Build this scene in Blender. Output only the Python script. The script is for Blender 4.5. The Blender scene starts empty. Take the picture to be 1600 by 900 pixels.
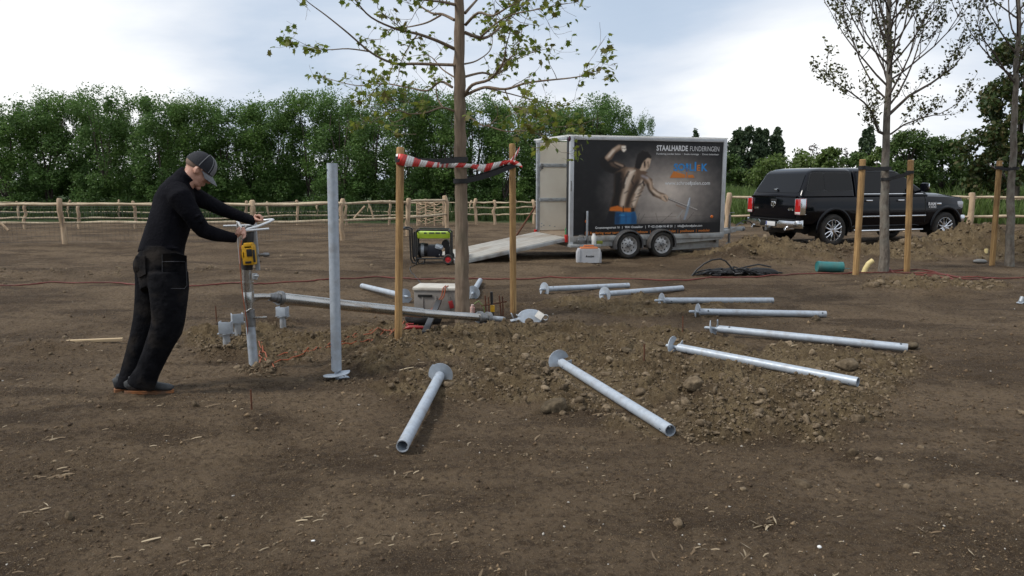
import bpy, bmesh, math, random
import numpy as np
from mathutils import Vector, Matrix, Euler, Quaternion
R = math.radians
random.seed(7)
S = bpy.context.scene
COL = S.collection

# ------------------------------------------------------------------ camera
CAM_H, FPX, HORIZ = 1.6, 1200.0, 280.0
PITCH = math.atan((450 - HORIZ) / FPX)
cam_d = bpy.data.cameras.new("camera")
cam_d.sensor_width = 36.0
cam_d.lens = FPX / 1600 * 36.0
cam_d.clip_start, cam_d.clip_end = 0.05, 6000
cam = bpy.data.objects.new("camera", cam_d)
COL.objects.link(cam)
cam.location = (0, 0, CAM_H)
cam.rotation_euler = (math.pi / 2 - PITCH, 0, 0)
S.camera = cam

# ------------------------------------------------------------------ light
SUN_DIR = Vector((-0.60, -0.20, 0.72)).normalized()
SUN_EL = math.asin(SUN_DIR.z)
SUN_AZ = math.atan2(SUN_DIR.x, SUN_DIR.y)
sun_d = bpy.data.lights.new("sun", 'SUN')
sun_d.energy = 2.1
sun_d.angle = R(10)
sun_d.color = (1.0, 0.96, 0.90)
sun = bpy.data.objects.new("sun", sun_d)
COL.objects.link(sun)
sun.rotation_euler = SUN_DIR.to_track_quat('Z', 'Y').to_euler()

W = bpy.data.worlds.new("World")
S.world = W
W.use_nodes = True
nt = W.node_tree
nt.nodes.clear()


def wn(t, **k):
    n = nt.nodes.new(t)
    for a, b in k.items():
        setattr(n, a, b)
    return n


def wl(a, b):
    nt.links.new(a, b)


def wmath(op, a, b=None, c=None):
    n = wn('ShaderNodeMath', operation=op)
    for i, x in enumerate((a, b, c)):
        if x is None:
            continue
        if isinstance(x, (int, float)):
            n.inputs[i].default_value = x
        else:
            wl(x, n.inputs[i])
    return n.outputs[0]


sky = wn('ShaderNodeTexSky', sky_type='NISHITA', sun_disc=False, sun_elevation=SUN_EL, sun_rotation=SUN_AZ)
sky.air_density, sky.dust_density = 1.0, 1.5
tc = wn('ShaderNodeTexCoord')
sx = wn('ShaderNodeSeparateXYZ')
wl(tc.outputs['Generated'], sx.inputs[0])
zc = wmath('ADD', wmath('MAXIMUM', sx.outputs[2], 0.0), 0.16)
cb = wn('ShaderNodeCombineXYZ')
wl(wmath('DIVIDE', sx.outputs[0], zc), cb.inputs[0])
wl(wmath('DIVIDE', sx.outputs[1], zc), cb.inputs[1])
cb.inputs[2].default_value = 3.7
n1 = wn('ShaderNodeTexNoise')
n1.inputs['Scale'].default_value = 0.62
n1.inputs['Detail'].default_value = 7
n1.inputs['Roughness'].default_value = 0.52
n1.inputs['Distortion'].default_value = 0.25
wl(cb.outputs[0], n1.inputs['Vector'])


def dirbump(d, k):
    """soft cloud mass round a sky direction (part of the cloud cover itself)"""
    d = Vector(d).normalized()
    v = wn('ShaderNodeVectorMath', operation='DOT_PRODUCT')
    wl(tc.outputs['Generated'], v.inputs[0])
    v.inputs[1].default_value = d
    return wmath('POWER', wmath('MAXIMUM', v.outputs['Value'], 0.0), k)


dens = wmath('ADD', n1.outputs['Fac'], wmath('MULTIPLY', dirbump((-0.66, 1, 0.13), 60), 0.33))
dens = wmath('ADD', dens, wmath('MULTIPLY', dirbump((0.36, 1, 0.05), 110), 0.40))
dens = wmath('ADD', dens, wmath('MULTIPLY', dirbump((0.21, 1, 0.25), 160), -0.20))
dens = wmath('ADD', dens, wmath('MULTIPLY', dirbump((-0.30, 1, 0.15), 200), -0.14))
rp = wn('ShaderNodeValToRGB')
rp.color_ramp.elements[0].position = 0.36
rp.color_ramp.elements[0].color = (4.6, 5.4, 6.55, 1)
rp.color_ramp.elements[1].position = 0.72
rp.color_ramp.elements[1].color = (8.6, 8.7, 8.75, 1)
e = rp.color_ramp.elements.new(0.52)
e.color = (6.0, 6.5, 7.25, 1)
wl(dens, rp.inputs[0])
cov = wn('ShaderNodeMapRange')
cov.inputs['From Min'].default_value = 0.22
cov.inputs['From Max'].default_value = 0.46
cov.inputs['To Min'].default_value = 0.62
cov.inputs['To Max'].default_value = 1.0
wl(dens, cov.inputs['Value'])
mx = wn('ShaderNodeMix', data_type='RGBA')
wl(cov.outputs[0], mx.inputs[0])
wl(sky.outputs[0], mx.inputs[6])
wl(rp.outputs[0], mx.inputs[7])
bg = wn('ShaderNodeBackground')
bg.inputs['Strength'].default_value = 0.1
wl(mx.outputs[2], bg.inputs['Color'])
wo = wn('ShaderNodeOutputWorld')
wl(bg.outputs[0], wo.inputs['Surface'])

S.view_settings.view_transform = 'Standard'
S.view_settings.look = 'None'
S.view_settings.exposure = 0.36
S.view_settings.gamma = 1.0
S.view_settings.use_curve_mapping = False

# ------------------------------------------------------------------ noise
_rs = np.random.RandomState(11)
_perm = _rs.permutation(256)
_perm = np.concatenate([_perm, _perm, _perm])
_ga = _rs.uniform(0, 2 * np.pi, 256)
_gx, _gy = np.cos(_ga), np.sin(_ga)


def pn(x, y):
    xi = np.floor(x).astype(np.int64)
    yi = np.floor(y).astype(np.int64)
    fx, fy = x - xi, y - yi
    xi &= 255
    yi &= 255
    u = fx * fx * fx * (fx * (fx * 6 - 15) + 10)
    w = fy * fy * fy * (fy * (fy * 6 - 15) + 10)

    def g(ix, iy, dx, dy):
        h = _perm[_perm[ix & 255] + (iy & 255)]
        return _gx[h] * dx + _gy[h] * dy
    a = g(xi, yi, fx, fy)
    b = g(xi + 1, yi, fx - 1, fy)
    c = g(xi, yi + 1, fx, fy - 1)
    d = g(xi + 1, yi + 1, fx - 1, fy - 1)
    return 1.5 * ((a * (1 - u) + b * u) * (1 - w) + (c * (1 - u) + d * u) * w)


def fbm(x, y, o=4, gain=0.5):
    s, a, f = 0, 1.0, 1.0
    for i in range(o):
        s = s + a * pn(x * f + 17.3 * i, y * f - 9.1 * i)
        a *= gain
        f *= 2.03
    return s


def sm(e0, e1, x):
    t = np.clip((x - e0) / (e1 - e0), 0, 1)
    return t * t * (3 - 2 * t)


# ------------------------------------------------------------------ pixel <-> place
_fw = Vector((0, math.cos(PITCH), -math.sin(PITCH)))
_up = Vector((0, math.sin(PITCH), math.cos(PITCH)))
CAMP = Vector((0, 0, CAM_H))


def ray(u, v):
    return Vector((1, 0, 0)) * ((u - 800) / FPX) + _up * ((450 - v) / FPX) + _fw


def P(u, v, Y):
    d = ray(u, v)
    return CAMP + d * (Y / d.y)


def G0(u, v, z=0.0):
    d = ray(u, v)
    return CAMP + d * ((z - CAM_H) / d.z)


# ------------------------------------------------------------------ ground form
# (x, y, rx, ry, height): heaps of spoil
def _heap(u, v, rx, ry, h):
    g = G0(u, v)
    return (g.x, g.y, rx, ry, h)


HEAPS = [_heap(1190, 404, 0.95, 0.75, 0.30), _heap(1140, 410, 0.6, 0.45, 0.14), _heap(1262, 405, 0.8, 0.6, 0.13),
         _heap(1345, 402, 0.9, 0.7, 0.20), _heap(1425, 399, 0.9, 0.7, 0.23), _heap(1492, 396, 0.7, 0.7, 0.34),
         _heap(1560, 398, 0.9, 0.9, 0.30), _heap(1640, 396, 1.2, 0.9, 0.40),
         _heap(1440, 445, 0.9, 0.35, 0.10), _heap(1480, 460, 0.6, 0.25, 0.08), _heap(1020, 418, 0.15, 0.13, 0.1),
         _heap(1200, 640, 0.7, 0.33, 0.06), _heap(1100, 660, 0.5, 0.25, 0.05), _heap(1290, 590, 0.35, 0.25, 0.07),
         _heap(760, 524, 0.75, 0.30, 0.075), _heap(650, 545, 0.45, 0.25, 0.05), _heap(890, 520, 0.5, 0.3, 0.03),
         _heap(1100, 600, 0.6, 0.3, 0.04), _heap(960, 610, 0.5, 0.3, 0.04), _heap(1310, 530, 0.4, 0.2, 0.07),
         _heap(990, 470, 0.35, 0.16, 0.06), _heap(700, 590, 0.5, 0.3, 0.05),
         _heap(415, 583, 0.22, 0.10, 0.07), _heap(345, 556, 0.28, 0.13, 0.05), _heap(375, 523, 0.25, 0.13, 0.04), _heap(440, 506, 0.33, 0.14, 0.05),
         _heap(40, 430, 2.2, 0.6, 0.05), _heap(60, 545, 0.8, 0.3, 0.06), _heap(320, 425, 1.5, 0.4, 0.05)]


PILE_LINES = []


def zone(u, v, rx, ry):
    g = G0(u, v)
    return (g.x, g.y, rx, ry)


CLAY = [zone(960, 575, 2.0, 1.7), zone(1150, 590, 1.5, 1.2), zone(740, 545, 1.6, 1.2), zone(1290, 570, 0.8, 0.8), zone(1130, 660, 1.0, 0.45),
        zone(1190, 402, 1.6, 1.2), zone(1345, 400, 2.0, 1.1), zone(1490, 396, 1.6, 1.3), zone(1620, 400, 2.0, 1.4), zone(490, 540, 1.3, 0.8),
        zone(400, 540, 0.8, 0.6), zone(1440, 450, 1.5, 0.5), zone(980, 480, 1.6, 0.7)]


def clay_mask(x, y):
    m = np.zeros_like(x)
    n = 0.55 * fbm(x * 1.1, y * 1.1, 3)
    for cx, cy, rx, ry in CLAY:
        d = np.sqrt(((x - cx) / rx) ** 2 + ((y - cy) / ry) ** 2) + n
        m = np.maximum(m, 1 - sm(0.62, 1.15, d))
    return m


def heaps(x, y):
    z = np.zeros_like(x)
    for cx, cy, rx, ry, h in HEAPS:
        d2 = ((x - cx) / rx) ** 2 + ((y - cy) / ry) ** 2
        z = z + h * np.exp(-d2 * 1.3)
    return z


def hgt(x, y, fine=True):
    x = np.asarray(x, dtype=np.float64)
    y = np.asarray(y, dtype=np.float64)
    near = 1 - sm(28, 60, np.abs(y))
    hp = heaps(x, y)
    cm = clay_mask(x, y)
    z = 0.035 * fbm(x * 0.35, y * 0.35, 3) * near
    z = z + 0.012 * fbm(x * 0.55 + 0.2 * y, y * 3.4, 3) * near * (1 - cm) * sm(2.5, 6, y)
    z = z + hp * (1 + 0.5 * fbm(x * 2.2, y * 2.2, 3))
    k = np.clip(cm + 2.5 * hp, 0, 1.3)
    bil = np.abs(pn(x * 3.3, y * 3.3)) + 0.55 * np.abs(pn(x * 7.1 + 5, y * 7.1)) + 0.32 * np.abs(pn(x * 15.3, y * 15.3 + 3))
    k2 = np.clip(cm + 3.5 * hp, 0, 1.6)
    z = z + k2 * 0.085 * (bil - 0.28) * near
    if fine:
        z = z + near * (0.013 * fbm(x * 2.6, y * 2.6, 3) + (0.012 + 0.045 * k) * np.abs(pn(x * 9.7, y * 9.7)) + (0.010 + 0.034 * k) * np.abs(pn(x * 18.3, y * 18.3 + 7)) * (0.6 + 0.8 * pn(x * 0.9, y * 0.9)) + (0.0065 + 0.012 * k) * fbm(x * 27, y * 27, 2))
    for (ax, ay, az), (bx, by, bz) in PILE_LINES:      # the tubes press a bed into the loose soil
        dx, dy = bx - ax, by - ay
        t = np.clip(((x - ax) * dx + (y - ay) * dy) / (dx * dx + dy * dy), -0.02, 1.04)
        d = np.hypot(x - ax - t * dx, y - ay - t * dy)
        lim = az + (bz - az) * t - 0.038 + np.maximum(0, d - 0.10) * 0.5
        z = np.where(d < 0.3, np.minimum(z, lim), z)
    return z


def gz(x, y):
    return float(hgt(np.array([x]), np.array([y]))[0])


def G(u, v, lift=0.0):
    """ground point seen at a picture position"""
    z = 0.0
    for _ in range(5):
        p = G0(u, v, z)
        z = gz(p.x, p.y)
    return Vector((p.x, p.y, z + lift))


PILES = [  # helix end, open end, roll, label
    ((691, 594), (629, 709), 2.2, 'tube nearest the worker, lying with its open end towards the camera'),
    ((867, 573), (1047, 684), 0.6, 'tube lying diagonally in the middle foreground, open end at its right'),
    ((1040, 551), (1340, 606), 1.5, 'sloping tube on the clay heap with a bolt hole near its right end'),
    ((1100, 522), (1418, 551), 3.1, 'longest reaching tube whose far right end lies on bare soil'),
    ((1076, 496), (1290, 497), 4.2, 'level tube with clods against its right end, second from the back at right'),
    ((1022, 478), (1200, 475), 5.0, 'thin looking level tube at the back right with a hole at its end'),
    ((937, 468), (1027, 458), 0.2, 'short looking tube pointing away, behind the clay heap'),
    ((843, 460), (912, 454), 1.1, 'tube lying just right of the right stake, screw plate facing the camera'),
    ((738, 467), (749, 445), 2.0, 'tube lying behind the tree trunk, pointing away'),
    ((637, 472), (592, 458), 0.9, 'tube lying behind the left stake, pointing away to the left')]


def _coarse(x, y):
    return float(heaps(np.array([x]), np.array([y]))[0]) * 0.6


_pl = []
for _a, _c, _r, _l in PILES:
    _q = []
    for (_u, _v), _lift in ((_a, 0.070), (_c, 0.046)):
        z = 0.0
        for _ in range(5):
            p = G0(_u, _v, z)
            z = _coarse(p.x, p.y)
        _q.append((p.x, p.y, z + _lift))
    _pl.append(tuple(_q))
PILE_LINES += _pl
# ------------------------------------------------------------------ materials
MATS = {}


def nmat(name):
    m = bpy.data.materials.new(name)
    m.use_nodes = True
    t = m.node_tree
    b = t.nodes['Principled BSDF']
    return m, t, b


def mat(name, col, rough=0.7, metal=0.0, col2=None, vs=6.0, stretch=(1, 1, 1), bump=0.0, bs=40.0, spec=0.5, coat=0.0, detail=4, lo=0.35, hi=0.65, trans=0.0, dirt=None, dirt_amt=0.5, rvar=0.0):
    m, t, b = nmat(name)
    b.inputs['Roughness'].default_value = rough
    b.inputs['Metallic'].default_value = metal
    b.inputs['Specular IOR Level'].default_value = spec
    b.inputs['Coat Weight'].default_value = coat
    b.inputs['Coat Roughness'].default_value = 0.04
    c4 = tuple(col) + (1,)
    b.inputs['Base Color'].default_value = c4
    tc = t.nodes.new('ShaderNodeTexCoord')
    mp = t.nodes.new('ShaderNodeMapping')
    mp.inputs['Scale'].default_value = stretch
    t.links.new(tc.outputs['Object'], mp.inputs['Vector'])
    out = None
    if col2 is not None:
        n = t.nodes.new('ShaderNodeTexNoise')
        n.inputs['Scale'].default_value = vs
        n.inputs['Detail'].default_value = detail
        n.inputs['Roughness'].default_value = 0.6
        t.links.new(mp.outputs[0], n.inputs['Vector'])
        r = t.nodes.new('ShaderNodeValToRGB')
        r.color_ramp.elements[0].position = lo
        r.color_ramp.elements[0].color = c4
        r.color_ramp.elements[1].position = hi
        r.color_ramp.elements[1].color = tuple(col2) + (1,)
        t.links.new(n.outputs['Fac'], r.inputs[0])
        out = r.outputs[0]
    if dirt is not None:
        n = t.nodes.new('ShaderNodeTexNoise')
        n.inputs['Scale'].default_value = vs * 0.6
        n.inputs['Detail'].default_value = 6
        t.links.new(tc.outputs['Object'], n.inputs['Vector'])
        r = t.nodes.new('ShaderNodeMapRange')
        r.inputs['From Min'].default_value = 0.48
        r.inputs['From Max'].default_value = 0.72
        r.inputs['To Max'].default_value = dirt_amt
        t.links.new(n.outputs['Fac'], r.inputs['Value'])
        x = t.nodes.new('ShaderNodeMix')
        x.data_type = 'RGBA'
        t.links.new(r.outputs[0], x.inputs[0])
        if out is not None:
            t.links.new(out, x.inputs[6])
        else:
            x.inputs[6].default_value = c4
        x.inputs[7].default_value = tuple(dirt) + (1,)
        out = x.outputs[2]
    if out is not None:
        t.links.new(out, b.inputs['Base Color'])
    if rvar:
        n = t.nodes.new('ShaderNodeTexNoise')
        n.inputs['Scale'].default_value = vs * 1.7
        n.inputs['Detail'].default_value = 5
        t.links.new(mp.outputs[0], n.inputs['Vector'])
        r = t.nodes.new('ShaderNodeMapRange')
        r.inputs['From Min'].default_value = 0.3
        r.inputs['From Max'].default_value = 0.7
        r.inputs['To Min'].default_value = max(0, rough - rvar)
        r.inputs['To Max'].default_value = min(1, rough + rvar)
        t.links.new(n.outputs['Fac'], r.inputs['Value'])
        t.links.new(r.outputs[0], b.inputs['Roughness'])
    if bump:
        n = t.nodes.new('ShaderNodeTexNoise')
        n.inputs['Scale'].default_value = bs
        n.inputs['Detail'].default_value = 5
        t.links.new(mp.outputs[0], n.inputs['Vector'])
        bp = t.nodes.new('ShaderNodeBump')
        bp.inputs['Strength'].default_value = bump
        bp.inputs['Distance'].default_value = 0.02
        t.links.new(n.outputs['Fac'], bp.inputs['Height'])
        t.links.new(bp.outputs[0], b.inputs['Normal'])
    if trans:
        tr = t.nodes.new('ShaderNodeBsdfTranslucent')
        if out is not None:
            t.links.new(out, tr.inputs['Color'])
        else:
            tr.inputs['Color'].default_value = c4
        ms = t.nodes.new('ShaderNodeMixShader')
        ms.inputs[0].default_value = trans
        o = t.nodes['Material Output']
        t.links.new(b.outputs[0], ms.inputs[1])
        t.links.new(tr.outputs[0], ms.inputs[2])
        t.links.new(ms.outputs[0], o.inputs['Surface'])
    MATS[name] = m
    return m


def leafmat(name, c1, c2, c3, trans=0.3, rough=0.55):
    """leaf colour varies leaf by leaf (random per island)"""
    m, t, b = nmat(name)
    g = t.nodes.new('ShaderNodeNewGeometry')
    r = t.nodes.new('ShaderNodeValToRGB')
    r.color_ramp.elements[0].color = tuple(c1) + (1,)
    r.color_ramp.elements[1].color = tuple(c3) + (1,)
    e = r.color_ramp.elements.new(0.5)
    e.color = tuple(c2) + (1,)
    t.links.new(g.outputs['Random Per Island'], r.inputs[0])
    t.links.new(r.outputs[0], b.inputs['Base Color'])
    b.inputs['Roughness'].default_value = rough
    b.inputs['Specular IOR Level'].default_value = 0.35
    tr = t.nodes.new('ShaderNodeBsdfTranslucent')
    t.links.new(r.outputs[0], tr.inputs['Color'])
    ms = t.nodes.new('ShaderNodeMixShader')
    ms.inputs[0].default_value = trans
    t.links.new(b.outputs[0], ms.inputs[1])
    t.links.new(tr.outputs[0], ms.inputs[2])
    t.links.new(ms.outputs[0], t.nodes['Material Output'].inputs['Surface'])
    return m


# ------------------------------------------------------------------ objects
def tag(o, label=None, cat=None, group=None, kind=None):
    if label:
        o['label'] = label
    if cat:
        o['category'] = cat
    if group:
        o['group'] = group
    if kind:
        o['kind'] = kind
    return o


def empty(name, loc, rz=0.0, label=None, cat=None, group=None):
    o = bpy.data.objects.new(name, None)
    o.empty_display_size = 0.1
    o.location = loc
    o.rotation_euler = (0, 0, rz)
    COL.objects.link(o)
    return tag(o, label, cat, group)


def link_mesh(name, me, m, parent=None, loc=None):
    o = bpy.data.objects.new(name, me)
    COL.objects.link(o)
    if m is not None and not me.materials:
        for q in (m if isinstance(m, (list, tuple)) else [m]):
            me.materials.append(q)
    if parent is not None:
        o.parent = parent
    if loc is not None:
        o.location = loc
    return o


def np_mesh(name, V, F, smooth=False):
    V = np.asarray(V, dtype=np.float32)
    F = np.asarray(F, dtype=np.int32)
    me = bpy.data.meshes.new(name)
    n, k = F.shape
    me.vertices.add(len(V))
    me.vertices.foreach_set('co', V.ravel())
    me.loops.add(n * k)
    me.loops.foreach_set('vertex_index', F.ravel())
    me.polygons.add(n)
    me.polygons.foreach_set('loop_start', np.arange(0, n * k, k, dtype=np.int32))
    me.polygons.foreach_set('loop_total', np.full(n, k, dtype=np.int32))
    if smooth:
        me.polygons.foreach_set('use_smooth', np.ones(n, dtype=bool))
    me.update(calc_edges=True)
    me.validate()
    return me


def frame_of(d, ref=None):
    d = d.normalized()
    r = Vector(ref) if ref is not None else (Vector((0, 0, 1)) if abs(d.z) < 0.9 else Vector((1, 0, 0)))
    a = r - d * r.dot(d)
    if a.length < 1e-5:
        r = Vector((0, 1, 0.3))
        a = r - d * r.dot(d)
    a.normalize()
    return a, d.cross(a)


class MB:
    """collects shapes; build() links them as ONE mesh object"""

    def __init__(s):
        s.v, s.f, s.m = [], [], []
        s.cur = 0

    def add(s, vs, fs):
        b = len(s.v)
        s.v += [tuple(p) for p in vs]
        s.f += [tuple(b + i for i in f) for f in fs]
        s.m += [s.cur] * len(fs)
        return s

    def box(s, c, sz, M=None, bev=0.0):
        hx, hy, hz = sz[0] / 2, sz[1] / 2, sz[2] / 2
        c = Vector(c)
        if bev <= 0:
            vs = [Vector((x * hx, y * hy, z * hz)) for x in (-1, 1) for y in (-1, 1) for z in (-1, 1)]
            fs = [(0, 1, 3, 2), (4, 6, 7, 5), (0, 4, 5, 1), (2, 3, 7, 6), (0, 2, 6, 4), (1, 5, 7, 3)]
        else:
            bm = bmesh.new()
            bmesh.ops.create_cube(bm, size=1.0)
            for q in bm.verts:
                q.co = Vector((q.co.x * 2 * hx, q.co.y * 2 * hy, q.co.z * 2 * hz))
            bmesh.ops.bevel(bm, geom=bm.edges[:], offset=bev, segments=2, affect='EDGES', profile=0.6)
            bm.verts.index_update()
            vs = [q.co.copy() for q in bm.verts]
            fs = [[q.index for q in f.verts] for f in bm.faces]
            bm.free()
        if M is not None:
            vs = [M @ p for p in vs]
        return s.add([c + p for p in vs], fs)

    def tube(s, pts, rad, n=10, caps=True, ref=None, ell=None):
        """pts list, rad number or list (or (a,b) pairs: a along ref, b across)"""
        pts = [Vector(p) for p in pts]
        k = len(pts)
        if not isinstance(rad, (list, tuple)):
            rad = [rad] * k
        vs = []
        prev = None
        for i, p in enumerate(pts):
            d = (pts[min(i + 1, k - 1)] - pts[max(i - 1, 0)])
            if d.length < 1e-7:
                d = Vector((0, 0, 1))
            if ref is not None:
                a, b = frame_of(d, ref)
            elif prev is None:
                a, b = frame_of(d)
            else:
                a, b = frame_of(d, prev)
            prev = a
            r = rad[i]
            ra, rb = r if isinstance(r, (list, tuple)) else (r, r)
            for j in range(n):
                t = 2 * math.pi * j / n
                vs.append(p + a * (ra * math.cos(t)) + b * (rb * math.sin(t)))
        fs = []
        for i in range(k - 1):
            for j in range(n):
                j2 = (j + 1) % n
                fs.append((i * n + j, i * n + j2, (i + 1) * n + j2, (i + 1) * n + j))
        if caps:
            fs.append(tuple(reversed(range(n))))
            fs.append(tuple((k - 1) * n + j for j in range(n)))
        return s.add(vs, fs)

    def cyl(s, p0, p1, r0, r1=None, n=14, caps=True):
        return s.tube([p0, p1], [r0, r0 if r1 is None else r1], n, caps)

    def pipe(s, p0, p1, r, ri, n=24):
        """hollow pipe"""
        p0, p1 = Vector(p0), Vector(p1)
        a, b = frame_of(p1 - p0)
        vs = []
        for p, q in ((p0, r), (p1, r), (p1, ri), (p0, ri)):
            for j in range(n):
                t = 2 * math.pi * j / n
                vs.append(p + a * (q * math.cos(t)) + b * (q * math.sin(t)))
        fs = []
        for k in range(4):
            k2 = (k + 1) % 4
            for j in range(n):
                j2 = (j + 1) % n
                fs.append((k * n + j, k * n + j2, k2 * n + j2, k2 * n + j))
        return s.add(vs, fs)

    def lathe(s, prof, n=24, M=None):
        """prof list of (radius, height) spun about local z"""
        vs = []
        for r, z in prof:
            for j in range(n):
                t = 2 * math.pi * j / n
                vs.append(Vector((r * math.cos(t), r * math.sin(t), z)))
        if M is not None:
            vs = [M @ p for p in vs]
        fs = []
        for i in range(len(prof) - 1):
            for j in range(n):
                j2 = (j + 1) % n
                fs.append((i * n + j, i * n + j2, (i + 1) * n + j2, (i + 1) * n + j))
        return s.add(vs, fs)

    def ball(s, c, r, M=None, nu=16, nv=10):
        rx, ry, rz = r if isinstance(r, (list, tuple)) else (r, r, r)
        c = Vector(c)
        vs = [Vector((0, 0, rz))]
        for i in range(1, nv):
            ph = math.pi * i / nv
            for j in range(nu):
                th = 2 * math.pi * j / nu
                vs.append(Vector((rx * math.sin(ph) * math.cos(th), ry * math.sin(ph) * math.sin(th), rz * math.cos(ph))))
        vs.append(Vector((0, 0, -rz)))
        if M is not None:
            vs = [M @ p for p in vs]
        fs = []
        for j in range(nu):
            fs.append((0, 1 + j, 1 + (j + 1) % nu))
        for i in range(nv - 2):
            for j in range(nu):
                a = 1 + i * nu + j
                b = 1 + i * nu + (j + 1) % nu
                fs.append((a, a + nu, b + nu, b))
        e = len(vs) - 1
        for j in range(nu):
            fs.append((e, 1 + (nv - 2) * nu + (j + 1) % nu, 1 + (nv - 2) * nu + j))
        return s.add([c + p for p in vs], fs)

    def prism(s, poly, d, f):
        """poly: 2-D outline, f(a, b, h) -> 3-D point; extruded from h=0 to h=d"""
        n = len(poly)
        vs = [f(a, b, 0) for a, b in poly] + [f(a, b, d) for a, b in poly]
        fs = [tuple(reversed(range(n))), tuple(range(n, 2 * n))]
        for i in range(n):
            j = (i + 1) % n
            fs.append((i, j, n + j, n + i))
        return s.add(vs, fs)

    def mesh(s, name):
        me = bpy.data.meshes.new(name)
        me.from_pydata(s.v, [], s.f)
        me.update()
        bm = bmesh.new()
        bm.from_mesh(me)
        for f, i in zip(bm.faces, s.m):
            f.material_index = i
        bmesh.ops.recalc_face_normals(bm, faces=bm.faces)
        bm.to_mesh(me)
        bm.free()
        return me

    def build(s, name, m, parent=None, world=False, smooth=True, ang=38, loc=None):
        if world and parent is not None:
            mw = (Matrix.Translation(parent.location) @ parent.rotation_euler.to_matrix().to_4x4()).inverted()
            s.v = [tuple(mw @ Vector(p)) for p in s.v]
        me = s.mesh(name)
        if smooth:
            me.polygons.foreach_set('use_smooth', np.ones(len(me.polygons), dtype=bool))
            me.set_sharp_from_angle(angle=R(ang))
        return link_mesh(name, me, m, parent, loc)


def rrect(w, h, r, n=4):
    """rounded rectangle outline centred on 0"""
    pts = []
    for cx, cy, a0 in ((w / 2 - r, h / 2 - r, 0), (-w / 2 + r, h / 2 - r, 90), (-w / 2 + r, -h / 2 + r, 180), (w / 2 - r, -h / 2 + r, 270)):
        for i in range(n + 1):
            t = R(a0 + 90 * i / n)
            pts.append((cx + r * math.cos(t), cy + r * math.sin(t)))
    return pts


def rpoly(pts, r, n=4):
    """polygon with rounded corners"""
    out = []
    k = len(pts)
    for i in range(k):
        p = Vector(pts[i]).to_2d() if len(pts[i]) == 2 else Vector(pts[i])
        a, b = Vector(pts[i - 1]), Vector(pts[(i + 1) % k])
        da, db = (a - p), (b - p)
        ra = min(r, da.length * 0.45)
        rb = min(r, db.length * 0.45)
        s, e = p + da.normalized() * ra, p + db.normalized() * rb
        for j in range(n + 1):
            t = j / n
            q = s.lerp(p, t).lerp(p.lerp(e, t), t)
            out.append((q.x, q.y))
    return out


def bake(o):
    """apply the modifiers of o"""
    dg = bpy.context.evaluated_depsgraph_get()
    me = bpy.data.meshes.new_from_object(o.evaluated_get(dg))
    old = o.data
    o.modifiers.clear()
    o.data = me
    bpy.data.meshes.remove(old)
    return o


def cut(o, cutter):
    md = o.modifiers.new('cut', 'BOOLEAN')
    md.operation = 'DIFFERENCE'
    md.solver = 'EXACT'
    md.object = cutter
    bake(o)
    me = cutter.data
    bpy.data.objects.remove(cutter)
    bpy.data.meshes.remove(me)
    return o


def smooth_ang(o, ang=38):
    me = o.data
    me.polygons.foreach_set('use_smooth', np.ones(len(me.polygons), dtype=bool))
    me.set_sharp_from_angle(angle=R(ang))


def fuse(mb, name, m, parent, voxel=0.006, it=4, world=True, fac=0.5):
    """melts overlapping closed shapes into one continuous skin"""
    o = mb.build(name, m, parent, world=world, smooth=False)
    r = o.modifiers.new('r', 'REMESH')
    r.mode = 'VOXEL'
    r.voxel_size = voxel
    r.use_smooth_shade = True
    sm_ = o.modifiers.new('s', 'SMOOTH')
    sm_.iterations = it
    sm_.factor = fac
    mats = list(o.data.materials)
    bake(o)
    if not o.data.materials:
        for q in mats:
            o.data.materials.append(q)
    o.data.polygons.foreach_set('use_smooth', np.ones(len(o.data.polygons), dtype=bool))
    return o


def text_mesh(s, size, bold=0.0, xs=1.0, shear=0.0):
    cu = bpy.data.curves.new('txt', 'FONT')
    cu.body = s
    cu.size = size
    cu.offset = bold
    cu.shear = shear
    cu.resolution_u = 3
    cu.fill_mode = 'BOTH'
    o = bpy.data.objects.new('txt', cu)
    COL.objects.link(o)
    dg = bpy.context.evaluated_depsgraph_get()
    dg.update()
    me = bpy.data.meshes.new_from_object(o.evaluated_get(dg))
    bpy.data.objects.remove(o)
    bpy.data.curves.remove(cu)
    for v in me.vertices:
        v.co.x *= xs
    me.materials.clear()
    return me


def text_on(name, s, size, m, parent, M, width=None, bold=0.0, xs=1.0, shear=0.0):
    """flat lettering placed by matrix M (text x,y in its plane)"""
    me = text_mesh(s, size, bold, xs, shear)
    if width:
        w = max(v.co.x for v in me.vertices) - min(v.co.x for v in me.vertices)
        for v in me.vertices:
            v.co.x *= width / w
    me.transform(M)
    me.update()
    return link_mesh(name, me, m, parent)


def copy_thing(o, loc=None, rot=None, label=None, scale=None):
    c = o.copy()
    COL.objects.link(c)
    if loc is not None:
        c.location = loc
    if rot is not None:
        c.rotation_euler = rot
    if scale is not None:
        c.scale = scale
    if label:
        c['label'] = label
    for ch in o.children:
        d = ch.copy()
        COL.objects.link(d)
        d.parent = c
        for g in ch.children:
            k = g.copy()
            COL.objects.link(k)
            k.parent = d
    return c


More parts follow.
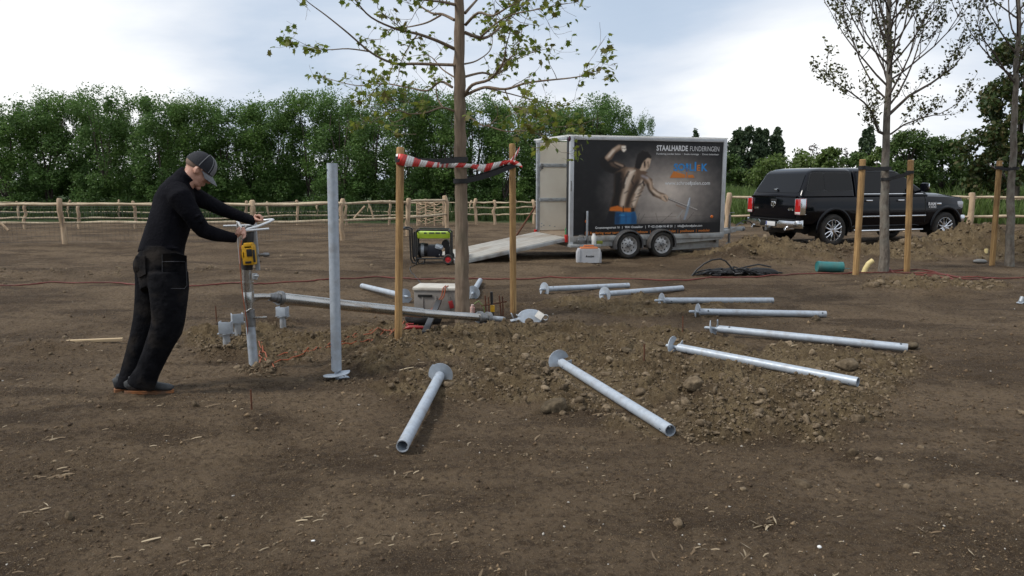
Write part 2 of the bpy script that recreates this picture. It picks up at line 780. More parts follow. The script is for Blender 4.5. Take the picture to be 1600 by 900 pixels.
def kites(C, size, rng, nrm=None, spread=1.0, aspect=0.55):
    """leaf-shaped quads at centres C"""
    n = len(C)
    d = rng.normal(size=(n, 3))
    if nrm is not None:
        d = nrm + spread * d
    d /= np.linalg.norm(d, axis=1)[:, None] + 1e-9
    a = np.cross(d, rng.normal(size=(n, 3)))
    a /= np.linalg.norm(a, axis=1)[:, None] + 1e-9
    b = np.cross(d, a)
    s = (size * rng.uniform(0.6, 1.3, n))[:, None]
    V = np.empty((n, 4, 3))
    V[:, 0] = C - a * s * 0.5
    V[:, 1] = C + b * s * aspect * 0.5 + d * s * 0.08
    V[:, 2] = C + a * s * 0.5
    V[:, 3] = C - b * s * aspect * 0.5 + d * s * 0.08
    return V.reshape(-1, 3), np.arange(4 * n).reshape(n, 4)
# ------------------------------------------------------------------ material list
GALV = mat('galvanised', (0.37, 0.42, 0.48), 0.45, 0.2, col2=(0.44, 0.49, 0.55), vs=24, bump=0.03, bs=60, dirt=(0.20, 0.16, 0.12), dirt_amt=0.35, rvar=0.08)
GALVD = mat('galvanised_dull', (0.34, 0.37, 0.40), 0.5, 0.4, col2=(0.47, 0.50, 0.53), vs=14, bump=0.04, bs=90, dirt=(0.16, 0.12, 0.08), dirt_amt=0.45, rvar=0.1)
STEEL = mat('bright_steel', (0.42, 0.415, 0.40), 0.25, 0.9, col2=(0.50, 0.49, 0.47), vs=7, bump=0.0, rvar=0.08, dirt=(0.20, 0.17, 0.14), dirt_amt=0.35)
STEELD = mat('dark_steel', (0.16, 0.165, 0.17), 0.42, 0.7, col2=(0.26, 0.26, 0.26), vs=26, bump=0.05, bs=80)
HOLE = mat('inner_dark', (0.012, 0.012, 0.012), 0.9)
PINE = mat('treated_pine', (0.23, 0.130, 0.048), 0.8, col2=(0.44, 0.275, 0.115), vs=5, stretch=(9, 9, 0.6), bump=0.4, bs=14, dirt=(0.12, 0.062, 0.026), dirt_amt=0.75)
CHEST = mat('peeled_chestnut', (0.36, 0.25, 0.155), 0.8, col2=(0.52, 0.39, 0.26), vs=3.5, dirt=(0.22, 0.16, 0.11), dirt_amt=0.5, stretch=(6, 6, 1.0), bump=0.2, bs=14)
CHESTR = mat('peeled_rail', (0.42, 0.325, 0.21), 0.8, col2=(0.62, 0.51, 0.36), vs=3.0, dirt=(0.26, 0.19, 0.125), dirt_amt=0.6, stretch=(1.2, 6, 6), bump=0.2, bs=10)
WIRE = mat('netting_wire', (0.08, 0.08, 0.08), 0.6, 0.4)
BARK = mat('bark', (0.135, 0.095, 0.065), 0.9, col2=(0.235, 0.175, 0.125), vs=6, stretch=(3.2, 3.2, 0.45), bump=0.9, bs=9, dirt=(0.15, 0.155, 0.10), dirt_amt=0.4)
BARK2 = mat('grey_bark', (0.085, 0.068, 0.054), 0.9, col2=(0.19, 0.165, 0.135), vs=7, stretch=(3, 3, 1.2), bump=0.9, bs=9, dirt=(0.22, 0.23, 0.20), dirt_amt=0.5)
TWIG = mat('twig', (0.055, 0.042, 0.034), 0.85, col2=(0.10, 0.08, 0.065), vs=5)
STRAP = mat('black_strap', (0.010, 0.010, 0.011), 0.7, bump=0.1, bs=160)
BLACKP = mat('black_plastic', (0.014, 0.014, 0.015), 0.45, col2=(0.03, 0.03, 0.03), vs=20)
RUST = mat('rusty_steel', (0.07, 0.028, 0.014), 0.85, col2=(0.14, 0.05, 0.022), vs=40, bump=0.3, bs=150)


# ------------------------------------------------------------------ ground
def make_ground():
    t = np.concatenate([np.linspace(-7, -1.0, 36), np.linspace(-0.95, 0.95, 860), np.linspace(1.0, 7, 36)])
    n0 = 700
    ys = np.concatenate([[-500, -60, -6, 0.5, 1.15], 1.6 * (32 / 1.6) ** (np.arange(n0) / (n0 - 1)), 32 * (3500 / 32) ** (np.arange(1, 61) / 60)])
    w = np.concatenate([[700, 90, 12, 2.6, 1.9], np.maximum(ys[5:], 1.6)])
    X = t[None, :] * w[:, None]
    Y = np.repeat(ys[:, None], len(t), 1)
    Z = hgt(X.ravel(), Y.ravel()).reshape(X.shape)
    V = np.stack([X, Y, Z], -1).reshape(-1, 3)
    nr, nc = X.shape
    i = np.arange(nr - 1)[:, None] * nc + np.arange(nc - 1)[None, :]
    F = np.stack([i, i + 1, i + nc + 1, i + nc], -1).reshape(-1, 4)
    me = np_mesh('ground', V, F, smooth=True)
    x, y = V[:, 0], V[:, 1]
    cl = clay_mask(x, y)
    edge = 28.6 + 0.8 * fbm(x * 0.3, y * 0.3, 2) - 0.0 * x
    gr = np.maximum(sm(-0.6, 0.9, y - edge), 0)
    for nm, a in (('clay', cl), ('grass', gr)):
        at = me.attributes.new(nm, 'FLOAT', 'POINT')
        at.data.foreach_set('value', a.astype(np.float32))
    m, tr, b = nmat('soil')
    L = tr.links.new
    N = tr.nodes.new
    tc_ = N('ShaderNodeTexCoord')

    def noise(sc, det=5, rough=0.6, dist=0.0, vec=None):
        n = N('ShaderNodeTexNoise')
        n.inputs['Scale'].default_value = sc
        n.inputs['Detail'].default_value = det
        n.inputs['Roughness'].default_value = rough
        n.inputs['Distortion'].default_value = dist
        L(vec or tc_.outputs['Object'], n.inputs['Vector'])
        return n.outputs['Fac']

    def ramp(f, p0, c0, p1, c1):
        r = N('ShaderNodeValToRGB')
        r.color_ramp.elements[0].position = p0
        r.color_ramp.elements[0].color = c0 + (1,)
        r.color_ramp.elements[1].position = p1
        r.color_ramp.elements[1].color = c1 + (1,)
        L(f, r.inputs[0])
        return r.outputs[0]

    def mixc(f, a, c):
        x_ = N('ShaderNodeMix')
        x_.data_type = 'RGBA'
        if isinstance(f, float):
            x_.inputs[0].default_value = f
        else:
            L(f, x_.inputs[0])
        for k, q in ((6, a), (7, c)):
            if isinstance(q, tuple):
                x_.inputs[k].default_value = q + (1,)
            else:
                L(q, x_.inputs[k])
        return x_.outputs[2]

    def mr(f, a, c, lo=0.0, hi=1.0):
        r = N('ShaderNodeMapRange')
        r.inputs['From Min'].default_value = a
        r.inputs['From Max'].default_value = c
        r.inputs['To Min'].default_value = lo
        r.inputs['To Max'].default_value = hi
        L(f, r.inputs['Value'])
        return r.outputs[0]

    def mul(a, c):
        q = N('ShaderNodeMath')
        q.operation = 'MULTIPLY'
        for k, z in enumerate((a, c)):
            if isinstance(z, float):
                q.inputs[k].default_value = z
            else:
                L(z, q.inputs[k])
        return q.outputs[0]
    mp_ = N('ShaderNodeMapping')
    mp_.inputs['Scale'].default_value = (0.7, 1.7, 1)
    mp_.inputs['Rotation'].default_value = (0, 0, 0.12)
    L(tc_.outputs['Object'], mp_.inputs['Vector'])
    ST = mp_.outputs[0]
    soil = ramp(noise(1.1, 6), 0.36, (0.098, 0.064, 0.035), 0.66, (0.166, 0.113, 0.067))
    soil = mixc(mul(mr(noise(0.55, 7, 0.68, 0.6), 0.43, 0.57), 0.85), soil, (0.231, 0.163, 0.099))      # dried patches
    soil = mixc(mul(mr(noise(0.8, 6, 0.65, 0.3, ST), 0.50, 0.60), 0.8), soil, (0.065, 0.040, 0.021))           # damp patches
    soil = mixc(mul(mr(noise(24, 6, 0.7), 0.48, 0.62), 0.7), soil, (0.050, 0.030, 0.016))
    soil = mixc(mul(mr(noise(85, 3), 0.57, 0.70), 0.55), soil, (0.311, 0.227, 0.135))
    soil = mixc(mul(mr(noise(160, 2), 0.62, 0.68), 0.5), soil, (0.444, 0.345, 0.210))
    clay = ramp(noise(3.2, 6), 0.36, (0.151, 0.104, 0.055), 0.64, (0.293, 0.216, 0.120))
    clay = mixc(mul(mr(noise(26, 4), 0.47, 0.64), 0.55), clay, (0.085, 0.057, 0.031))
    clay = mixc(mul(mr(noise(60, 3), 0.56, 0.70), 0.5), clay, (0.401, 0.309, 0.176))
    at = N('ShaderNodeAttribute')
    at.attribute_name = 'clay'
    k = N('ShaderNodeMath')
    k.operation = 'ADD'
    L(at.outputs['Fac'], k.inputs[0])
    L(mr(noise(5, 5), 0.3, 0.7, -0.35, 0.35), k.inputs[1])
    cf = mul(mr(k.outputs[0], 0.25, 0.75), at.outputs['Fac'])
    c = mixc(cf, soil, clay)
    grass = ramp(noise(2.5, 6), 0.35, (0.022, 0.042, 0.010), 0.65, (0.052, 0.085, 0.022))
    ag = N('ShaderNodeAttribute')
    ag.attribute_name = 'grass'
    c = mixc(ag.outputs['Fac'], c, grass)
    L(c, b.inputs['Base Color'])
    b.inputs['Roughness'].default_value = 0.92
    b.inputs['Specular IOR Level'].default_value = 0.25
    # fine relief: crumbs, grit, and drying cracks
    vo = N('ShaderNodeTexVoronoi')
    vo.feature = 'DISTANCE_TO_EDGE'
    vo.inputs['Scale'].default_value = 9
    wv = N('ShaderNodeVectorMath')
    wv.operation = 'ADD'
    nz = N('ShaderNodeTexNoise')
    nz.inputs['Scale'].default_value = 12
    L(tc_.outputs['Object'], nz.inputs['Vector'])
    sc_ = N('ShaderNodeVectorMath')
    sc_.operation = 'SCALE'
    sc_.inputs['Scale'].default_value = 0.12
    L(nz.outputs['Color'], sc_.inputs[0])
    L(tc_.outputs['Object'], wv.inputs[0])
    L(sc_.outputs[0], wv.inputs[1])
    L(wv.outputs[0], vo.inputs['Vector'])
    crack = mul(mr(vo.outputs['Distance'], 0.0, 0.035), mr(noise(1.3, 3), 0.52, 0.40))
    bh = N('ShaderNodeMath')
    bh.operation = 'ADD'
    L(noise(30, 8, 0.72), bh.inputs[0])
    L(mul(noise(130, 4, 0.7), 0.5), bh.inputs[1])
    bh2 = N('ShaderNodeMath')
    bh2.operation = 'ADD'
    L(bh.outputs[0], bh2.inputs[0])
    L(mul(crack, 0.10), bh2.inputs[1])
    bp = N('ShaderNodeBump')
    bp.inputs['Strength'].default_value = 1.0
    bp.inputs['Distance'].default_value = 0.08
    L(bh2.outputs[0], bp.inputs['Height'])
    L(bp.outputs[0], b.inputs['Normal'])
    o = link_mesh('ground', me, m)
    tag(o, kind='structure')
    return o


make_ground()

# ------------------------------------------------------------------ loose clods and debris (uncountable)
CLOD = None


def ico(sub):
    bm = bmesh.new()
    bmesh.ops.create_icosphere(bm, subdivisions=max(1, sub), radius=1.0)
    if sub == 0:
        bm.clear()
        vv = [bm.verts.new(q) for q in ((1, 0, 0), (-1, 0, 0), (0, 1, 0), (0, -1, 0), (0, 0, 1), (0, 0, -1))]
        for q in ((0, 2, 4), (2, 1, 4), (1, 3, 4), (3, 0, 4), (2, 0, 5), (1, 2, 5), (3, 1, 5), (0, 3, 5)):
            bm.faces.new([vv[i] for i in q])
    bm.verts.index_update()
    V = np.array([v.co[:] for v in bm.verts])
    F = np.array([[v.index for v in f.verts] for f in bm.faces])
    bm.free()
    return V, F


def clod_material():
    m, tr, b = nmat('clod')
    g = tr.nodes.new('ShaderNodeNewGeometry')
    r = tr.nodes.new('ShaderNodeValToRGB')
    r.color_ramp.elements[0].color = (0.095, 0.071, 0.046, 1)
    r.color_ramp.elements[1].color = (0.235, 0.180, 0.118, 1)
    e = r.color_ramp.elements.new(0.5)
    e.color = (0.145, 0.109, 0.071, 1)
    e = r.color_ramp.elements.new(0.85)
    e.color = (0.195, 0.150, 0.100, 1)
    tr.links.new(g.outputs['Random Per Island'], r.inputs[0])
    n = tr.nodes.new('ShaderNodeTexNoise')
    n.inputs['Scale'].default_value = 40
    n.inputs['Detail'].default_value = 6
    tc_ = tr.nodes.new('ShaderNodeTexCoord')
    tr.links.new(tc_.outputs['Object'], n.inputs['Vector'])
    x = tr.nodes.new('ShaderNodeMix')
    x.data_type = 'RGBA'
    x.blend_type = 'MULTIPLY'
    x.inputs[0].default_value = 0.8
    rr = tr.nodes.new('ShaderNodeValToRGB')
    rr.color_ramp.elements[0].position = 0.35
    rr.color_ramp.elements[0].color = (0.5, 0.48, 0.45, 1)
    rr.color_ramp.elements[1].position = 0.65
    rr.color_ramp.elements[1].color = (1.2, 1.2, 1.2, 1)
    tr.links.new(n.outputs['Fac'], rr.inputs[0])
    tr.links.new(r.outputs[0], x.inputs[6])
    tr.links.new(rr.outputs[0], x.inputs[7])
    tr.links.new(x.outputs[2], b.inputs['Base Color'])
    b.inputs['Roughness'].default_value = 0.95
    b.inputs['Specular IOR Level'].default_value = 0.2
    bp = tr.nodes.new('ShaderNodeBump')
    bp.inputs['Strength'].default_value = 0.8
    bp.inputs['Distance'].default_value = 0.012
    tr.links.new(n.outputs['Fac'], bp.inputs['Height'])
    tr.links.new(bp.outputs[0], b.inputs['Normal'])
    return m


CLOD = clod_material()


def lumps(rng, X, Y, Sz, sub, sink=0.35):
    V0, F0 = ico(sub)
    n = len(X)
    k = len(V0)
    jit = np.ones((n, k))
    if n * k > 0:
        q = 9
        d = rng.normal(size=(n, q, 3))
        d /= np.linalg.norm(d, axis=2)[:, :, None]
        hh = rng.uniform(0.50, 0.95, (n, 1, q))
        dots = np.einsum('kc,njc->nkj', V0, d)
        jit = np.minimum((hh / np.maximum(dots, 0.25)).min(2), 1.25)
        jit *= 1 + rng.normal(size=(n, k)) * (0.09 if sub < 2 else 0.055)
    sc = rng.uniform(0.55, 1.45, (n, 3))
    sc[:, 2] *= 0.85
    V = V0[None] * jit[:, :, None] * sc[:, None, :] * Sz[:, None, None]
    a = rng.uniform(0, 2 * np.pi, n)
    c, s_ = np.cos(a)[:, None], np.sin(a)[:, None]
    vx = V[:, :, 0] * c - V[:, :, 1] * s_
    vy = V[:, :, 0] * s_ + V[:, :, 1] * c
    Z = hgt(X, Y) + Sz * sink
    V = np.stack([vx + X[:, None], vy + Y[:, None], V[:, :, 2] + Z[:, None]], -1).reshape(-1, 3)
    F = (np.arange(n)[:, None, None] * k + F0[None]).reshape(-1, 3)
    return V, F


def make_clods():
    rng = np.random.RandomState(5)
    N = 150000
    yy = rng.uniform(1, 1, N)
    yy = 1 / rng.uniform(1 / 18.0, 1 / 3.2, N)
    xx = rng.uniform(-0.75, 0.75, N) * yy
    dens = clay_mask(xx, yy) * (0.55 + 0.45 * fbm(xx * 1.6, yy * 1.6, 2)) + np.clip(heaps(xx, yy) * 3, 0, 0.7)
    keep = rng.uniform(0, 1, N) < np.clip(dens, 0.004, 1) * 0.80
    xx, yy = xx[keep], yy[keep]
    sz = 0.0072 * (1 + rng.pareto(3.0, len(xx)))
    far = yy > 11
    sz = np.where(far, sz * 2.4, sz)
    sz = np.minimum(sz, np.where(far, 0.11, 0.036))
    ok = np.ones(len(xx), bool)
    for (ax, ay, az), (bx, by, bz) in PILE_LINES:
        dx, dy = bx - ax, by - ay
        t = np.clip(((xx - ax) * dx + (yy - ay) * dy) / (dx * dx + dy * dy), -0.05, 1.06)
        ok &= np.hypot(xx - ax - t * dx, yy - ay - t * dy) > 0.045 + sz * 0.9
    xx, yy, sz = xx[ok], yy[ok], sz[ok]
    # dug soil round the driven piles
    ex, ey, es = [], [], []
    for u, v, k, r in ((398, 574.5, 260, 0.11), (399, 580, 110, 0.13), (418, 583, 70, 0.09), (355, 556, 70, 0.15), (330, 556, 50, 0.14), (372, 527, 50, 0.14), (442, 509, 60, 0.16), (420, 510, 40, 0.15), (722, 514, 160, 0.35), (526, 598, 24, 0.13), (622, 535, 60, 0.15)):
        g = G(u, v)
        ex.append(g.x + rng.normal(size=k) * r * 0.6)
        ey.append(g.y + rng.normal(size=k) * r * 0.5)
        es.append(np.minimum(0.0075 * (1 + rng.pareto(2.4, k)), 0.026))
    xx, yy = np.concatenate([xx] + ex), np.concatenate([yy] + ey)
    sz = np.minimum(np.concatenate([sz] + es), np.where(yy > 11, 0.13, 0.05))
    print('clods', len(xx))
    small = sz < 0.024
    V1, F1 = lumps(rng, xx[small], yy[small], sz[small], 1, 0.15)
    V2, F2 = lumps(rng, xx[~small], yy[~small], sz[~small], 2, 0.05)
    V = np.concatenate([V1, V2])
    F = np.concatenate([F1, F2 + len(V1)])
    o = link_mesh('loose_clods', np_mesh('loose_clods', V, F), CLOD)
    tag(o, 'loose crumbled clods of pale clay strewn over the dug ground', 'earth', kind='stuff')


make_clods()


def make_crumbs():
    rng = np.random.RandomState(15)
    N = 60000
    yy = 1 / rng.uniform(1 / 9.0, 1 / 2.2, N)
    xx = rng.uniform(-0.74, 0.74, N) * yy
    pat = fbm(xx * 2.1, yy * 2.1, 3)
    keep = rng.uniform(-0.7, 0.9, N) < pat
    xx, yy = xx[keep], yy[keep]
    sz = np.minimum(0.0024 * (1 + rng.pareto(2.6, len(xx))), 0.014) * np.clip(yy / 4, 0.8, 1.6)
    V, F = lumps(rng, xx, yy, sz, 1 if False else 0, 0.3)
    m, tr, b = nmat('soil_crumb')
    g = tr.nodes.new('ShaderNodeNewGeometry')
    r = tr.nodes.new('ShaderNodeValToRGB')
    r.color_ramp.elements[0].color = (0.043, 0.026, 0.013, 1)
    r.color_ramp.elements[1].color = (0.273, 0.194, 0.112, 1)
    e = r.color_ramp.elements.new(0.6)
    e.color = (0.129, 0.084, 0.046, 1)
    tr.links.new(g.outputs['Random Per Island'], r.inputs[0])
    tr.links.new(r.outputs[0], b.inputs['Base Color'])
    b.inputs['Roughness'].default_value = 0.95
    o = link_mesh('soil_crumbs', np_mesh('soil_crumbs', V, F), m)
    print('crumbs', len(xx))
    tag(o, 'small crumbs of soil lying on the trodden ground', 'earth', kind='stuff')


make_crumbs()


CLODD = mat('dark_clod', (0.060, 0.046, 0.030), 0.95, col2=(0.135, 0.104, 0.068), vs=16, bump=1.0, bs=22, spec=0.2)
CLODP = mat('pale_clod', (0.085, 0.063, 0.040), 0.95, col2=(0.20, 0.153, 0.10), vs=14, bump=1.0, bs=22, spec=0.2)


def single_clod(u, v, r, label):
    g = G(u, v)
    rng = np.random.RandomState(int(u))
    V0, F0 = ico(3)
    d = rng.normal(size=(9, 3))
    d /= np.linalg.norm(d, axis=1)[:, None]
    hh = rng.uniform(0.55, 0.95, 9)
    j = np.minimum((hh[None] / np.maximum(V0 @ d.T, 0.25)).min(1), 1.2)
    j += 0.05 * np.array([math.sin(9 * p[0] + 5 * p[1]) * math.cos(8 * p[2] + u) for p in V0]) + rng.normal(size=len(V0)) * 0.06
    r *= 0.85
    V = V0 * j[:, None] * np.array([1.2, 0.95, 0.8]) * r
    o = link_mesh('earth_clod', np_mesh('earth_clod', V, F0, True), CLODD if 'dark' in label else CLODP, loc=(g.x, g.y, g.z + r * 0.45))
    tag(o, label, 'earth clod')


single_clod(863, 640, 0.085, 'big dark lump of earth beside the second tube from the left')
single_clod(1419, 543, 0.075, 'dark round earth clod just past the open end of the longest tube')
single_clod(1322, 588, 0.085, 'pale pointed clay clod behind the end of the tube with a bolt hole')
single_clod(978, 552, 0.045, 'small dark clod standing among crumbs left of the rust pin')
single_clod(1275, 501, 0.055, 'dark clod against the far end of the level tube')
single_clod(1080, 612, 0.075, 'broken clay clod in front of the sloping tube')


def make_litter():
    rng = np.random.RandomState(9)
    N = 6500
    yy = 1 / rng.uniform(1 / 20.0, 1 / 2.2, N)
    xx = rng.uniform(-0.72, 0.72, N) * yy
    pat = fbm(xx * 1.2, yy * 1.2, 3)
    keep = rng.uniform(-0.9, 0.9, N) < pat + 0.15
    xx, yy = xx[keep], yy[keep]
    tu = []
    for u, v, k in ((85, 685, 14), (95, 745, 22), (60, 800, 8), (320, 852, 14), (585, 845, 18), (270, 548, 10), (1205, 822, 22), (990, 775, 12), (480, 810, 8), (1170, 870, 8), (640, 742, 8), (1440, 835, 8), (300, 690, 10), (940, 650, 8), (1090, 300 + 560, 8), (150, 552, 6), (1560, 690, 10), (770, 645, 6)):
        g = G(u, v)
        tu.append(np.stack([g.x + rng.normal(size=k) * 0.04, g.y + rng.normal(size=k) * 0.03], -1))
    tu = np.concatenate(tu)
    n_t = len(tu)
    xx, yy = np.concatenate([xx, tu[:, 0]]), np.concatenate([yy, tu[:, 1]])
    n = len(xx)
    Ln = 0.0065 * (1 + rng.pareto(2.3, n))
    Ln = np.minimum(Ln, 0.05) * np.clip(yy / 5.0, 0.8, 1.3)
    Ln[-n_t:] = rng.uniform(0.006, 0.034, n_t)
    Wd = np.clip(Ln * rng.uniform(0.07, 0.22, n), 0.0014, 0.0055)
    a = rng.uniform(0, np.pi, n)
    ca, sa = np.cos(a), np.sin(a)
    z = hgt(xx, yy) + 0.004
    tilt = rng.uniform(-0.3, 0.55, n)
    V = np.empty((n, 6, 3))
    bend = rng.normal(size=n) * 0.3
    for i, (s_, q) in enumerate(((-1, -1), (0, -1), (1, -1), (1, 1), (0, 1), (-1, 1))):
        px = s_ * Ln
        py = q * Wd * (1 - 0.6 * abs(s_)) + bend * Ln * (0.5 if s_ == 0 else 0)
        V[:, i, 0] = xx + px * ca - py * sa
        V[:, i, 1] = yy + px * sa + py * ca
        V[:, i, 2] = z + tilt * Ln * 0.35 * (s_ + 0.6) + q * 0.0015 + (0.003 if s_ == 0 else 0)
    F = (np.arange(n)[:, None, None] * 6 + np.array([[0, 1, 4, 5], [1, 2, 3, 4]])[None]).reshape(-1, 4)
    m, tr, b = nmat('dry_straw')
    g = tr.nodes.new('ShaderNodeNewGeometry')
    r = tr.nodes.new('ShaderNodeValToRGB')
    r.color_ramp.elements[0].color = (0.13, 0.085, 0.045, 1)
    r.color_ramp.elements[1].color = (0.40, 0.32, 0.21, 1)
    e = r.color_ramp.elements.new(0.6)
    e.color = (0.20, 0.145, 0.085, 1)
    tr.links.new(g.outputs['Random Per Island'], r.inputs[0])
    tr.links.new(r.outputs[0], b.inputs['Base Color'])
    b.inputs['Roughness'].default_value = 0.8
    o = link_mesh('straw_litter', np_mesh('straw_litter', V.reshape(-1, 3), F), m)
    tag(o, 'bits of dry straw and wood chips scattered on the soil', 'litter', kind='stuff')
    # small pale stones
    n = 230
    yy = 1 / rng.uniform(1 / 18.0, 1 / 2.2, n)
    xx = rng.uniform(-0.72, 0.72, n) * yy
    sz = 0.003 * (1 + rng.pareto(2.5, n))
    sz = np.minimum(sz, 0.010)
    V, F = lumps(rng, xx, yy, sz, 1, 0.2)
    PEB = mat('pale_stone', (0.26, 0.23, 0.19), 0.8, col2=(0.48, 0.45, 0.40), vs=3)
    o = link_mesh('pebbles', np_mesh('pebbles', V, F), PEB)
    tag(o, 'small pale stones scattered on the soil', 'stones', kind='stuff')
    for (u, v, r_, lab) in ((489, 846, 0.009, 'small white stone in the bare soil at the lower middle'), (1280, 855, 0.009, 'white angular stone in the soil at the lower right')):
        g_ = G(u, v)
        V, F = lumps(np.random.RandomState(u), np.array([g_.x]), np.array([g_.y]), np.array([r_]), 2, 0.4)
        V -= np.array([g_.x, g_.y, g_.z])
        o = link_mesh('white_stone', np_mesh('white_stone', V, F), mat('white_stone%d' % u, (0.75, 0.74, 0.72), 0.7), loc=g_)
        tag(o, lab, 'stone')


make_litter()
# ------------------------------------------------------------------ hedge trees behind the fences
HL = [leafmat('hedge_leaf', (0.078, 0.150, 0.030), (0.112, 0.205, 0.044), (0.175, 0.265, 0.078), 0.42),
      leafmat('hedge_leaf_dark', (0.066, 0.134, 0.032), (0.098, 0.182, 0.046), (0.150, 0.235, 0.074), 0.40)]


def hedge_proto(seed, H=5.6, Rd=1.45, nl=18000, lm=None):
    rng = np.random.RandomState(seed)
    root = empty('hedge_tree', (0, 0, 0))
    # several slender stems
    tb = MB()
    tips = []
    for k in range(5):
        a = rng.uniform(0, 6.28)
        q = rng.uniform(0.25, 1.0)
        p = [Vector((0.14 * math.cos(a), 0.14 * math.sin(a), -0.1))]
        hh = H * rng.uniform(0.72, 0.92)
        for j in range(1, 7):
            f = j / 6
            p.append(Vector((q * Rd * 0.75 * f ** 1.2 * math.cos(a) + 0.06 * rng.normal(), q * Rd * 0.75 * f ** 1.2 * math.sin(a) + 0.06 * rng.normal(), hh * f)))
        tb.tube(p, [0.06 * (1 - 0.8 * i / 6) for i in range(7)], 6)
        tips.append(p)
    tb.build('trunk', TWIG, root)
    # leaf clumps
    C, nn = [], []
    for k in range(90):
        z = H * rng.uniform(0.04, 0.93)
        f = z / H
        rr = Rd * (0.95 if f < 0.72 else 0.95 * math.sqrt(max(0.05, 1 - ((f - 0.72) / 0.30) ** 2)))
        a = rng.uniform(0, 6.28)
        r = rr * math.sqrt(rng.uniform(0.15, 1))
        c = np.array([r * math.cos(a), r * math.sin(a), z])
        C.append(c)
        if 0.36 < f < 0.62:
            nn.append(0.85)
        elif f < 0.3:
            nn.append(1.35)
        else:
            nn.append(1.1)
    for k in range(6):   # upright leaders that break the outline
        a = rng.uniform(0, 6.28)
        r = Rd * rng.uniform(0, 0.85)
        C.append(np.array([r * math.cos(a), r * math.sin(a), H * rng.uniform(0.92, 1.0)]))
        nn.append(0.4)
    w = np.array(nn) / sum(nn)
    cnt = rng.multinomial(nl, w)
    pts = []
    for c, k in zip(C, cnt):
        d = rng.normal(size=(k, 3))
        d /= np.linalg.norm(d, axis=1)[:, None]
        rad = rng.uniform(0.25, 0.50) * np.array([1, 1, 1.15])
        pts.append(c + d * rad * (rng.uniform(0.2, 1, (k, 1)) ** 0.6))
    pts = np.concatenate(pts)
    pts[:, 2] = np.maximum(pts[:, 2], 0.03)
    V, F = kites(pts, 0.115, rng, nrm=np.array([0, 0, 0.6]), aspect=0.5)
    o = link_mesh('crown', np_mesh('hedge_crown', V, F), lm, root)
    return root


def gat(x, y):
    return (x, y, gz(x, y))


protos = [hedge_proto(20 + k, lm=HL[k % 2]) for k in range(4)]
rg = random.Random(3)
TOPS = [(0, 158), (60, 150), (105, 142), (160, 139), (205, 150), (250, 144), (300, 150), (345, 160), (385, 164), (430, 152), (480, 136), (530, 150), (580, 140), (640, 128), (690, 140), (740, 150), (790, 158), (850, 152), (890, 168), (925, 152), (960, 152), (1003, 178)]
xs = [-70] + [t[0] for t in TOPS]
for i, (u, v) in enumerate([(-130, 155), (-60, 150)] + TOPS):
    Y = 35.5 + rg.uniform(-0.9, 0.9)
    p = P(u, v, Y)
    src = protos[i % 4]
    o = src if i < 4 else copy_thing(src)
    g0 = gz(p.x, Y)
    h = (p.z - g0) / 5.6 / 1.02
    o.location = (p.x, Y, g0)
    w_ = rg.uniform(0.92, 1.1) * (1.0 if u < 950 else 0.75 if u < 990 else 0.5)
    o.scale = (w_, w_, h)
    o.rotation_euler = (0, 0, rg.uniform(0, 6.28))
    lab = {2: 'first full hedge tree at the left edge of the picture', 9: 'hedge tree standing right behind the worker and his cap', 22: 'narrow last tree at the right end of the hedge row, above the trailer roof'}.get(i)
    tag(o, lab or 'bushy dark green tree in the dense row behind the peeled wood fences', 'tree', 'trees in the hedge row behind the fences')
# a second, looser rank behind closes most of the gaps
for i in range(9):
    u = -90 + i * 128
    Y = 39.5 + rg.uniform(-0.8, 0.8)
    v = 172 + rg.uniform(-8, 8)
    p = P(u, v, Y)
    o = copy_thing(protos[(i * 3 + 1) % 4])
    g0 = gz(p.x, Y)
    o.location = (p.x, Y, g0)
    o.scale = (1.25, 1.25, (p.z - g0) / 5.7)
    o.rotation_euler = (0, 0, rg.uniform(0, 6.28))
    tag(o, 'leafy tree of the rear rank glimpsed through the hedge row', 'tree', 'trees in the rear rank of the hedge')


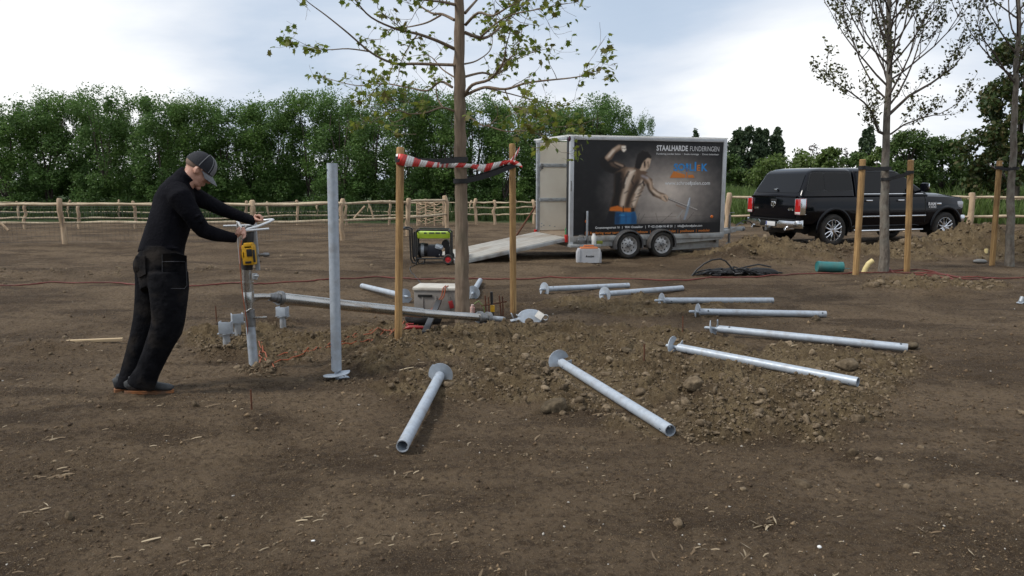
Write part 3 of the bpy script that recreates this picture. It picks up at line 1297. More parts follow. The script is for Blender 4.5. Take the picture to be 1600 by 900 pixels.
# ------------------------------------------------------------------ other distant trees and bushes
def leafy(name, u, vtop, Y, wpx, label, cat, lm, seed, nl=6000, leaf=0.16, shape='round', group=None, trunk=0.12, low=0.06, nclump=60, sparse=1.0, cl=0.2):
    rng = np.random.RandomState(seed)
    p = P(u, vtop, Y)
    g0 = gz(p.x, Y)
    H = p.z - g0
    Rd = wpx / FPX * Y / 2
    root = empty(name, (p.x, Y, g0), 0, label, cat, group)
    tb = MB()
    tb.tube([(0, 0, -0.2), (0.03, 0.02, H * 0.35), (0, 0.03, H * 0.8)], [trunk, trunk * 0.75, trunk * 0.25], 8)
    for k in range(9):
        a = rng.uniform(0, 6.28)
        z0 = H * rng.uniform(0.15, 0.6)
        e = np.array([math.cos(a), math.sin(a)]) * Rd * rng.uniform(0.4, 0.8)
        if shape == 'spire':
            e *= 0.5
        z1 = min(H * 0.93, z0 + H * rng.uniform(0.12, 0.35))
        tb.tube([(0, 0, z0), (e[0] * 0.5, e[1] * 0.5, (z0 * 0.45 + z1 * 0.55)), (e[0], e[1], z1)], [trunk * 0.45, trunk * 0.3, trunk * 0.1], 5)
    tb.build('trunk', TWIG, root)
    C = []
    while len(C) < nclump:
        f = rng.uniform(low, 0.97)
        if shape == 'round':
            rr = math.sqrt(max(0.02, 1 - ((f - 0.45) / 0.56) ** 2))
        elif shape == 'spire':
            rr = 0.35 + 0.65 * math.sin(math.pi * min(1, (f * 0.85 + 0.12))) if f < 0.8 else max(0.08, (1 - f) / 0.2 * 0.72)
        elif shape == 'bush':
            rr = math.sqrt(max(0.02, 1 - (max(0, f - 0.3) / 0.7) ** 2))
        else:
            rr = 1.0
        a = rng.uniform(0, 6.28)
        r = Rd * rr * math.sqrt(rng.uniform(0.1, 0.95))
        C.append((r * math.cos(a), r * math.sin(a), f * H))
    pts = []
    for c in C:
        k = int(nl / nclump * rng.uniform(0.6, 1.4) * sparse)
        d = rng.normal(size=(k, 3))
        d /= np.linalg.norm(d, axis=1)[:, None]
        rad = Rd * cl * rng.uniform(0.7, 1.35) * np.array([1, 1, 1.25 if shape == 'spire' else 0.9])
        pts.append(np.array(c) + d * rad * rng.uniform(0.15, 1, (k, 1)) ** 0.6)
    pts = np.concatenate(pts)
    pts[:, 2] = np.maximum(pts[:, 2], 0.02)
    V, F = kites(pts, leaf, rng, nrm=np.array([0, 0, 0.5]), aspect=0.6)
    link_mesh('crown', np_mesh(name + '_crown', V, F), lm, root)
    return root


LP = leafmat('poplar_leaf', (0.035, 0.062, 0.030), (0.054, 0.088, 0.040), (0.085, 0.118, 0.055), 0.3)
LB = leafmat('bush_leaf', (0.070, 0.115, 0.024), (0.105, 0.160, 0.036), (0.150, 0.195, 0.060), 0.36)
LD = leafmat('dark_bush_leaf', (0.038, 0.076, 0.016), (0.062, 0.112, 0.024), (0.105, 0.150, 0.042), 0.34)
LR = leafmat('bronze_leaf', (0.028, 0.050, 0.014), (0.052, 0.085, 0.022), (0.100, 0.080, 0.030), 0.32)
LG = leafmat('grey_leaf', (0.10, 0.09, 0.085), (0.15, 0.13, 0.12), (0.20, 0.18, 0.16), 0.2)
for i, (u, v, w_) in enumerate(((1152, 204, 30), (1170, 199, 30), (1186, 203, 24), (1197, 202, 16), (1214, 201, 26))):
    leafy('poplar_tree', u, v, 95 + i, w_, ['leftmost upright poplar of the far clump behind the pickup', 'tallest upright poplar of the far clump behind the pickup', 'middle poplar of the far clump behind the pickup', 'thinnest poplar of the far clump behind the pickup', 'rightmost upright poplar of the far clump behind the pickup'][i], 'tree', LP, 60 + i, nl=4200, leaf=0.42, shape='spire', trunk=0.2, nclump=70, cl=0.42)
leafy('poplar_tree', 1351, 203, 110, 14, 'lower of two narrow dark poplars behind the left stake by the pickup', 'tree', LP, 71, nl=2600, leaf=0.45, shape='spire', trunk=0.2, cl=0.5)
leafy('poplar_tree', 1360, 193, 112, 15, 'taller of two narrow dark poplars beside the young tree by the pickup', 'tree', LP, 72, nl=2600, leaf=0.45, shape='spire', trunk=0.2, cl=0.5)
for i, (u, v, Y, w_, lm, lab) in enumerate((
        (1130, 240, 62, 70, LD, 'dark bush at the right edge of the box trailer'),
        (1215, 250, 60, 90, LB, 'grey green willow scrub behind the pickup canopy'),
        (1262, 240, 64, 75, LB, 'olive green bush behind the middle of the canopy roof'),
        (1298, 233, 60, 50, LB, 'rounded light green bush above the canopy roof'),
        (1340, 241, 62, 60, LD, 'low dark bush behind the left stake by the pickup'),
        (1372, 232, 52, 50, LB, 'yellow green bush behind the pickup cab and young trunk'))):
    leafy('bush', u, v, Y, w_, lab, 'bush', lm, 80 + i, nl=4500, leaf=0.27, shape='bush', low=0.02, nclump=50, cl=0.3)
leafy('bare_tree', 1272, 224, 75, 26, 'thin greyish tree left of the rounded bush above the canopy', 'tree', LG, 91, nl=420, leaf=0.22, shape='round', low=0.5, cl=0.3)
leafy('bare_tree', 1317, 229, 75, 24, 'thin greyish tree right of the rounded bush above the canopy', 'tree', LG, 92, nl=420, leaf=0.22, shape='round', low=0.5, cl=0.3)
leafy('slender_tree', 1087, 200, 70, 12, 'small tree top peeping over the roof of the box trailer', 'tree', LP, 93, nl=1500, leaf=0.24, shape='spire', cl=0.5)
leafy('large_bush', 1423, 205, 36, 95, 'large leafy bush behind the bonnet of the pickup', 'bush', LD, 95, nl=15000, leaf=0.13, shape='bush', low=0.02, nclump=110, cl=0.24)
leafy('large_bush', 1476, 214, 37, 85, 'second leafy bush behind the front of the pickup', 'bush', LD, 96, nl=14000, leaf=0.13, shape='bush', low=0.02, nclump=110, cl=0.24)
leafy('broadleaf_tree', 1608, 55, 31, 150, 'big dark broad leaved tree at the right edge of the field', 'tree', LR, 97, nl=13000, leaf=0.20, shape='round', low=0.08, nclump=95, trunk=0.18, cl=0.20)
leafy('broadleaf_tree', 1556, 205, 33, 62, 'lower dark tree in front of the big broad leaved tree', 'tree', LR, 98, nl=6000, leaf=0.18, shape='bush', low=0.02, nclump=60, cl=0.25)
for i, u in enumerate((1510, 1560, 1640, 1720, 1420, 1040, 1085)):
    leafy('far_tree', u, 262 + (i % 3), 160, 70, 'hazy distant tree in the line along the horizon', 'tree', LP, 110 + i, nl=900, leaf=0.8, shape='bush', low=0.02, cl=0.4, group='far trees along the horizon')


# ------------------------------------------------------------------ weeds and grass
def grass(name, n, box, hrange, seed, m, label, wid=0.02, cond=None):
    rng = np.random.RandomState(seed)
    x = rng.uniform(box[0], box[1], n)
    y = rng.uniform(box[2], box[3], n)
    keep = fbm(x * 0.35, y * 0.35, 3) > -0.45
    if cond is not None:
        keep &= cond(x, y)
    x, y = x[keep], y[keep]
    n = len(x)
    h = rng.uniform(hrange[0], hrange[1], n) * (1 + 0.6 * fbm(x * 0.4, y * 0.4, 2))
    z = hgt(x, y, False)
    a = rng.uniform(0, 6.28, n)
    lx, ly = rng.normal(size=n) * 0.22 * h, rng.normal(size=n) * 0.22 * h
    w_ = wid * rng.uniform(0.6, 1.5, n)
    V = np.empty((n, 4, 3))
    V[:, 0] = np.stack([x - w_ * np.cos(a), y - w_ * np.sin(a), z], -1)
    V[:, 1] = np.stack([x + w_ * np.cos(a), y + w_ * np.sin(a), z], -1)
    V[:, 2] = np.stack([x + lx * 0.5 + w_ * 0.8 * np.cos(a), y + ly * 0.5 + w_ * 0.8 * np.sin(a), z + h * 0.6], -1)
    V[:, 3] = np.stack([x + lx, y + ly, z + h], -1)
    o = link_mesh(name, np_mesh(name, V.reshape(-1, 3), np.arange(4 * n).reshape(n, 4)), m)
    tag(o, label, 'grass', kind='stuff')


GM = leafmat('weed_blade', (0.026, 0.050, 0.012), (0.042, 0.074, 0.018), (0.070, 0.100, 0.032), 0.25)
GM2 = leafmat('meadow_blade', (0.075, 0.120, 0.026), (0.105, 0.165, 0.040), (0.150, 0.195, 0.070), 0.4)
grass('hedge_weeds', 26000, (-32, 10, 29.4, 35.5), (0.18, 0.6), 31, GM, 'green weeds at the foot of the hedge row', 0.022)
grass('meadow_grass', 90000, (8, 38, 27.5, 60), (0.4, 1.05), 32, GM2, 'tall green meadow grass beyond the pickup', 0.018, cond=lambda x, y: (x > 0.16 * y))


# ------------------------------------------------------------------ young staked trees in the field
def maple_leaf():
    pts = [(0, 0), (0.10, 0.06), (0.34, -0.02), (0.30, 0.20), (0.52, 0.42), (0.30, 0.48), (0.26, 0.66), (0.12, 0.60), (0, 1.0)]
    out = pts + [(-a, b) for a, b in reversed(pts[1:-1])]
    bm = bmesh.new()
    vs = [bm.verts.new((a, b - 0.0, -0.25 * a * a + 0.10 * math.sin(b * 3))) for a, b in out]
    c = bm.verts.new((0, 0.38, 0.05))
    for i in range(len(vs)):
        bm.faces.new((vs[i], vs[(i + 1) % len(vs)], c))
    me = bpy.data.meshes.new('leaf')
    bm.to_mesh(me)
    bm.free()
    return me


MAPLE = leafmat('maple_leaf', (0.095, 0.140, 0.018), (0.135, 0.190, 0.028), (0.20, 0.22, 0.035), 0.5)
MAPLED = leafmat('maple_leaf_dark', (0.050, 0.060, 0.014), (0.080, 0.100, 0.020), (0.14, 0.13, 0.030), 0.35)


def spray_leaves(root, name_stuff, anchors, size, seed, mats, n_ind=290, cam_sort=True):
    """anchors: list of (point, weight). 290 nearest as single leaves, the others joined"""
    rng = np.random.RandomState(seed)
    me = [maple_leaf(), None]
    me[1] = me[0].copy()
    me[0].materials.append(mats[0])
    me[1].materials.append(mats[1])
    base = np.array([v.co[:] for v in me[0].vertices])
    fc = [tuple(p.vertices) for p in me[0].polygons]
    rootl = root.location
    recs = []
    for p in anchors:
        s = size * rng.uniform(0.55, 1.25)
        yaw = rng.uniform(0, 6.28)
        pitch = rng.normal() * 0.55 - 0.75
        roll = rng.normal() * 0.5
        q = Euler((pitch, roll, yaw)).to_matrix()
        recs.append((Vector(p) - rootl, q, s))
    recs.sort(key=lambda r: (r[0] + rootl - CAMP).length / r[2])
    for p, q, s in recs[:n_ind]:
        o = bpy.data.objects.new('leaf', me[0 if rng.uniform() < 0.62 else 1])
        COL.objects.link(o)
        o.parent = root
        o.matrix_local = Matrix.Translation(p) @ q.to_4x4() @ Matrix.Scale(s, 4)
    rest = recs[n_ind:]
    if rest:
        V, F = [], []
        for i, (p, q, s) in enumerate(rest):
            Q = np.array(q)
            V.append(base @ Q.T * s + np.array(p))
            F.append(np.array(fc) + i * len(base))
        o = link_mesh(name_stuff, np_mesh(name_stuff, np.concatenate(V), np.concatenate(F)), mats[0], root)
        o['kind'] = 'stuff'


def centre_tree():
    base = G(722, 503)
    YB = base.y
    root = empty('young_maple_tree', base, 0, 'young maple with sparse yellow green leaves, strapped between two stakes and taped off', 'tree')
    rng = np.random.RandomState(44)
    tb = MB()
    ks = [(722, 516), (722.5, 480), (722, 440), (721, 380), (720.5, 300), (719, 200), (718, 100), (717, 0), (717, -120), (718, -260), (719, -400)]
    wid = [26, 24, 22.5, 20.5, 19.5, 18.5, 17, 14.5, 12, 8, 3]
    pts = [P(u, v, YB) for u, v in ks]
    dense, rad = [], []
    for i in range(len(pts) - 1):
        for j in range(6):
            t = j / 6
            q = pts[i].lerp(pts[i + 1], t)
            w_ = wid[i] + (wid[i + 1] - wid[i]) * t
            dense.append(q + Vector((0.004 * rng.normal(), 0.004 * rng.normal(), 0)))
            rad.append(w_ / 2 / FPX * YB * (1 + 0.03 * rng.normal()))
    tb.tube(dense, rad, 20)
    tb.build('trunk', BARK, root, world=True)
    L = [  # limbs as seen: polyline, start width px, depth drift
        ([(727, 150), (738, 133), (764, 124), (782, 107), (790, 89), (792, 70), (800, 40)], 7, -0.9),
        ([(764, 124), (775, 117), (797, 92), (811, 70), (815, 45), (826, 20)], 4, 1.0),
        ([(728, 148), (757, 137), (790, 140), (820, 130), (850, 126), (890, 122), (915, 117), (946, 104)], 6, -1.2),
        ([(727, 52), (744, 59), (760, 58), (778, 47), (793, 29), (815, 11), (835, -8), (850, -40)], 7, 0.7),
        ([(752, 58), (775, 36), (800, 22), (840, 14), (880, 7), (900, 4)], 4, -0.8),
        ([(727, 38), (747, 21), (769, 25), (793, 11), (812, 0), (830, -24)], 6, -1.3),
        ([(725, 121), (755, 114), (775, 117), (798, 98), (815, 88), (845, 78), (860, 76)], 5, 1.4),
        ([(727, 178), (745, 190), (760, 196), (775, 184), (777, 165)], 4, -0.6),
        ([(760, 196), (790, 205), (820, 204), (850, 215), (870, 232)], 3, -0.8),
        ([(757, 137), (800, 148), (840, 158), (880, 166), (905, 152)], 3, 0.6),
        ([(710, 77), (684, 65), (653, 53), (622, 46), (581, 27), (554, 0), (535, -20)], 7, -1.0),
        ([(712, 102), (653, 100), (615, 98), (581, 82), (543, 52), (509, 24), (482, 3), (465, -14)], 6, -0.5),
        ([(581, 82), (545, 77), (510, 78), (482, 72), (457, 60)], 3, -0.4),
        ([(708, 136), (688, 128), (668, 141), (640, 138), (600, 130), (560, 133), (522, 125), (500, 117)], 5, 0.9),
        ([(708, 173), (690, 168), (665, 177), (640, 178), (622, 171), (605, 176)], 4, -1.1),
        ([(692, 168), (683, 150), (681, 132), (676, 112)], 3.5, 0.5),
        ([(710, 32), (691, 22), (675, 21), (655, 8), (640, -8), (610, -40)], 6, 1.0),
        ([(710, 8), (690, 3), (655, -3), (620, -20)], 6, -1.4),
        ([(689, 24), (668, 36), (640, 41), (618, 46), (595, 62), (570, 60)], 4, 1.3),
        ([(653, 53), (640, 70), (628, 95), (622, 120), (605, 150)], 3, -0.7),
        ([(640, 178), (615, 190), (600, 180), (580, 192)], 2.5, -0.9),
        ([(600, 130), (585, 140), (575, 160), (585, 180)], 2.5, 0.4),
        ([(790, 140), (800, 165), (815, 185), (830, 190)], 2.5, -0.4),
        ([(727, 100), (745, 95), (765, 80), (770, 60), (768, 40)], 3.5, 1.6),
        ([(710, 120), (690, 108), (675, 90), (660, 85), (640, 88)], 3.5, 1.6),
        ([(727, 20), (745, 0), (770, -30), (800, -60)], 6, 0.8), ([(708, -20), (680, -50), (640, -70), (600, -80)], 6, 0.2)]
    bb = MB()
    anch = []

    def limb(pl, w0, dr, sub=True):
        pts_, n = [], len(pl)
        tot = abs(pl[-1][0] - pl[0][0]) + abs(pl[-1][1] - pl[0][1])
        for i, (u, v) in enumerate(pl):
            d = (abs(u - pl[0][0]) + abs(v - pl[0][1]))
            y0 = YB + dr * (d / max(tot, 1)) * min(1.2, tot / 180) + 0.02 * rng.normal()
            st = abs(pl[0][0] - 718) > 14
            pts_.append(P(u + rng.normal() * 0.6, v + rng.normal() * 0.6, y0))
        # round it off
        fine = []
        for i in range(n - 1):
            p0, p1, p2, p3 = pts_[max(i - 1, 0)], pts_[i], pts_[i + 1], pts_[min(i + 2, n - 1)]
            for j in range(4):
                t = j / 4
                fine.append(0.5 * ((2 * p1) + (p2 - p0) * t + (2 * p0 - 5 * p1 + 4 * p2 - p3) * t * t + (3 * p1 - p0 - 3 * p2 + p3) * t ** 3))
        fine.append(pts_[-1])
        m = len(fine)
        rr = [max(0.0022, w0 / 2 / FPX * YB * (1 - 0.86 * i / (m - 1)) * 0.82) for i in range(m)]
        bb.tube(fine, rr, 7)
        return fine, rr

    def twig(p, d, ln, r, depth):
        pts_ = [p]
        q = Vector(p)
        dd = d.normalized()
        k = 5
        for j in range(k):
            dd = (dd + Vector((rng.normal() * 0.22, rng.normal() * 0.22, rng.normal() * 0.18 + 0.10))).normalized()
            q = q + dd * ln / k
            pts_.append(q.copy())
        bb.tube(pts_, [max(0.0014, r * (1 - 0.7 * j / k)) for j in range(k + 1)], 5)
        if depth > 0:
            for j in (2, 3, 4):
                if rng.uniform() < 0.7:
                    e = (dd + Vector((rng.normal(), rng.normal(), rng.normal() * 0.6)) * 0.9).normalized()
                    twig(pts_[j], e, ln * 0.55, r * 0.6, depth - 1)
        for j in range(1, k + 1):
            if rng.uniform() < 0.33 + 0.3 * (j == k):
                for c in range(rng.randint(1, 3)):
                    anch.append(pts_[j] + Vector((rng.normal(), rng.normal(), rng.normal() - 0.5)) * 0.025)
    for pl, w0, dr in L:
        fine, rr = limb(pl, w0, dr)
        m = len(fine)
        for i in range(int(m * 0.3), m):
            if rng.uniform() < 0.40:
                t = (fine[min(i + 1, m - 1)] - fine[max(i - 1, 0)]).normalized()
                e = (t * 0.6 + Vector((rng.normal(), rng.normal(), rng.normal() * 0.8 + 0.15))).normalized()
                twig(fine[i], e, rng.uniform(0.16, 0.42), max(0.002, rr[i] * 0.5), 1)
        anch.append(fine[-1])
    # branches above the picture's top edge
    for k in range(26):
        z = rng.uniform(3.6, 5.9)
        a = rng.uniform(0, 6.28)
        ln = (6.6 - z) * rng.uniform(0.35, 0.6)
        p0 = Vector((base.x, YB, z))
        d = Vector((math.cos(a), math.sin(a), rng.uniform(0.3, 0.9)))
        pts_ = [p0 + d * ln * j / 5 + Vector((0, 0, 0.12 * ln * (j / 5) ** 2)) for j in range(6)]
        bb.tube(pts_, [0.018 * (1 - 0.85 * j / 5) for j in range(6)], 5)
        for j in (2, 3, 4, 5):
            twig(pts_[j], d + Vector((rng.normal(), rng.normal(), rng.normal())) * 0.7, 0.35, 0.004, 1)
    # low yellow-green sprays in front of the hedge
    for (u, v, n) in ((600, 165, 3), (635, 160, 3), (580, 150, 2), (815, 175, 3), (840, 195, 3), (790, 190, 2), (865, 185, 3), (835, 165, 2), (760, 178, 1), (655, 170, 2), (845, 222, 2), (620, 196, 2), (805, 208, 1), (880, 205, 1)):
        for j in range(n):
            p = P(u + rng.normal() * 12, v + rng.normal() * 9, YB - 0.6 + rng.normal() * 0.5)
            d = p - Vector((base.x, YB, p.z + 0.1))
            twig(p - d.normalized() * 0.15, d, 0.35, 0.003, 1)
    bb.build('branches', BARK, root, world=True)
    spray_leaves(root, 'leaves', anch, 0.072, 45, (MAPLE, MAPLED))


centre_tree()


def small_leaf_mesh(pts, size, seed):
    rng = np.random.RandomState(seed)
    return kites(np.array(pts), size, rng, nrm=np.array([0, 0, 0.3]), aspect=0.7)


SLEAF = leafmat('small_leaf', (0.050, 0.048, 0.020), (0.078, 0.082, 0.028), (0.120, 0.125, 0.038), 0.4)


def upright_tree(ub, vb, utop, wid0, label, seed, nb, leafn, first_v, lean=0.0, extra=(), rmax=1.15):
    rng = np.random.RandomState(seed)
    base = G(ub, vb)
    Y = base.y
    root = empty('young_field_tree', base, 0, label, 'tree')
    r0 = wid0 / 2 / FPX * Y
    top = P(utop, 0, Y)
    dirv = Vector(((top.x - base.x) / (top.z - base.z), 0, 1))
    H = 7.2
    tb = MB()
    pts = [base + dirv * (H * i / 24) + Vector((0.012 * rng.normal(), 0.012 * rng.normal(), 0)) - Vector((0, 0, 0.1 if i == 0 else 0)) for i in range(25)]
    tb.tube(pts, [r0 * (1.15 if i == 0 else 1) * max(0.08, 1 - 0.9 * i / 24) for i in range(25)], 14)
    tb.build('trunk', BARK2, root, world=True)
    bb = MB()
    lv = []
    z0 = P(ub, first_v, Y).z - base.z

    def grow(p, d, ln, r, depth):
        k = 6
        q = Vector(p)
        dd = d.normalized()
        ps = [q.copy()]
        for j in range(k):
            dd = (dd + Vector((rng.normal() * 0.10, rng.normal() * 0.10, 0.13 + rng.normal() * 0.05))).normalized()
            q = q + dd * ln / k
            ps.append(q.copy())
        bb.tube(ps, [max(0.0025, r * (1 - 0.8 * j / k)) for j in range(k + 1)], 5)
        for j in range(2, k + 1):
            if depth > 0 and rng.uniform() < 0.85:
                e = (dd * 0.9 + Vector((rng.normal(), rng.normal(), rng.normal() * 0.4 + 0.2)) * 0.55).normalized()
                grow(ps[j], e, ln * rng.uniform(0.3, 0.5), r * 0.45, depth - 1)
            if depth <= 1:
                for c in range(rng.poisson(leafn)):
                    lv.append(ps[j] + Vector(rng.normal(size=3)) * 0.05)
    for i in range(nb):
        f = (i + rng.uniform(0, 1)) / nb
        z = z0 + (H * 0.93 - z0) * f
        a = i * 2.4 + rng.uniform(-0.4, 0.4)
        q = base + dirv * z
        ln = (H - z) * 0.48 + 0.30
        ln = min(ln, rmax * 1.5)
        grow(q, Vector((math.cos(a), math.sin(a), rng.uniform(0.55, 1.2))), ln, r0 * 0.24 * (1 - 0.5 * f), 2)
    for pl, w_ in extra:
        ps = [P(u, v, Y - 0.25 * j / len(pl)) for j, (u, v) in enumerate(pl)]
        bb.tube(ps, [max(0.004, w_ / 2 / FPX * Y * (1 - 0.75 * j / (len(ps) - 1))) for j in range(len(ps))], 6)
        for j in range(1, len(ps)):
            d = ps[j] - ps[j - 1]
            for c in range(2):
                grow(ps[j].lerp(ps[j - 1], rng.uniform(0, 0.8)), d.normalized() + Vector(rng.normal(size=3)) * 0.5, 0.45, 0.006, 1)
    bb.build('branches', TWIG, root, world=True)
    V, F = small_leaf_mesh([tuple(p - base) for p in lv], 0.058, seed)
    o = link_mesh('leaves', np_mesh('small_leaves', V, F), SLEAF, root)
    o['kind'] = 'stuff'


upright_tree(1380, 424, 1391, 15, 'slender young tree between two stakes in front of the pickup', 51, 50, 1.7, 170,
             extra=(([(1381, 209), (1373, 206), (1368, 193), (1362, 175), (1350, 160), (1330, 145), (1305, 128), (1290, 112)], 5), ([(1391, 210), (1412, 195), (1438, 185), (1470, 177), (1497, 162)], 3),
                    ([(1388, 180), (1420, 150), (1455, 130), (1490, 105), (1505, 85)], 5)))
upright_tree(1576, 416, 1592, 13, 'mottled slender young tree beside a single stake at the right edge', 52, 28, 1.0, 140, extra=(([(1586, 130), (1570, 110), (1555, 85), (1535, 60), (1525, 30)], 4),))


def tree_belt():
    """the belt of trees on the photographer's side of the field, mirrored in the pickup and the windows"""
    rng = np.random.RandomState(77)
    n = 42000
    c = rng.uniform(-60, 75, 260)
    hgt_ = rng.uniform(6, 10.5, 260)
    k = rng.randint(0, 260, n)
    f = rng.uniform(0.0, 1, n)
    rr = 2.6 * np.sqrt(np.clip(1 - ((f - 0.4) / 0.62) ** 2, 0.03, 1))
    a = rng.uniform(0, 6.28, n)
    r = rr * np.sqrt(rng.uniform(0, 1, n))
    pts = np.stack([c[k] + r * np.cos(a), -34 + r * np.sin(a) + 3 * np.sin(c[k]), f * hgt_[k] + 0.1], -1)
    V, F = kites(pts, 0.75, rng, nrm=np.array([0, 0, 0.3]), aspect=0.8)
    o = link_mesh('tree_belt', np_mesh('tree_belt', V, F), HL[1])
    tag(o, 'belt of trees on the near side of the field', 'trees', kind='stuff')


tree_belt()
# ------------------------------------------------------------------ fences of peeled chestnut
def fence(name, label, posts, rails, h, r, wire=None, seed=1, rail_r=0.033, sag=0.016, group=None):
    """posts: ground points; rails: heights; wire: (z0, z1)"""
    rng = np.random.RandomState(seed)
    b0 = posts[0]
    root = empty(name, b0, 0, label, 'fence', group)
    for p in posts:
        tb = MB()
        n = 5
        q = [Vector((p.x + rng.normal() * 0.008 * k, p.y + rng.normal() * 0.008 * k, p.z - 0.1 + (h + 0.1 + rng.uniform(-0.03, 0.05) * (k == n)) * k / n)) for k in range(n + 1)]
        q.append(q[-1] + Vector((0, 0, 0.03)))
        rr = [r * rng.uniform(0.9, 1.12) for k in range(n + 1)] + [r * 0.62]
        tb.tube(q, rr, 9)
        tb.build('post', CHEST, root, world=True, ang=50)
    for i in range(len(posts) - 1):
        a, c = posts[i], posts[i + 1]
        for z in rails:
            tb = MB()
            q, rr = [], []
            d = c - a
            n = max(5, int(d.length / 0.45))
            ph, am = rng.uniform(0, 6), rng.uniform(0.4, 1.0) * sag
            for k in range(n + 1):
                t = k / n
                e = a.lerp(c, t) + d.normalized() * (0.06 * (1 if k == n else -1 if k == 0 else 0))
                q.append(e + Vector((rng.normal() * 0.006, rng.normal() * 0.006, z + am * math.sin(ph + t * 5.5) + rng.normal() * 0.006)))
                rr.append(rail_r * rng.uniform(0.85, 1.2) * (0.7 if k in (0, n) else 1))
            tb.tube(q, rr, 8)
            tb.build('rail', CHESTR, root, world=True, ang=60)
    if wire:
        tb = MB()
        for i in range(len(posts) - 1):
            a, c = posts[i], posts[i + 1]
            d = c - a
            off = Vector((d.y, -d.x, 0)).normalized() * 0.05
            n = int(d.length / 0.10)
            t_ = 0.0022
            for k in range(n + 1):
                p = a.lerp(c, k / n) + off
                tb.cyl(p + Vector((0, 0, wire[0])), p + Vector((0, 0, wire[1])), t_, n=3, caps=False)
            m = int((wire[1] - wire[0]) / 0.13)
            for k in range(m + 1):
                zz = Vector((0, 0, wire[0] + (wire[1] - wire[0]) * k / m))
                tb.cyl(a + off + zz, c + off + zz, t_, n=3, caps=False)
        o = tb.build('wire_netting', WIRE, root, world=True, smooth=False)
        o['kind'] = 'stuff'


fence('post_and_rail_fence', 'nearest fence of pale peeled rails on thick round posts behind the worker, with wire netting',
      [G(-52, 383), G(102, 382), G(250, 380), G(396, 379), G(535, 376), G(637, 369), G(698, 361)], (0.52, 0.97), 1.06, 0.066, wire=(0.05, 0.93), seed=3, rail_r=0.035)
fence('post_and_rail_fence', 'second row of peeled wood fence with thinner posts, seen through the nearest fence',
      [G(u, 357) for u in (-46, 39, 124, 212, 300, 385)] + [G(u, 352) for u in (466, 541, 608, 655)], (0.34, 0.78), 0.83, 0.048, wire=(0.05, 0.8), seed=4, rail_r=0.026)
fence('post_and_rail_fence', 'farthest row of thin peeled wood fence close to the foot of the hedge',
      [G(u, 343) for u in (-60, 29, 108, 187, 265, 342, 420, 497, 576, 655, 735)], (0.30, 0.66), 0.72, 0.042, seed=5, rail_r=0.022)
fence('post_and_rail_fence', 'short run of three railed fence between the tree trunk and the box trailer',
      [G(u, 351) for u in (716, 744, 773, 803, 834, 866)], (0.36, 0.60, 0.78), 0.86, 0.058, seed=6, rail_r=0.026)
fence('post_and_rail_fence', 'peeled wood fence with thick posts running behind the pickup to the right edge',
      [G(1136, 361), G(1225, 361), G(1320, 362), G(1415, 362), G(1513, 363), G(1650, 363)], (0.48, 1.05), 1.20, 0.085, seed=7, rail_r=0.040)
fence('post_and_rail_fence', 'farther fence of thin peeled rails beyond the front of the pickup',
      [G(u, 343) for u in (1172, 1247, 1322, 1397, 1472, 1548, 1625)], (0.42, 0.80), 0.86, 0.062, seed=8, rail_r=0.028)


def hurdle():
    a, c = G(652, 353), G(693, 353)
    root = empty('woven_hurdle', a, 0, 'small woven brushwood hurdle behind the generator, among the fence rails', 'hurdle')
    rng = np.random.RandomState(2)
    for k in range(4):
        t = k / 3
        p = a.lerp(c, t)
        MB().tube([p, p + Vector((0.01, 0, 0.5)), p + Vector((0, 0.01, 0.93 + 0.05 * rng.normal()))], 0.032, 7).build('stake', CHEST, root, world=True)
    for k in range(11):
        z = 0.10 + k * 0.07
        n = 12
        q = [a.lerp(c, j / n) + Vector((0, 0.03 * math.sin(math.pi * 3 * j / n + math.pi * (k % 2) + 0.5), z + rng.normal() * 0.02)) for j in range(n + 1)]
        MB().tube(q, [0.017 * rng.uniform(0.7, 1.3) for _ in q], 5).build('withy', CHEST, root, world=True)


hurdle()


def brace(u0, v0, u1, v1, Y, lab):
    a, c = P(u0, v0, Y), P(u1, v1, Y)
    o = MB().tube([a, (a + c) / 2 + Vector((0.01, 0, 0.01)), c], 0.03, 7)
    b = Vector(c)
    o.v = [tuple(Vector(p) - b) for p in o.v]
    x = o.build('fence_brace', CHEST, None, loc=b)
    tag(x, lab, 'brace')


brace(570, 322, 553, 341, 26.0, 'left slanting brace pole of the fence right of the upright tube')
brace(578, 322, 583, 340, 26.0, 'right slanting brace pole of the fence right of the upright tube')
brace(-4, 345, 13, 360, 18.7, 'slanting stick against the nearest fence at the left edge')


# ------------------------------------------------------------------ stakes, straps and barrier tape
def stake(ub, vb, ut, vt, wpx, label):
    b = G(ub, vb)
    t = P(ut, vt, b.y + 0.02)
    r = wpx / 2 / FPX * b.y
    mb = MB()
    n = 8
    q = [Vector(b).lerp(t, k / n) for k in range(n + 1)]
    q[0] = q[0] - (t - b).normalized() * 0.15
    q.append(t + (t - b).normalized() * 0.012)
    mb.tube([p - b for p in q], [r] * (n + 1) + [r * 0.8], 16)
    o = mb.build('tree_stake', PINE, None, loc=b, ang=40)
    tag(o, label, 'stake')
    return b, t, r


SL = stake(622.5, 531, 625.5, 232, 12.2, 'round pine stake left of the taped tree, wrapped with barrier tape')
SR = stake(802, 488, 800.5, 226, 10.2, 'round pine stake right of the taped tree, with the tape knot')
S2 = stake(1337, 428, 1348, 250, 9.6, 'leaning pine stake left of the young tree before the pickup')
S3 = stake(1417, 424, 1423, 251, 9.2, 'pine stake right of the young tree, in front of the pickup door')
S4 = stake(1550, 415, 1562, 252, 8.4, 'leaning pine stake at the right edge of the field')


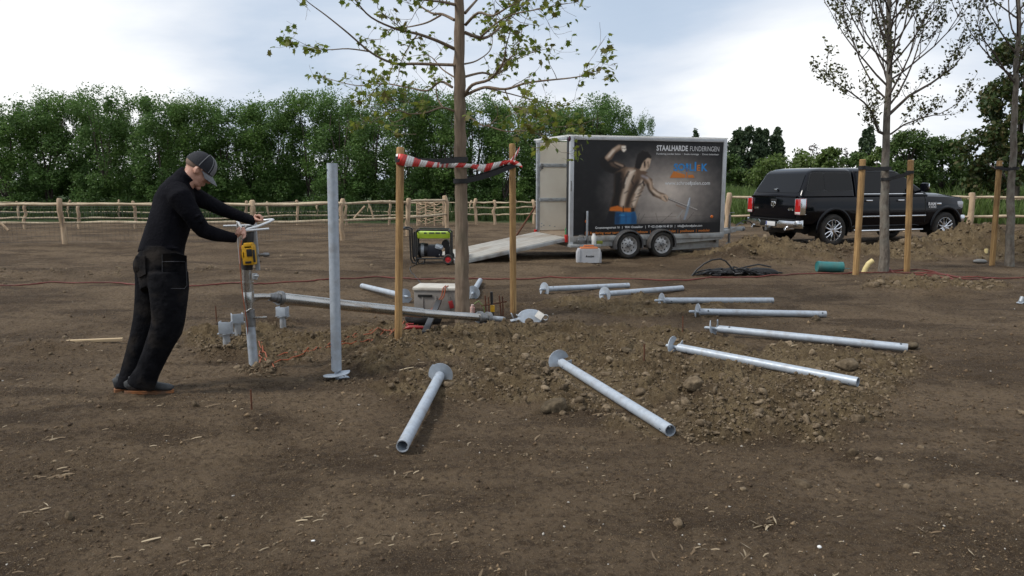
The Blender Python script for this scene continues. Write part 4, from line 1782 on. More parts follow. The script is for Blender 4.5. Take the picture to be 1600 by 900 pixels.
def strap(root, pts, w, th=0.006):
    """webbing band through points, standing on edge"""
    mb = MB()
    pts = [Vector(p) for p in pts]
    n = len(pts)
    vs = []
    for i, p in enumerate(pts):
        d = (pts[min(i + 1, n - 1)] - pts[max(i - 1, 0)]).normalized()
        up = Vector((0, 0, 1))
        up = (up - d * up.dot(d)).normalized()
        s_ = d.cross(up) * th / 2
        for q in (up * w / 2 + s_, up * w / 2 - s_, -up * w / 2 - s_, -up * w / 2 + s_):
            vs.append(p + q)
    fs = [(0, 1, 2, 3), tuple((n - 1) * 4 + k for k in (3, 2, 1, 0))]
    for i in range(n - 1):
        for k in range(4):
            k2 = (k + 1) % 4
            fs.append((i * 4 + k, (i + 1) * 4 + k, (i + 1) * 4 + k2, i * 4 + k2))
    mb.add(vs, fs)
    return mb.build('strap_band', STRAP, root, world=True)


def ring(c, r, w, ax=Vector((0, 0, 1))):
    return [c + Vector((r * math.cos(t), r * math.sin(t), 0)) for t in np.linspace(0, 2 * math.pi, 22)]


def tie(name, label, st, tr_uv, trY, tr_r, w, ust, vst):
    a = P(ust, vst, st[0].y)
    c = P(tr_uv[0], tr_uv[1], trY)
    root = empty(name, a, 0, label, 'tree tie')
    strap(root, ring(a, st[2] + 0.006, w), w)
    strap(root, ring(c, tr_r + 0.008, w), w)
    d = (c - a)
    n_ = Vector((-d.y, d.x, 0)).normalized()
    for sgn in (-1, 1):
        p = a + n_ * sgn * (st[2] + 0.006)
        q = c + n_ * sgn * (tr_r + 0.008)
        strap(root, [p.lerp(q, t) - Vector((0, 0, 0.02 * math.sin(math.pi * t))) for t in np.linspace(0, 1, 9)], w)


TB = G(722, 503)
tie('tree_tie', 'black strap from the taped left stake to the trunk', SL, (720, 249), TB.y, 0.070, 0.052, 625, 249)
tie('tree_tie', 'black strap sloping from the right stake down to the trunk', SR, (720, 283), TB.y, 0.071, 0.052, 800.5, 258)
T2 = G(1380, 424)
tie('tree_tie', 'black strap from the leaning stake to the young tree before the pickup', S2, (1384.5, 263), T2.y, 0.078, 0.06, 1347, 262)
tie('tree_tie', 'black strap from the right stake down to the young tree before the pickup', S3, (1384, 280), T2.y, 0.078, 0.05, 1422, 269)
T3 = G(1576, 416)
tie('tree_tie', 'black strap from the right edge stake to the mottled young tree', S4, (1585, 263), T3.y, 0.068, 0.055, 1561, 262)


def tape():
    RED = mat('tape_red', (0.55, 0.030, 0.025), 0.35, col2=(0.62, 0.05, 0.04), vs=8)
    WHT = mat('tape_white', (0.78, 0.76, 0.74), 0.35, col2=(0.70, 0.68, 0.66), vs=8)
    a = P(625, 248, SL[0].y)
    root = empty('barrier_tape', a, 0, 'red and white striped barrier tape stretched between the two stakes of the tree', 'barrier tape')

    def ribbon(name, rows, step):
        """rows: (u, vtop, vbottom, Y)"""
        T = [P(u, v0, y) for u, v0, v1, y in rows]
        B = [P(u, v1, y + dy) for (u, v0, v1, y), dy in zip(rows, [0.008 * math.sin(3 * i) for i in range(len(rows))])]
        cum = [0]
        for i in range(1, len(rows)):
            cum.append(cum[-1] + (T[i] - T[i - 1]).length)
        tot = cum[-1]

        def at(arr, s):
            s = min(max(s, 0), tot)
            i = 0
            while i < len(cum) - 2 and cum[i + 1] < s:
                i += 1
            f = (s - cum[i]) / max(1e-6, cum[i + 1] - cum[i])
            return arr[i].lerp(arr[i + 1], f)
        mb = MB()
        n = int(tot / step) + 2
        slant = 0.055
        sub = 3
        for k in range(-1, n):
            mb.cur = k % 2
            for q in range(sub):
                s0, s1 = (k + q / sub) * step, (k + (q + 1) / sub) * step
                vs = [at(T, s0 + slant), at(T, s1 + slant), at(B, s1), at(B, s0)]
                if (vs[0] - vs[1]).length < 1e-5 and (vs[2] - vs[3]).length < 1e-5:
                    continue
                mb.add(vs, [(0, 1, 2, 3)])
        o = mb.build(name, [RED, WHT], root, world=True, ang=80)
        md = o.modifiers.new('t', 'SOLIDIFY')
        md.thickness = 0.0015
        bake(o)
    yl, yr = SL[0].y, SR[0].y
    ribbon('ribbon', [(618.6, 241, 256, yl - 0.004), (620, 240.5, 257, yl - 0.035), (624, 240, 258, yl - 0.056), (629, 240.5, 259, yl - 0.050), (640, 243, 260, yl + 0.05), (655, 249, 260.5, yl + 0.22), (680, 253.5, 261.5, yl + 0.48), (700, 254.5, 262, 8.36), (718, 254.5, 261.5, 8.44), (735, 256, 262, 8.60), (746, 257, 266, 8.72), (757, 257, 269, 8.82), (766, 255, 266, 8.90), (778, 253, 261, 8.98), (788, 251, 257, 9.05), (797, 250, 257, yr - 0.06), (806, 250.5, 257, yr - 0.06)], 0.125)
    ribbon('ribbon', [(797, 250, 256, yr - 0.06), (803, 243, 250, yr - 0.07), (808, 235, 243, yr - 0.05), (812, 229, 235, yr - 0.03)], 0.05)
    ribbon('ribbon', [(799, 250, 257, yr - 0.06), (806, 251, 258, yr - 0.08), (812, 254, 260, yr - 0.09), (816, 259, 263, yr - 0.10)], 0.05)
    mb = MB()
    k = P(799.5, 253, yr - 0.07)
    mb.ball(k, (0.026, 0.016, 0.022))
    mb.build('knot', RED, root, world=True)


tape()


# ------------------------------------------------------------------ screw piles
PR = 0.038


def pile_proto(L=1.75):
    root = empty('screw_pile', (0, 0, 0))
    mb = MB()
    mb.pipe((0, 0, 0.14), (0, 0, L), PR, PR - 0.006, 28)
    o = mb.build('tube', GALV, root)
    for z, ax in ((L - 0.055, Vector((1, 0, 0))), (0.24, Vector((1, 0, 0)))):
        c = MB().cyl(Vector((0, 0, z)) - ax * 0.06, Vector((0, 0, z)) + ax * 0.06, 0.011, n=14)
        cc = c.build('cutter', HOLE)
        cut(o, cc)
    smooth_ang(o, 40)
    mb = MB()
    mb.tube([(0, 0, 0.0), (0, 0, 0.012), (0, 0, 0.15)], [0.006, 0.016, 0.016], 14)
    mb.tube([(0, 0, 0.13), (0, 0, 0.150)], [0.030, PR - 0.003], 24)
    mb.build('tip', GALV, root)
    mb = MB()
    n, r0, r1, th, pitch, zc = 30, 0.020, 0.098, 0.006, 0.062, 0.092
    vs = []
    for i in range(n + 1):
        t = 2 * math.pi * 0.985 * i / n
        z = zc + pitch * (i / n - 0.5)
        for r, dz in ((r0, 0), (r1, 0), (r1, th), (r0, th)):
            vs.append((r * math.cos(t), r * math.sin(t), z + dz))
    fs = []
    for i in range(n):
        for k in range(4):
            k2 = (k + 1) % 4
            fs.append((i * 4 + k, i * 4 + k2, (i + 1) * 4 + k2, (i + 1) * 4 + k))
    fs += [(3, 2, 1, 0), tuple(n * 4 + k for k in range(4))]
    mb.add(vs, fs)
    mb.build('helix_plate', GALV, root)
    return root


PILE = pile_proto()


def orient(d, roll):
    q = Vector((0, 0, 1)).rotation_difference(d.normalized())
    return (q.to_matrix() @ Matrix.Rotation(roll, 3, 'Z')).to_euler()


pile_lengths = []
for i, (a, c, ro, lab) in enumerate(PILES):
    pa, pb = Vector(PILE_LINES[i][0]), Vector(PILE_LINES[i][1])
    d = pb - pa
    pile_lengths.append(round(d.length, 2))
    o = copy_thing(PILE)
    o.location = pa
    o.rotation_euler = orient(d, ro)
    o.scale = (1, 1, min(1.12, max(0.9, d.length / 1.75)))
    tag(o, 'galvanised ' + lab, 'screw pile', 'galvanised screw piles laid out in a fan round the tree')
print('pile lengths', pile_lengths)
b_ = G(526, 594, -0.06)
t_ = P(519, 255, b_.y)
PILE.location = b_
PILE.rotation_euler = orient(t_ - b_, 0.5)
PILE.scale = (1.08, 1.08, (t_ - b_).length / 1.75)
tag(PILE, 'galvanised tube standing upright on its screw plate beside the worker', 'screw pile', 'galvanised screw piles laid out in a fan round the tree')


def pile_head(u, v, vt, rot, lab):
    b = G(u, v, 0.055)
    root = empty('ground_anchor', b, rot, lab, 'ground anchor', 'anchor heads standing out of the ground by the machine')
    px = b.y / FPX
    h = (v - vt) * px
    MB().cyl((0, 0, -0.15), (0, 0, h * 0.45), 0.033, n=18).build('tube', GALVD, root)
    mb = MB()
    mb.cyl((0, 0, h * 0.38), (0, 0, h * 0.43), 0.048, n=20)
    mb.box((0, 0, h * 0.40), (0.15, 0.05, 0.008))
    mb.build('collar', GALVD, root)
    mb = MB()
    w_ = 0.105
    for sx in (-1, 1):
        mb.box((sx * w_ / 2, 0, h * 0.72), (0.006, 0.09, h * 0.56), bev=0.002)
    mb.box((0, -0.042, h * 0.72), (w_ - 0.004, 0.006, h * 0.56), bev=0.002)
    mb.box((0, 0.042, h * 0.62), (w_ - 0.004, 0.006, h * 0.34), bev=0.002)
    mb.box((0, 0, h * 0.45), (w_, 0.09, 0.006))
    mb.build('bracket', GALV, root)
    MB().cyl((-0.06, 0, h * 0.28), (0.06, 0, h * 0.28), 0.008, n=8).build('bolt', STEEL, root)


pile_head(355, 551, 518, 0.1, 'nearest pile head with a galvanised U bracket, left of the driven tube')
pile_head(372, 523, 498, 0.5, 'middle pile head with a U bracket, just behind the driven tube')
pile_head(442, 503, 478, -0.2, 'farthest pile head with a U bracket, under the torque bar')


# ------------------------------------------------------------------ drive machine on the pile being screwed in
def machine():
    MY = 6.35
    g = G(397, 573)
    MY = g.y
    root = empty('driven_pile', G(397, 574), 0, 'pale galvanised pile half driven into the dug soil under the machine', 'screw pile')
    Q = lambda u, v, dy=0.0: P(u, v, MY + dy)
    mb = MB()
    mb.tube([Q(397.3, 578), Q(391.3, 508)], 0.0385, 24)
    mb.build('tube', GALV, root, world=True)
    root = empty('pile_driving_machine', Q(391, 508), 0, 'electric pile screwing machine with yellow motor housing and steel handles, held by the worker', 'machine')
    B = lambda mb, n, m, **k: mb.build(n, m, root, world=True, **k)
    px = MY / FPX
    mb = MB()
    mb.tube([Q(391.6, 509.5), Q(391, 500), Q(389.6, 484)], [0.0425, 0.0425, 0.0415], 24)
    B(mb, 'drive_socket', STEELD)
    mb = MB()
    mb.cyl(Q(383, 497, -0.02), Q(414, 496, -0.02), 0.008)
    mb.cyl(Q(411, 496, -0.02), Q(417, 496, -0.02), 0.011)
    mb.cyl(Q(385, 487, -0.045), Q(393, 482, -0.045), 0.007)
    B(mb, 'locking_pin', STEEL)
    mb = MB()
    mb.tube([Q(389.6, 485), Q(388.6, 470)], [0.034, 0.034], 24)
    mb.tube([Q(388.6, 472), Q(387.6, 456), Q(387.6, 455)], [0.047, 0.047, 0.044], 24)
    B(mb, 'bearing', STEEL)
    mb = MB()
    mb.tube([Q(387.5, 456), Q(386.6, 440)], 0.046, 24)
    mb.tube([Q(386.6, 441), Q(386.0, 419)], [0.042, 0.042], 24)
    mb.tube([Q(386.6, 443), Q(386.6, 440)], 0.0485, 24)
    B(mb, 'gearbox', STEEL)
    mb = MB()
    mb.box(Q(398, 432, -0.03), (0.04, 0.03, 0.05), bev=0.004)
    mb.cyl(Q(398, 431, -0.06), Q(404, 431, -0.06), 0.01)
    B(mb, 'clamp_block', GALVD)
    mb = MB()
    mb.tube([Q(386.2, 421), Q(386.8, 400), Q(387.8, 378), Q(388.5, 356), Q(388.5, 352)], [0.044, 0.050, 0.052, 0.050, 0.034], 24)
    B(mb, 'motor_body', BLACKP)
    YEL = mat('tool_yellow', (0.62, 0.33, 0.012), 0.45, col2=(0.70, 0.40, 0.03), vs=20, dirt=(0.12, 0.08, 0.03), dirt_amt=0.4)
    M = Matrix.Rotation(R(-3), 3, 'Y')
    mb = MB()
    mb.box(Q(389.5, 398, -0.055), (0.100, 0.07, 0.165), M, bev=0.012)
    mb.box(Q(389, 384, -0.06), (0.075, 0.06, 0.05), M, bev=0.01)
    mb.box(Q(382, 398, -0.06), (0.03, 0.06, 0.06), M, bev=0.008)
    B(mb, 'yellow_housing', YEL)
    mb = MB()
    mb.box(Q(389.5, 395, -0.092), (0.045, 0.006, 0.06), M, bev=0.002)
    mb.box(Q(397, 400, -0.085), (0.016, 0.02, 0.10), M, bev=0.003)
    mb.box(Q(388, 410, -0.092), (0.05, 0.006, 0.018), M, bev=0.002)
    B(mb, 'battery_label', BLACKP)
    WT = mat('frame_tube', (0.60, 0.61, 0.62), 0.35, 0.5, col2=(0.68, 0.69, 0.70), vs=20)
    mb = MB()
    mb.tube([Q(371.5, 346, -0.10), Q(372.5, 360, -0.08), Q(374, 385, -0.04), Q(376, 410, -0.02), Q(378.5, 419, -0.01), Q(384, 421, 0)], 0.0125, 12)
    B(mb, 'frame_rail', WT)
    mb = MB()
    mb.box((Q(398.7, 344) + Q(401, 422)) / 2, (0.032, 0.03, (Q(398.7, 344) - Q(401, 422)).length), Matrix.Rotation(R(-2.2), 3, 'Y'), bev=0.004)
    B(mb, 'frame_rail', GALVD)
    mb = MB()
    mb.cyl(Q(349, 353.5, -0.03), Q(402, 352, 0.02), 0.010)
    mb.cyl(Q(420, 357.5, 0.0), Q(381, 361, -0.13), 0.0095)
    mb.tube([Q(372, 347, -0.10), Q(380, 362, -0.14), Q(387, 358, -0.10), Q(402, 354, -0.03), Q(420, 347, 0.04), Q(427, 343.5, 0.08), Q(424, 343, 0.14), Q(410, 344.5, 0.18), Q(393, 346, 0.16)], 0.0105, 10)
    mb.cyl(Q(393, 346, 0.16), Q(399, 347, 0.02), 0.010)
    B(mb, 'handlebar', WT)
    mb = MB()
    mb.tube([Q(400, 399), Q(414, 398)], 0.012, 12)
    mb.tube([Q(412, 398.3), Q(419, 398), Q(421, 398)], [0.018, 0.018, 0.010], 12)
    B(mb, 'side_knob', STEELD)
    # cable hanging from the motor
    ORG = MATS.get('orange_cable') or mat('orange_cable', (0.30, 0.075, 0.028), 0.6)
    mb = MB()
    mb.tube([Q(378, 375, -0.07), Q(374.5, 392, -0.09), Q(375.5, 420, -0.08), Q(378, 450, -0.09), Q(382, 480, -0.09), Q(385.5, 500, -0.06), Q(388, 530, -0.02), Q(400, 552, 0.08), Q(409, 561, 0.10)], 0.0045, 6)
    B(mb, 'power_cable', ORG)
    # torque bar from the machine to the tree
    root2 = empty('torque_bar', Q(440, 466), 0, 'long shiny steel torque bar reaching from the machine to the foot of the tree', 'torque bar')
    yend = TB.y - 0.30
    def A(u, v, dy=0.0):
        f = (u - 388) / (790 - 388)
        y = MY + (yend - MY) * f
        return P(u, v, y + dy)
    B2 = lambda mb, n, m: mb.build(n, m, root2, world=True)
    mb = MB()
    mb.tube([A(384, 464.5), A(386, 464.3), A(412, 463.5), A(428, 464)], [0.018, 0.026, 0.026, 0.024], 18)
    mb.tube([A(384, 471), A(400, 467.5), A(410, 464)], [0.016, 0.018, 0.012], 12)
    B2(mb, 'fork_end', STEEL)
    mb = MB()
    mb.tube([A(421, 464), A(430, 465)], [0.032, 0.042], 22)
    mb.tube([A(430, 465), A(436, 465.7)], [0.048, 0.048], 22)
    mb.tube([A(435, 465.6), A(440, 466.2)], [0.063, 0.063], 26)
    B2(mb, 'coupling', STEELD)
    mb = MB()
    mb.tube([A(440, 466.2), A(442, 466.5), A(550, 478.2), A(659, 489), A(660.5, 489.2)], [0.044, 0.050, 0.050, 0.050, 0.046], 28)
    B2(mb, 'outer_tube', STEEL)
    mb = MB()
    mb.tube([A(659, 489.2), A(750, 496)], 0.042, 24)
    B2(mb, 'inner_tube', STEEL)
    mb = MB()
    mb.tube([A(747, 495.7), A(752, 496.1)], 0.066, 24)
    mb.tube([A(752, 496.1), A(760, 496.8)], 0.048, 24)
    mb.tube([A(760, 496.8), A(765, 497.3)], 0.068, 24)
    B2(mb, 'clamp_ring', STEELD)
    mb = MB()
    mb.tube([A(764, 497.2), A(786, 499), A(788, 499.2)], [0.030, 0.030, 0.024], 16)
    B2(mb, 'end_pin', GALVD)
    return MY


MACH_Y = machine()


# ------------------------------------------------------------------ gear round the tree foot
def ground_line(pts, r, lift=None):
    """cable along picture points on the ground, smoothed and draped"""
    ps = [G(u, v) for u, v in pts]
    out = []
    n = len(ps)
    for i in range(n - 1):
        p0, p1, p2, p3 = ps[max(i - 1, 0)], ps[i], ps[i + 1], ps[min(i + 2, n - 1)]
        k = max(3, int((p2 - p1).length / 0.06))
        k = min(k, 30)
        for j in range(k):
            t = j / k
            q = 0.5 * ((2 * p1) + (p2 - p0) * t + (2 * p0 - 5 * p1 + 4 * p2 - p3) * t * t + (3 * p1 - p0 - 3 * p2 + p3) * t ** 3)
            out.append(q)
    out.append(ps[-1])
    xy = np.array([(q.x, q.y) for q in out])
    z = hgt(xy[:, 0], xy[:, 1])
    zz = np.convolve(np.pad(z, 2, 'edge'), np.ones(5) / 5, 'valid')
    zz = np.maximum(z, zz)
    return [Vector((x, y, h + r * 0.9)) for (x, y), h in zip(xy, zz)]


def cable(name, label, cat, pts, r, m, group=None):
    q = ground_line(pts, r)
    b = q[0].copy()
    mb = MB()
    mb.tube([p - b for p in q], r, 6)
    o = mb.build(name, m, None, loc=b)
    tag(o, label, cat, group)


REDC = mat('red_cable', (0.17, 0.034, 0.024), 0.6, col2=(0.10, 0.030, 0.022), vs=3)
ORG = MATS.get('orange_cable') or mat('orange_cable', (0.30, 0.075, 0.028), 0.6)
rc = random.Random(8)
main = [(u, v + rc.uniform(-1.2, 1.2)) for u, v in ((-30, 447), (30, 446), (70, 444), (132, 442.5), (180, 444), (230, 447), (300, 447), (350, 445), (400, 445), (440, 442), (485, 440), (520, 437), (590, 434.5), (650, 437), (720, 437.5), (800, 437), (860, 436.5), (920, 437), (1000, 437), (1060, 437.5), (1120, 434), (1170, 434.5), (1215, 431.5), (1260, 427.5), (1330, 428), (1390, 426), (1440, 428), (1500, 434), (1560, 436), (1640, 437))]
cable('power_cable', 'long dark red power cable lying right across the field', 'cable', main, 0.011, REDC)
cable('power_cable', 'red cable loop lying beyond the young tree by the pickup', 'cable', [(1388, 419), (1402, 427), (1430, 428), (1465, 428), (1490, 433), (1515, 437), (1555, 435.5)], 0.012, REDC)
cable('power_cable', 'second red cable strand on the soil before the right stake', 'cable', [(1385, 424), (1420, 423.5), (1455, 425), (1478, 431), (1490, 438), (1470, 434), (1430, 430)], 0.012, REDC)
for pts, lab in (([(409, 561), (404, 570), (418, 575), (450, 565), (490, 553), (530, 542), (575, 531), (610, 517), (640, 507), (668, 499)], 'orange extension lead from the driven pile to the grey box'),
                 ([(405, 545), (412, 557), (422, 566), (445, 560), (485, 551), (520, 536), (560, 527), (600, 522), (630, 513), (655, 506)], 'second orange lead running close beside the first to the grey box'),
                 ([(408, 538), (411, 548), (405, 556), (414, 568), (428, 570)], 'short tangle of orange lead at the foot of the driven pile'),
                 ([(520, 532), (560, 525), (592, 519), (612, 521), (600, 531), (570, 533)], 'loose orange loop left of the left stake')):
    cable('extension_lead', lab, 'extension lead', pts, 0.0055, ORG)


def grey_case():
    b = G(682, 494)
    GP = mat('grey_plastic', (0.20, 0.185, 0.17), 0.5, col2=(0.27, 0.25, 0.23), vs=6, dirt=(0.14, 0.10, 0.07), dirt_amt=0.6)
    WP = mat('white_plastic', (0.47, 0.44, 0.38), 0.5, col2=(0.60, 0.57, 0.50), vs=8, dirt=(0.25, 0.19, 0.12), dirt_amt=0.5)
    root = empty('plastic_crate', b, R(-6), 'grey plastic crate with pale rim standing behind the tree foot', 'crate')
    k = b.y / FPX
    w, h, d = 72 * k, 42 * k, 0.36
    mb = MB()
    mb.box((0, d / 2, h / 2), (w, d, h), bev=0.012)
    for x in (-0.3, 0.0, 0.3):
        mb.box((x * w, -0.004, h * 0.4), (0.012, 0.012, h * 0.75), bev=0.003)
    mb.build('body', GP, root)
    mb = MB()
    mb.box((0, d / 2, h + 0.012), (w + 0.03, d + 0.03, 0.04), bev=0.015)
    mb.build('rim', WP, root)
    mb = MB()
    mb.box((-w * 0.25, -0.006, h * 0.78), (0.17, 0.016, 0.028), bev=0.004)
    mb.build('handle_slot', HOLE, root)
    # orange lead hung over the rim
    mb = MB()
    pts = [(w * 0.18, 0.10, h + 0.04), (w * 0.17, -0.03, h + 0.03), (w * 0.14, -0.05, h * 0.8), (w * 0.02, -0.05, h * 0.5), (-w * 0.15, -0.07, h * 0.16), (-w * 0.3, -0.15, 0.03)]
    mb.tube([Vector(p) for p in pts], 0.007, 6)
    mb.tube([Vector(p) + Vector((0.03, -0.005, 0.01 * (i % 2))) for i, p in enumerate(pts)], 0.007, 6)
    o = mb.build('extension_lead', ORG, None, loc=b)
    o.rotation_euler = (0, 0, R(-6))
    tag(o, 'orange leads hung over the pale rim of the grey crate', 'extension lead')
    # black pry bar and bag and red tool
    mb = MB()
    a, c = P(686, 470, b.y - 0.14), G(664, 524, 0.02)
    mb.box((0, 0, 0), (0.065, 0.03, (a - c).length), ((a - c).to_track_quat('Z', 'Y')).to_matrix(), bev=0.006)
    o = mb.build('black_bar', BLACKP, None, loc=(a + c) / 2)
    tag(o, 'flat black steel bar leaning against the grey crate', 'steel bar')
    c = G(655, 505)
    mb = MB()
    mb.ball((0, 0, 0.05), (0.15, 0.10, 0.075))
    mb.ball((0.14, 0.03, 0.06), (0.12, 0.09, 0.09))
    mb.ball((-0.07, 0, 0.07), (0.09, 0.08, 0.08))
    FAB = mat('black_fabric', (0.012, 0.012, 0.013), 0.85, bump=0.4, bs=30)
    o = fuse(mb, 'black_bag', FAB, None, 0.012, 3, world=False)
    o.location = c
    tag(o, 'crumpled black bag lying at the foot of the grey crate', 'bag')
    c = G(648, 517)
    RD = mat('red_plastic', (0.28, 0.02, 0.022), 0.45)
    mb = MB()
    mb.tube([(-0.09, 0, 0.02), (-0.05, 0.0, 0.03), (0.07, 0.01, 0.025), (0.10, 0.01, 0.02)], [0.012, 0.02, 0.018, 0.010], 10)
    mb.tube([(-0.05, 0, 0.03), (-0.09, 0.05, 0.05), (-0.02, 0.07, 0.05)], 0.01, 8)
    o = mb.build('red_tool', RD, None, loc=c)
    tag(o, 'red handled tool lying on the soil under the black bar', 'tool')
    mb = MB()
    p0 = P(705, 476, b.y - 0.08)
    mb.box((0, 0, 0), (0.05, 0.02, 0.09), Matrix.Rotation(R(-15), 3, 'Y'), bev=0.004)
    o = mb.build('red_clamp', RD, None, loc=p0)
    tag(o, 'red plastic clamp beside the black bar on the grey crate', 'clamp')


grey_case()


def rebar_frame():
    b = G(775, 497)
    root = empty('rebar_pins', b, 0, 'rusty rebar pins and a yellow and black tool standing between trunk and right stake', 'tools')
    Q = lambda u, v, dy=0.0: P(u, v, b.y + dy)
    for (u0, v0, u1, v1, dy) in ((759, 494, 758, 462, 0.0), (783, 494, 780, 462, 0.05), (786, 495, 785, 463, -0.05), (752, 478, 792, 471, 0.0), (764, 492, 763, 464, 0.1)):
        MB().tube([Q(u0, v0, dy), Q((u0 + u1) / 2 + 0.4, (v0 + v1) / 2, dy), Q(u1, v1, dy)], 0.0085, 8).build('rebar', RUST, root, world=True)
    mb = MB()
    mb.cyl(Q(768.5, 476, -0.06), Q(768, 456, -0.06), 0.016)
    mb.cyl(Q(769.5, 488, -0.06), Q(769.7, 496, -0.06), 0.018)
    mb.build('black_shaft', BLACKP, root, world=True)
    mb = MB()
    mb.box(Q(769.5, 482, -0.06), (0.05, 0.045, 0.08), bev=0.008)
    mb.build('yellow_grip', MATS['tool_yellow'], root, world=True)
    c = G(745, 498)
    mb = MB()
    mb.tube([P(741, 475, b.y), P(748, 470, b.y), P(755, 478, b.y), P(758, 490, b.y), P(752, 492, b.y)], 0.008, 7)
    mb.v = [tuple(Vector(p) - c) for p in mb.v]
    o = mb.build('hose', mat('green_hose', (0.16, 0.20, 0.07), 0.5), None, loc=c)
    tag(o, 'short curl of green and yellow hose right of the trunk', 'hose')
    mb = MB()
    mb.cyl((0, 0, 0.0), (0.01, 0, 0.13), 0.03)
    mb.cyl((0.01, 0, 0.13), (0.012, 0, 0.16), 0.018)
    o = mb.build('white_bottle', mat('bottle_white', (0.60, 0.52, 0.48), 0.4, col2=(0.55, 0.12, 0.08), vs=9), None, loc=G(737, 497))
    tag(o, 'small white and red bottle at the foot of the trunk', 'bottle')


rebar_frame()


def shackle():
    b = G(822, 503)
    root = empty('steel_bracket', b, R(8), 'galvanised bracket with a rounded plate and pale label, lying before the right stake', 'bracket')
    mb = MB()
    M = Matrix.Rotation(R(68), 3, 'X') @ Matrix.Rotation(R(0), 3, 'Z')
    mb.lathe([(0.0, 0.012), (0.12, 0.012), (0.128, 0.0), (0.12, -0.012), (0.0, -0.012)], 28, Matrix.Translation((0.05, 0, 0.055)) @ M.to_4x4() @ Matrix.Diagonal((1.15, 0.72, 1, 1)))
    mb.build('plate', GALV, root)
    mb = MB()
    mb.box((-0.13, -0.01, 0.03), (0.10, 0.09, 0.012), Matrix.Rotation(R(-12), 3, 'Y'), bev=0.003)
    mb.box((-0.16, -0.01, 0.08), (0.05, 0.09, 0.008), Matrix.Rotation(R(70), 3, 'Y'), bev=0.003)
    mb.box((-0.06, 0.02, 0.06), (0.10, 0.06, 0.01), Matrix.Rotation(R(24), 3, 'Y'), bev=0.003)
    mb.build('bracket', GALV, root)
    mb = MB()
    mb.box((0.145, -0.05, 0.08), (0.085, 0.085, 0.006), Matrix.Rotation(R(60), 3, 'X') @ Matrix.Rotation(R(-38), 3, 'Z'), bev=0.002)
    mb.build('label_plate', mat('label_white', (0.72, 0.70, 0.66), 0.5, col2=(0.6, 0.57, 0.52), vs=30), root)
    mb = MB()
    t = np.linspace(0, 2 * math.pi, 14)
    mb.tube([(0.215 + 0.03 * math.cos(a), -0.03, 0.05 + 0.03 * math.sin(a)) for a in t], 0.009, 8, caps=False)
    mb.tube([(-0.10 + 0.022 * math.cos(a), -0.07, 0.02 + 0.022 * math.sin(a)) for a in t], 0.008, 8, caps=False)
    mb.build('ring', STEEL, root)


shackle()

# rusty setting-out pins in the soil
for (u, v, vt, lab) in ((338, 502, 477, 'thin rusty pin standing right of the worker'), (393, 640, 607, 'rusty pin standing in the foreground below the driven pile'), (1066, 527, 503, 'rusty pin standing left of the level tubes'), (1006, 567, 541, 'rusty pin standing in the clay left of the sloping tube')):
    g = G(u, v)
    h = (v - vt) * g.y / FPX
    mb = MB()
    mb.tube([(0, 0, -0.08), (0.002, 0, h * 0.5), (0.0, 0.002, h)], 0.0065, 7)
    o = mb.build('rebar_pin', RUST, None, loc=g)
    tag(o, lab, 'pin')

g0, g1 = G(61, 536), G(192, 537)
mb = MB()
mb.box((0, 0, 0.018), ((g1 - g0).length, 0.045, 0.028), bev=0.004)
o = mb.build('wooden_batten', mat('fresh_batten', (0.44, 0.32, 0.18), 0.7, col2=(0.55, 0.42, 0.26), vs=4, stretch=(0.7, 9, 9)), None, loc=(g0 + g1) / 2)
o.rotation_euler = (0, 0, math.atan2(g1.y - g0.y, g1.x - g0.x))
tag(o, 'long pale wooden batten lying on the soil behind the worker', 'batten')


def teal_pipe():
    a, c = G(1276, 424, 0.085), G(1311, 424, 0.085)
    root = empty('drain_pipe', a, 0, 'short teal plastic pipe lying on its side, open end to the right', 'pipe')
    TL = mat('teal_plastic', (0.018, 0.14, 0.145), 0.45, col2=(0.03, 0.19, 0.19), vs=4, dirt=(0.12, 0.09, 0.06), dirt_amt=0.5)
    d = (c - a)
    d.y -= 0.12
    c = a + d
    mb = MB()
    mb.pipe(a, c, 0.092, 0.084, 28)
    mb.build('tube', TL, root, world=True)
    mb = MB()
    mb.pipe(a + d * 0.03, a + d * 0.12, 0.097, 0.091, 28)
    mb.pipe(c - d * 0.10, c + d * 0.005, 0.096, 0.083, 28)
    mb.build('ridge', TL, root, world=True)
    mb = MB()
    mb.cyl(a + d * 0.01, a + d * 0.02, 0.085)
    mb.build('end_cap', TL, root, world=True)
    mb = MB()
    mb.box(c + Vector((0.05, -0.02, -0.02)), (0.14, 0.05, 0.008))
    mb.build('torn_strip', TL, root, world=True)


teal_pipe()
YP = mat('yellow_drain', (0.62, 0.50, 0.22), 0.55, col2=(0.70, 0.58, 0.30), vs=6)


def corr_pipe(pts, r, lab):
    b = pts[0].copy()
    mb = MB()
    fine = []
    n = len(pts)
    for i in range(n - 1):
        for j in range(12):
            fine.append(pts[i].lerp(pts[i + 1], j / 12) - b)
    fine.append(pts[-1] - b)
    mb.tube(fine, [r * (1 + 0.07 * (k % 2)) for k in range(len(fine))], 14)
    mb.cyl(fine[-1], fine[-1] + (fine[-1] - fine[-2]).normalized() * 0.003, r * 0.8)
    o = mb.build('yellow_drain_pipe', YP, None, loc=b, ang=20)
    tag(o, lab, 'pipe')


q = G(1350, 425)
corr_pipe([P(1349, 428, q.y), P(1352, 420, q.y), P(1357, 412, q.y), P(1364, 407, q.y)], 0.042, 'bent yellow drain pipe end sticking out of the soil between the stakes')
q = G(1540, 404)
corr_pipe([P(1540, 406, q.y), P(1540.5, 398, q.y), P(1541, 389, q.y)], 0.034, 'upright yellow drain pipe stub left of the right edge stake')


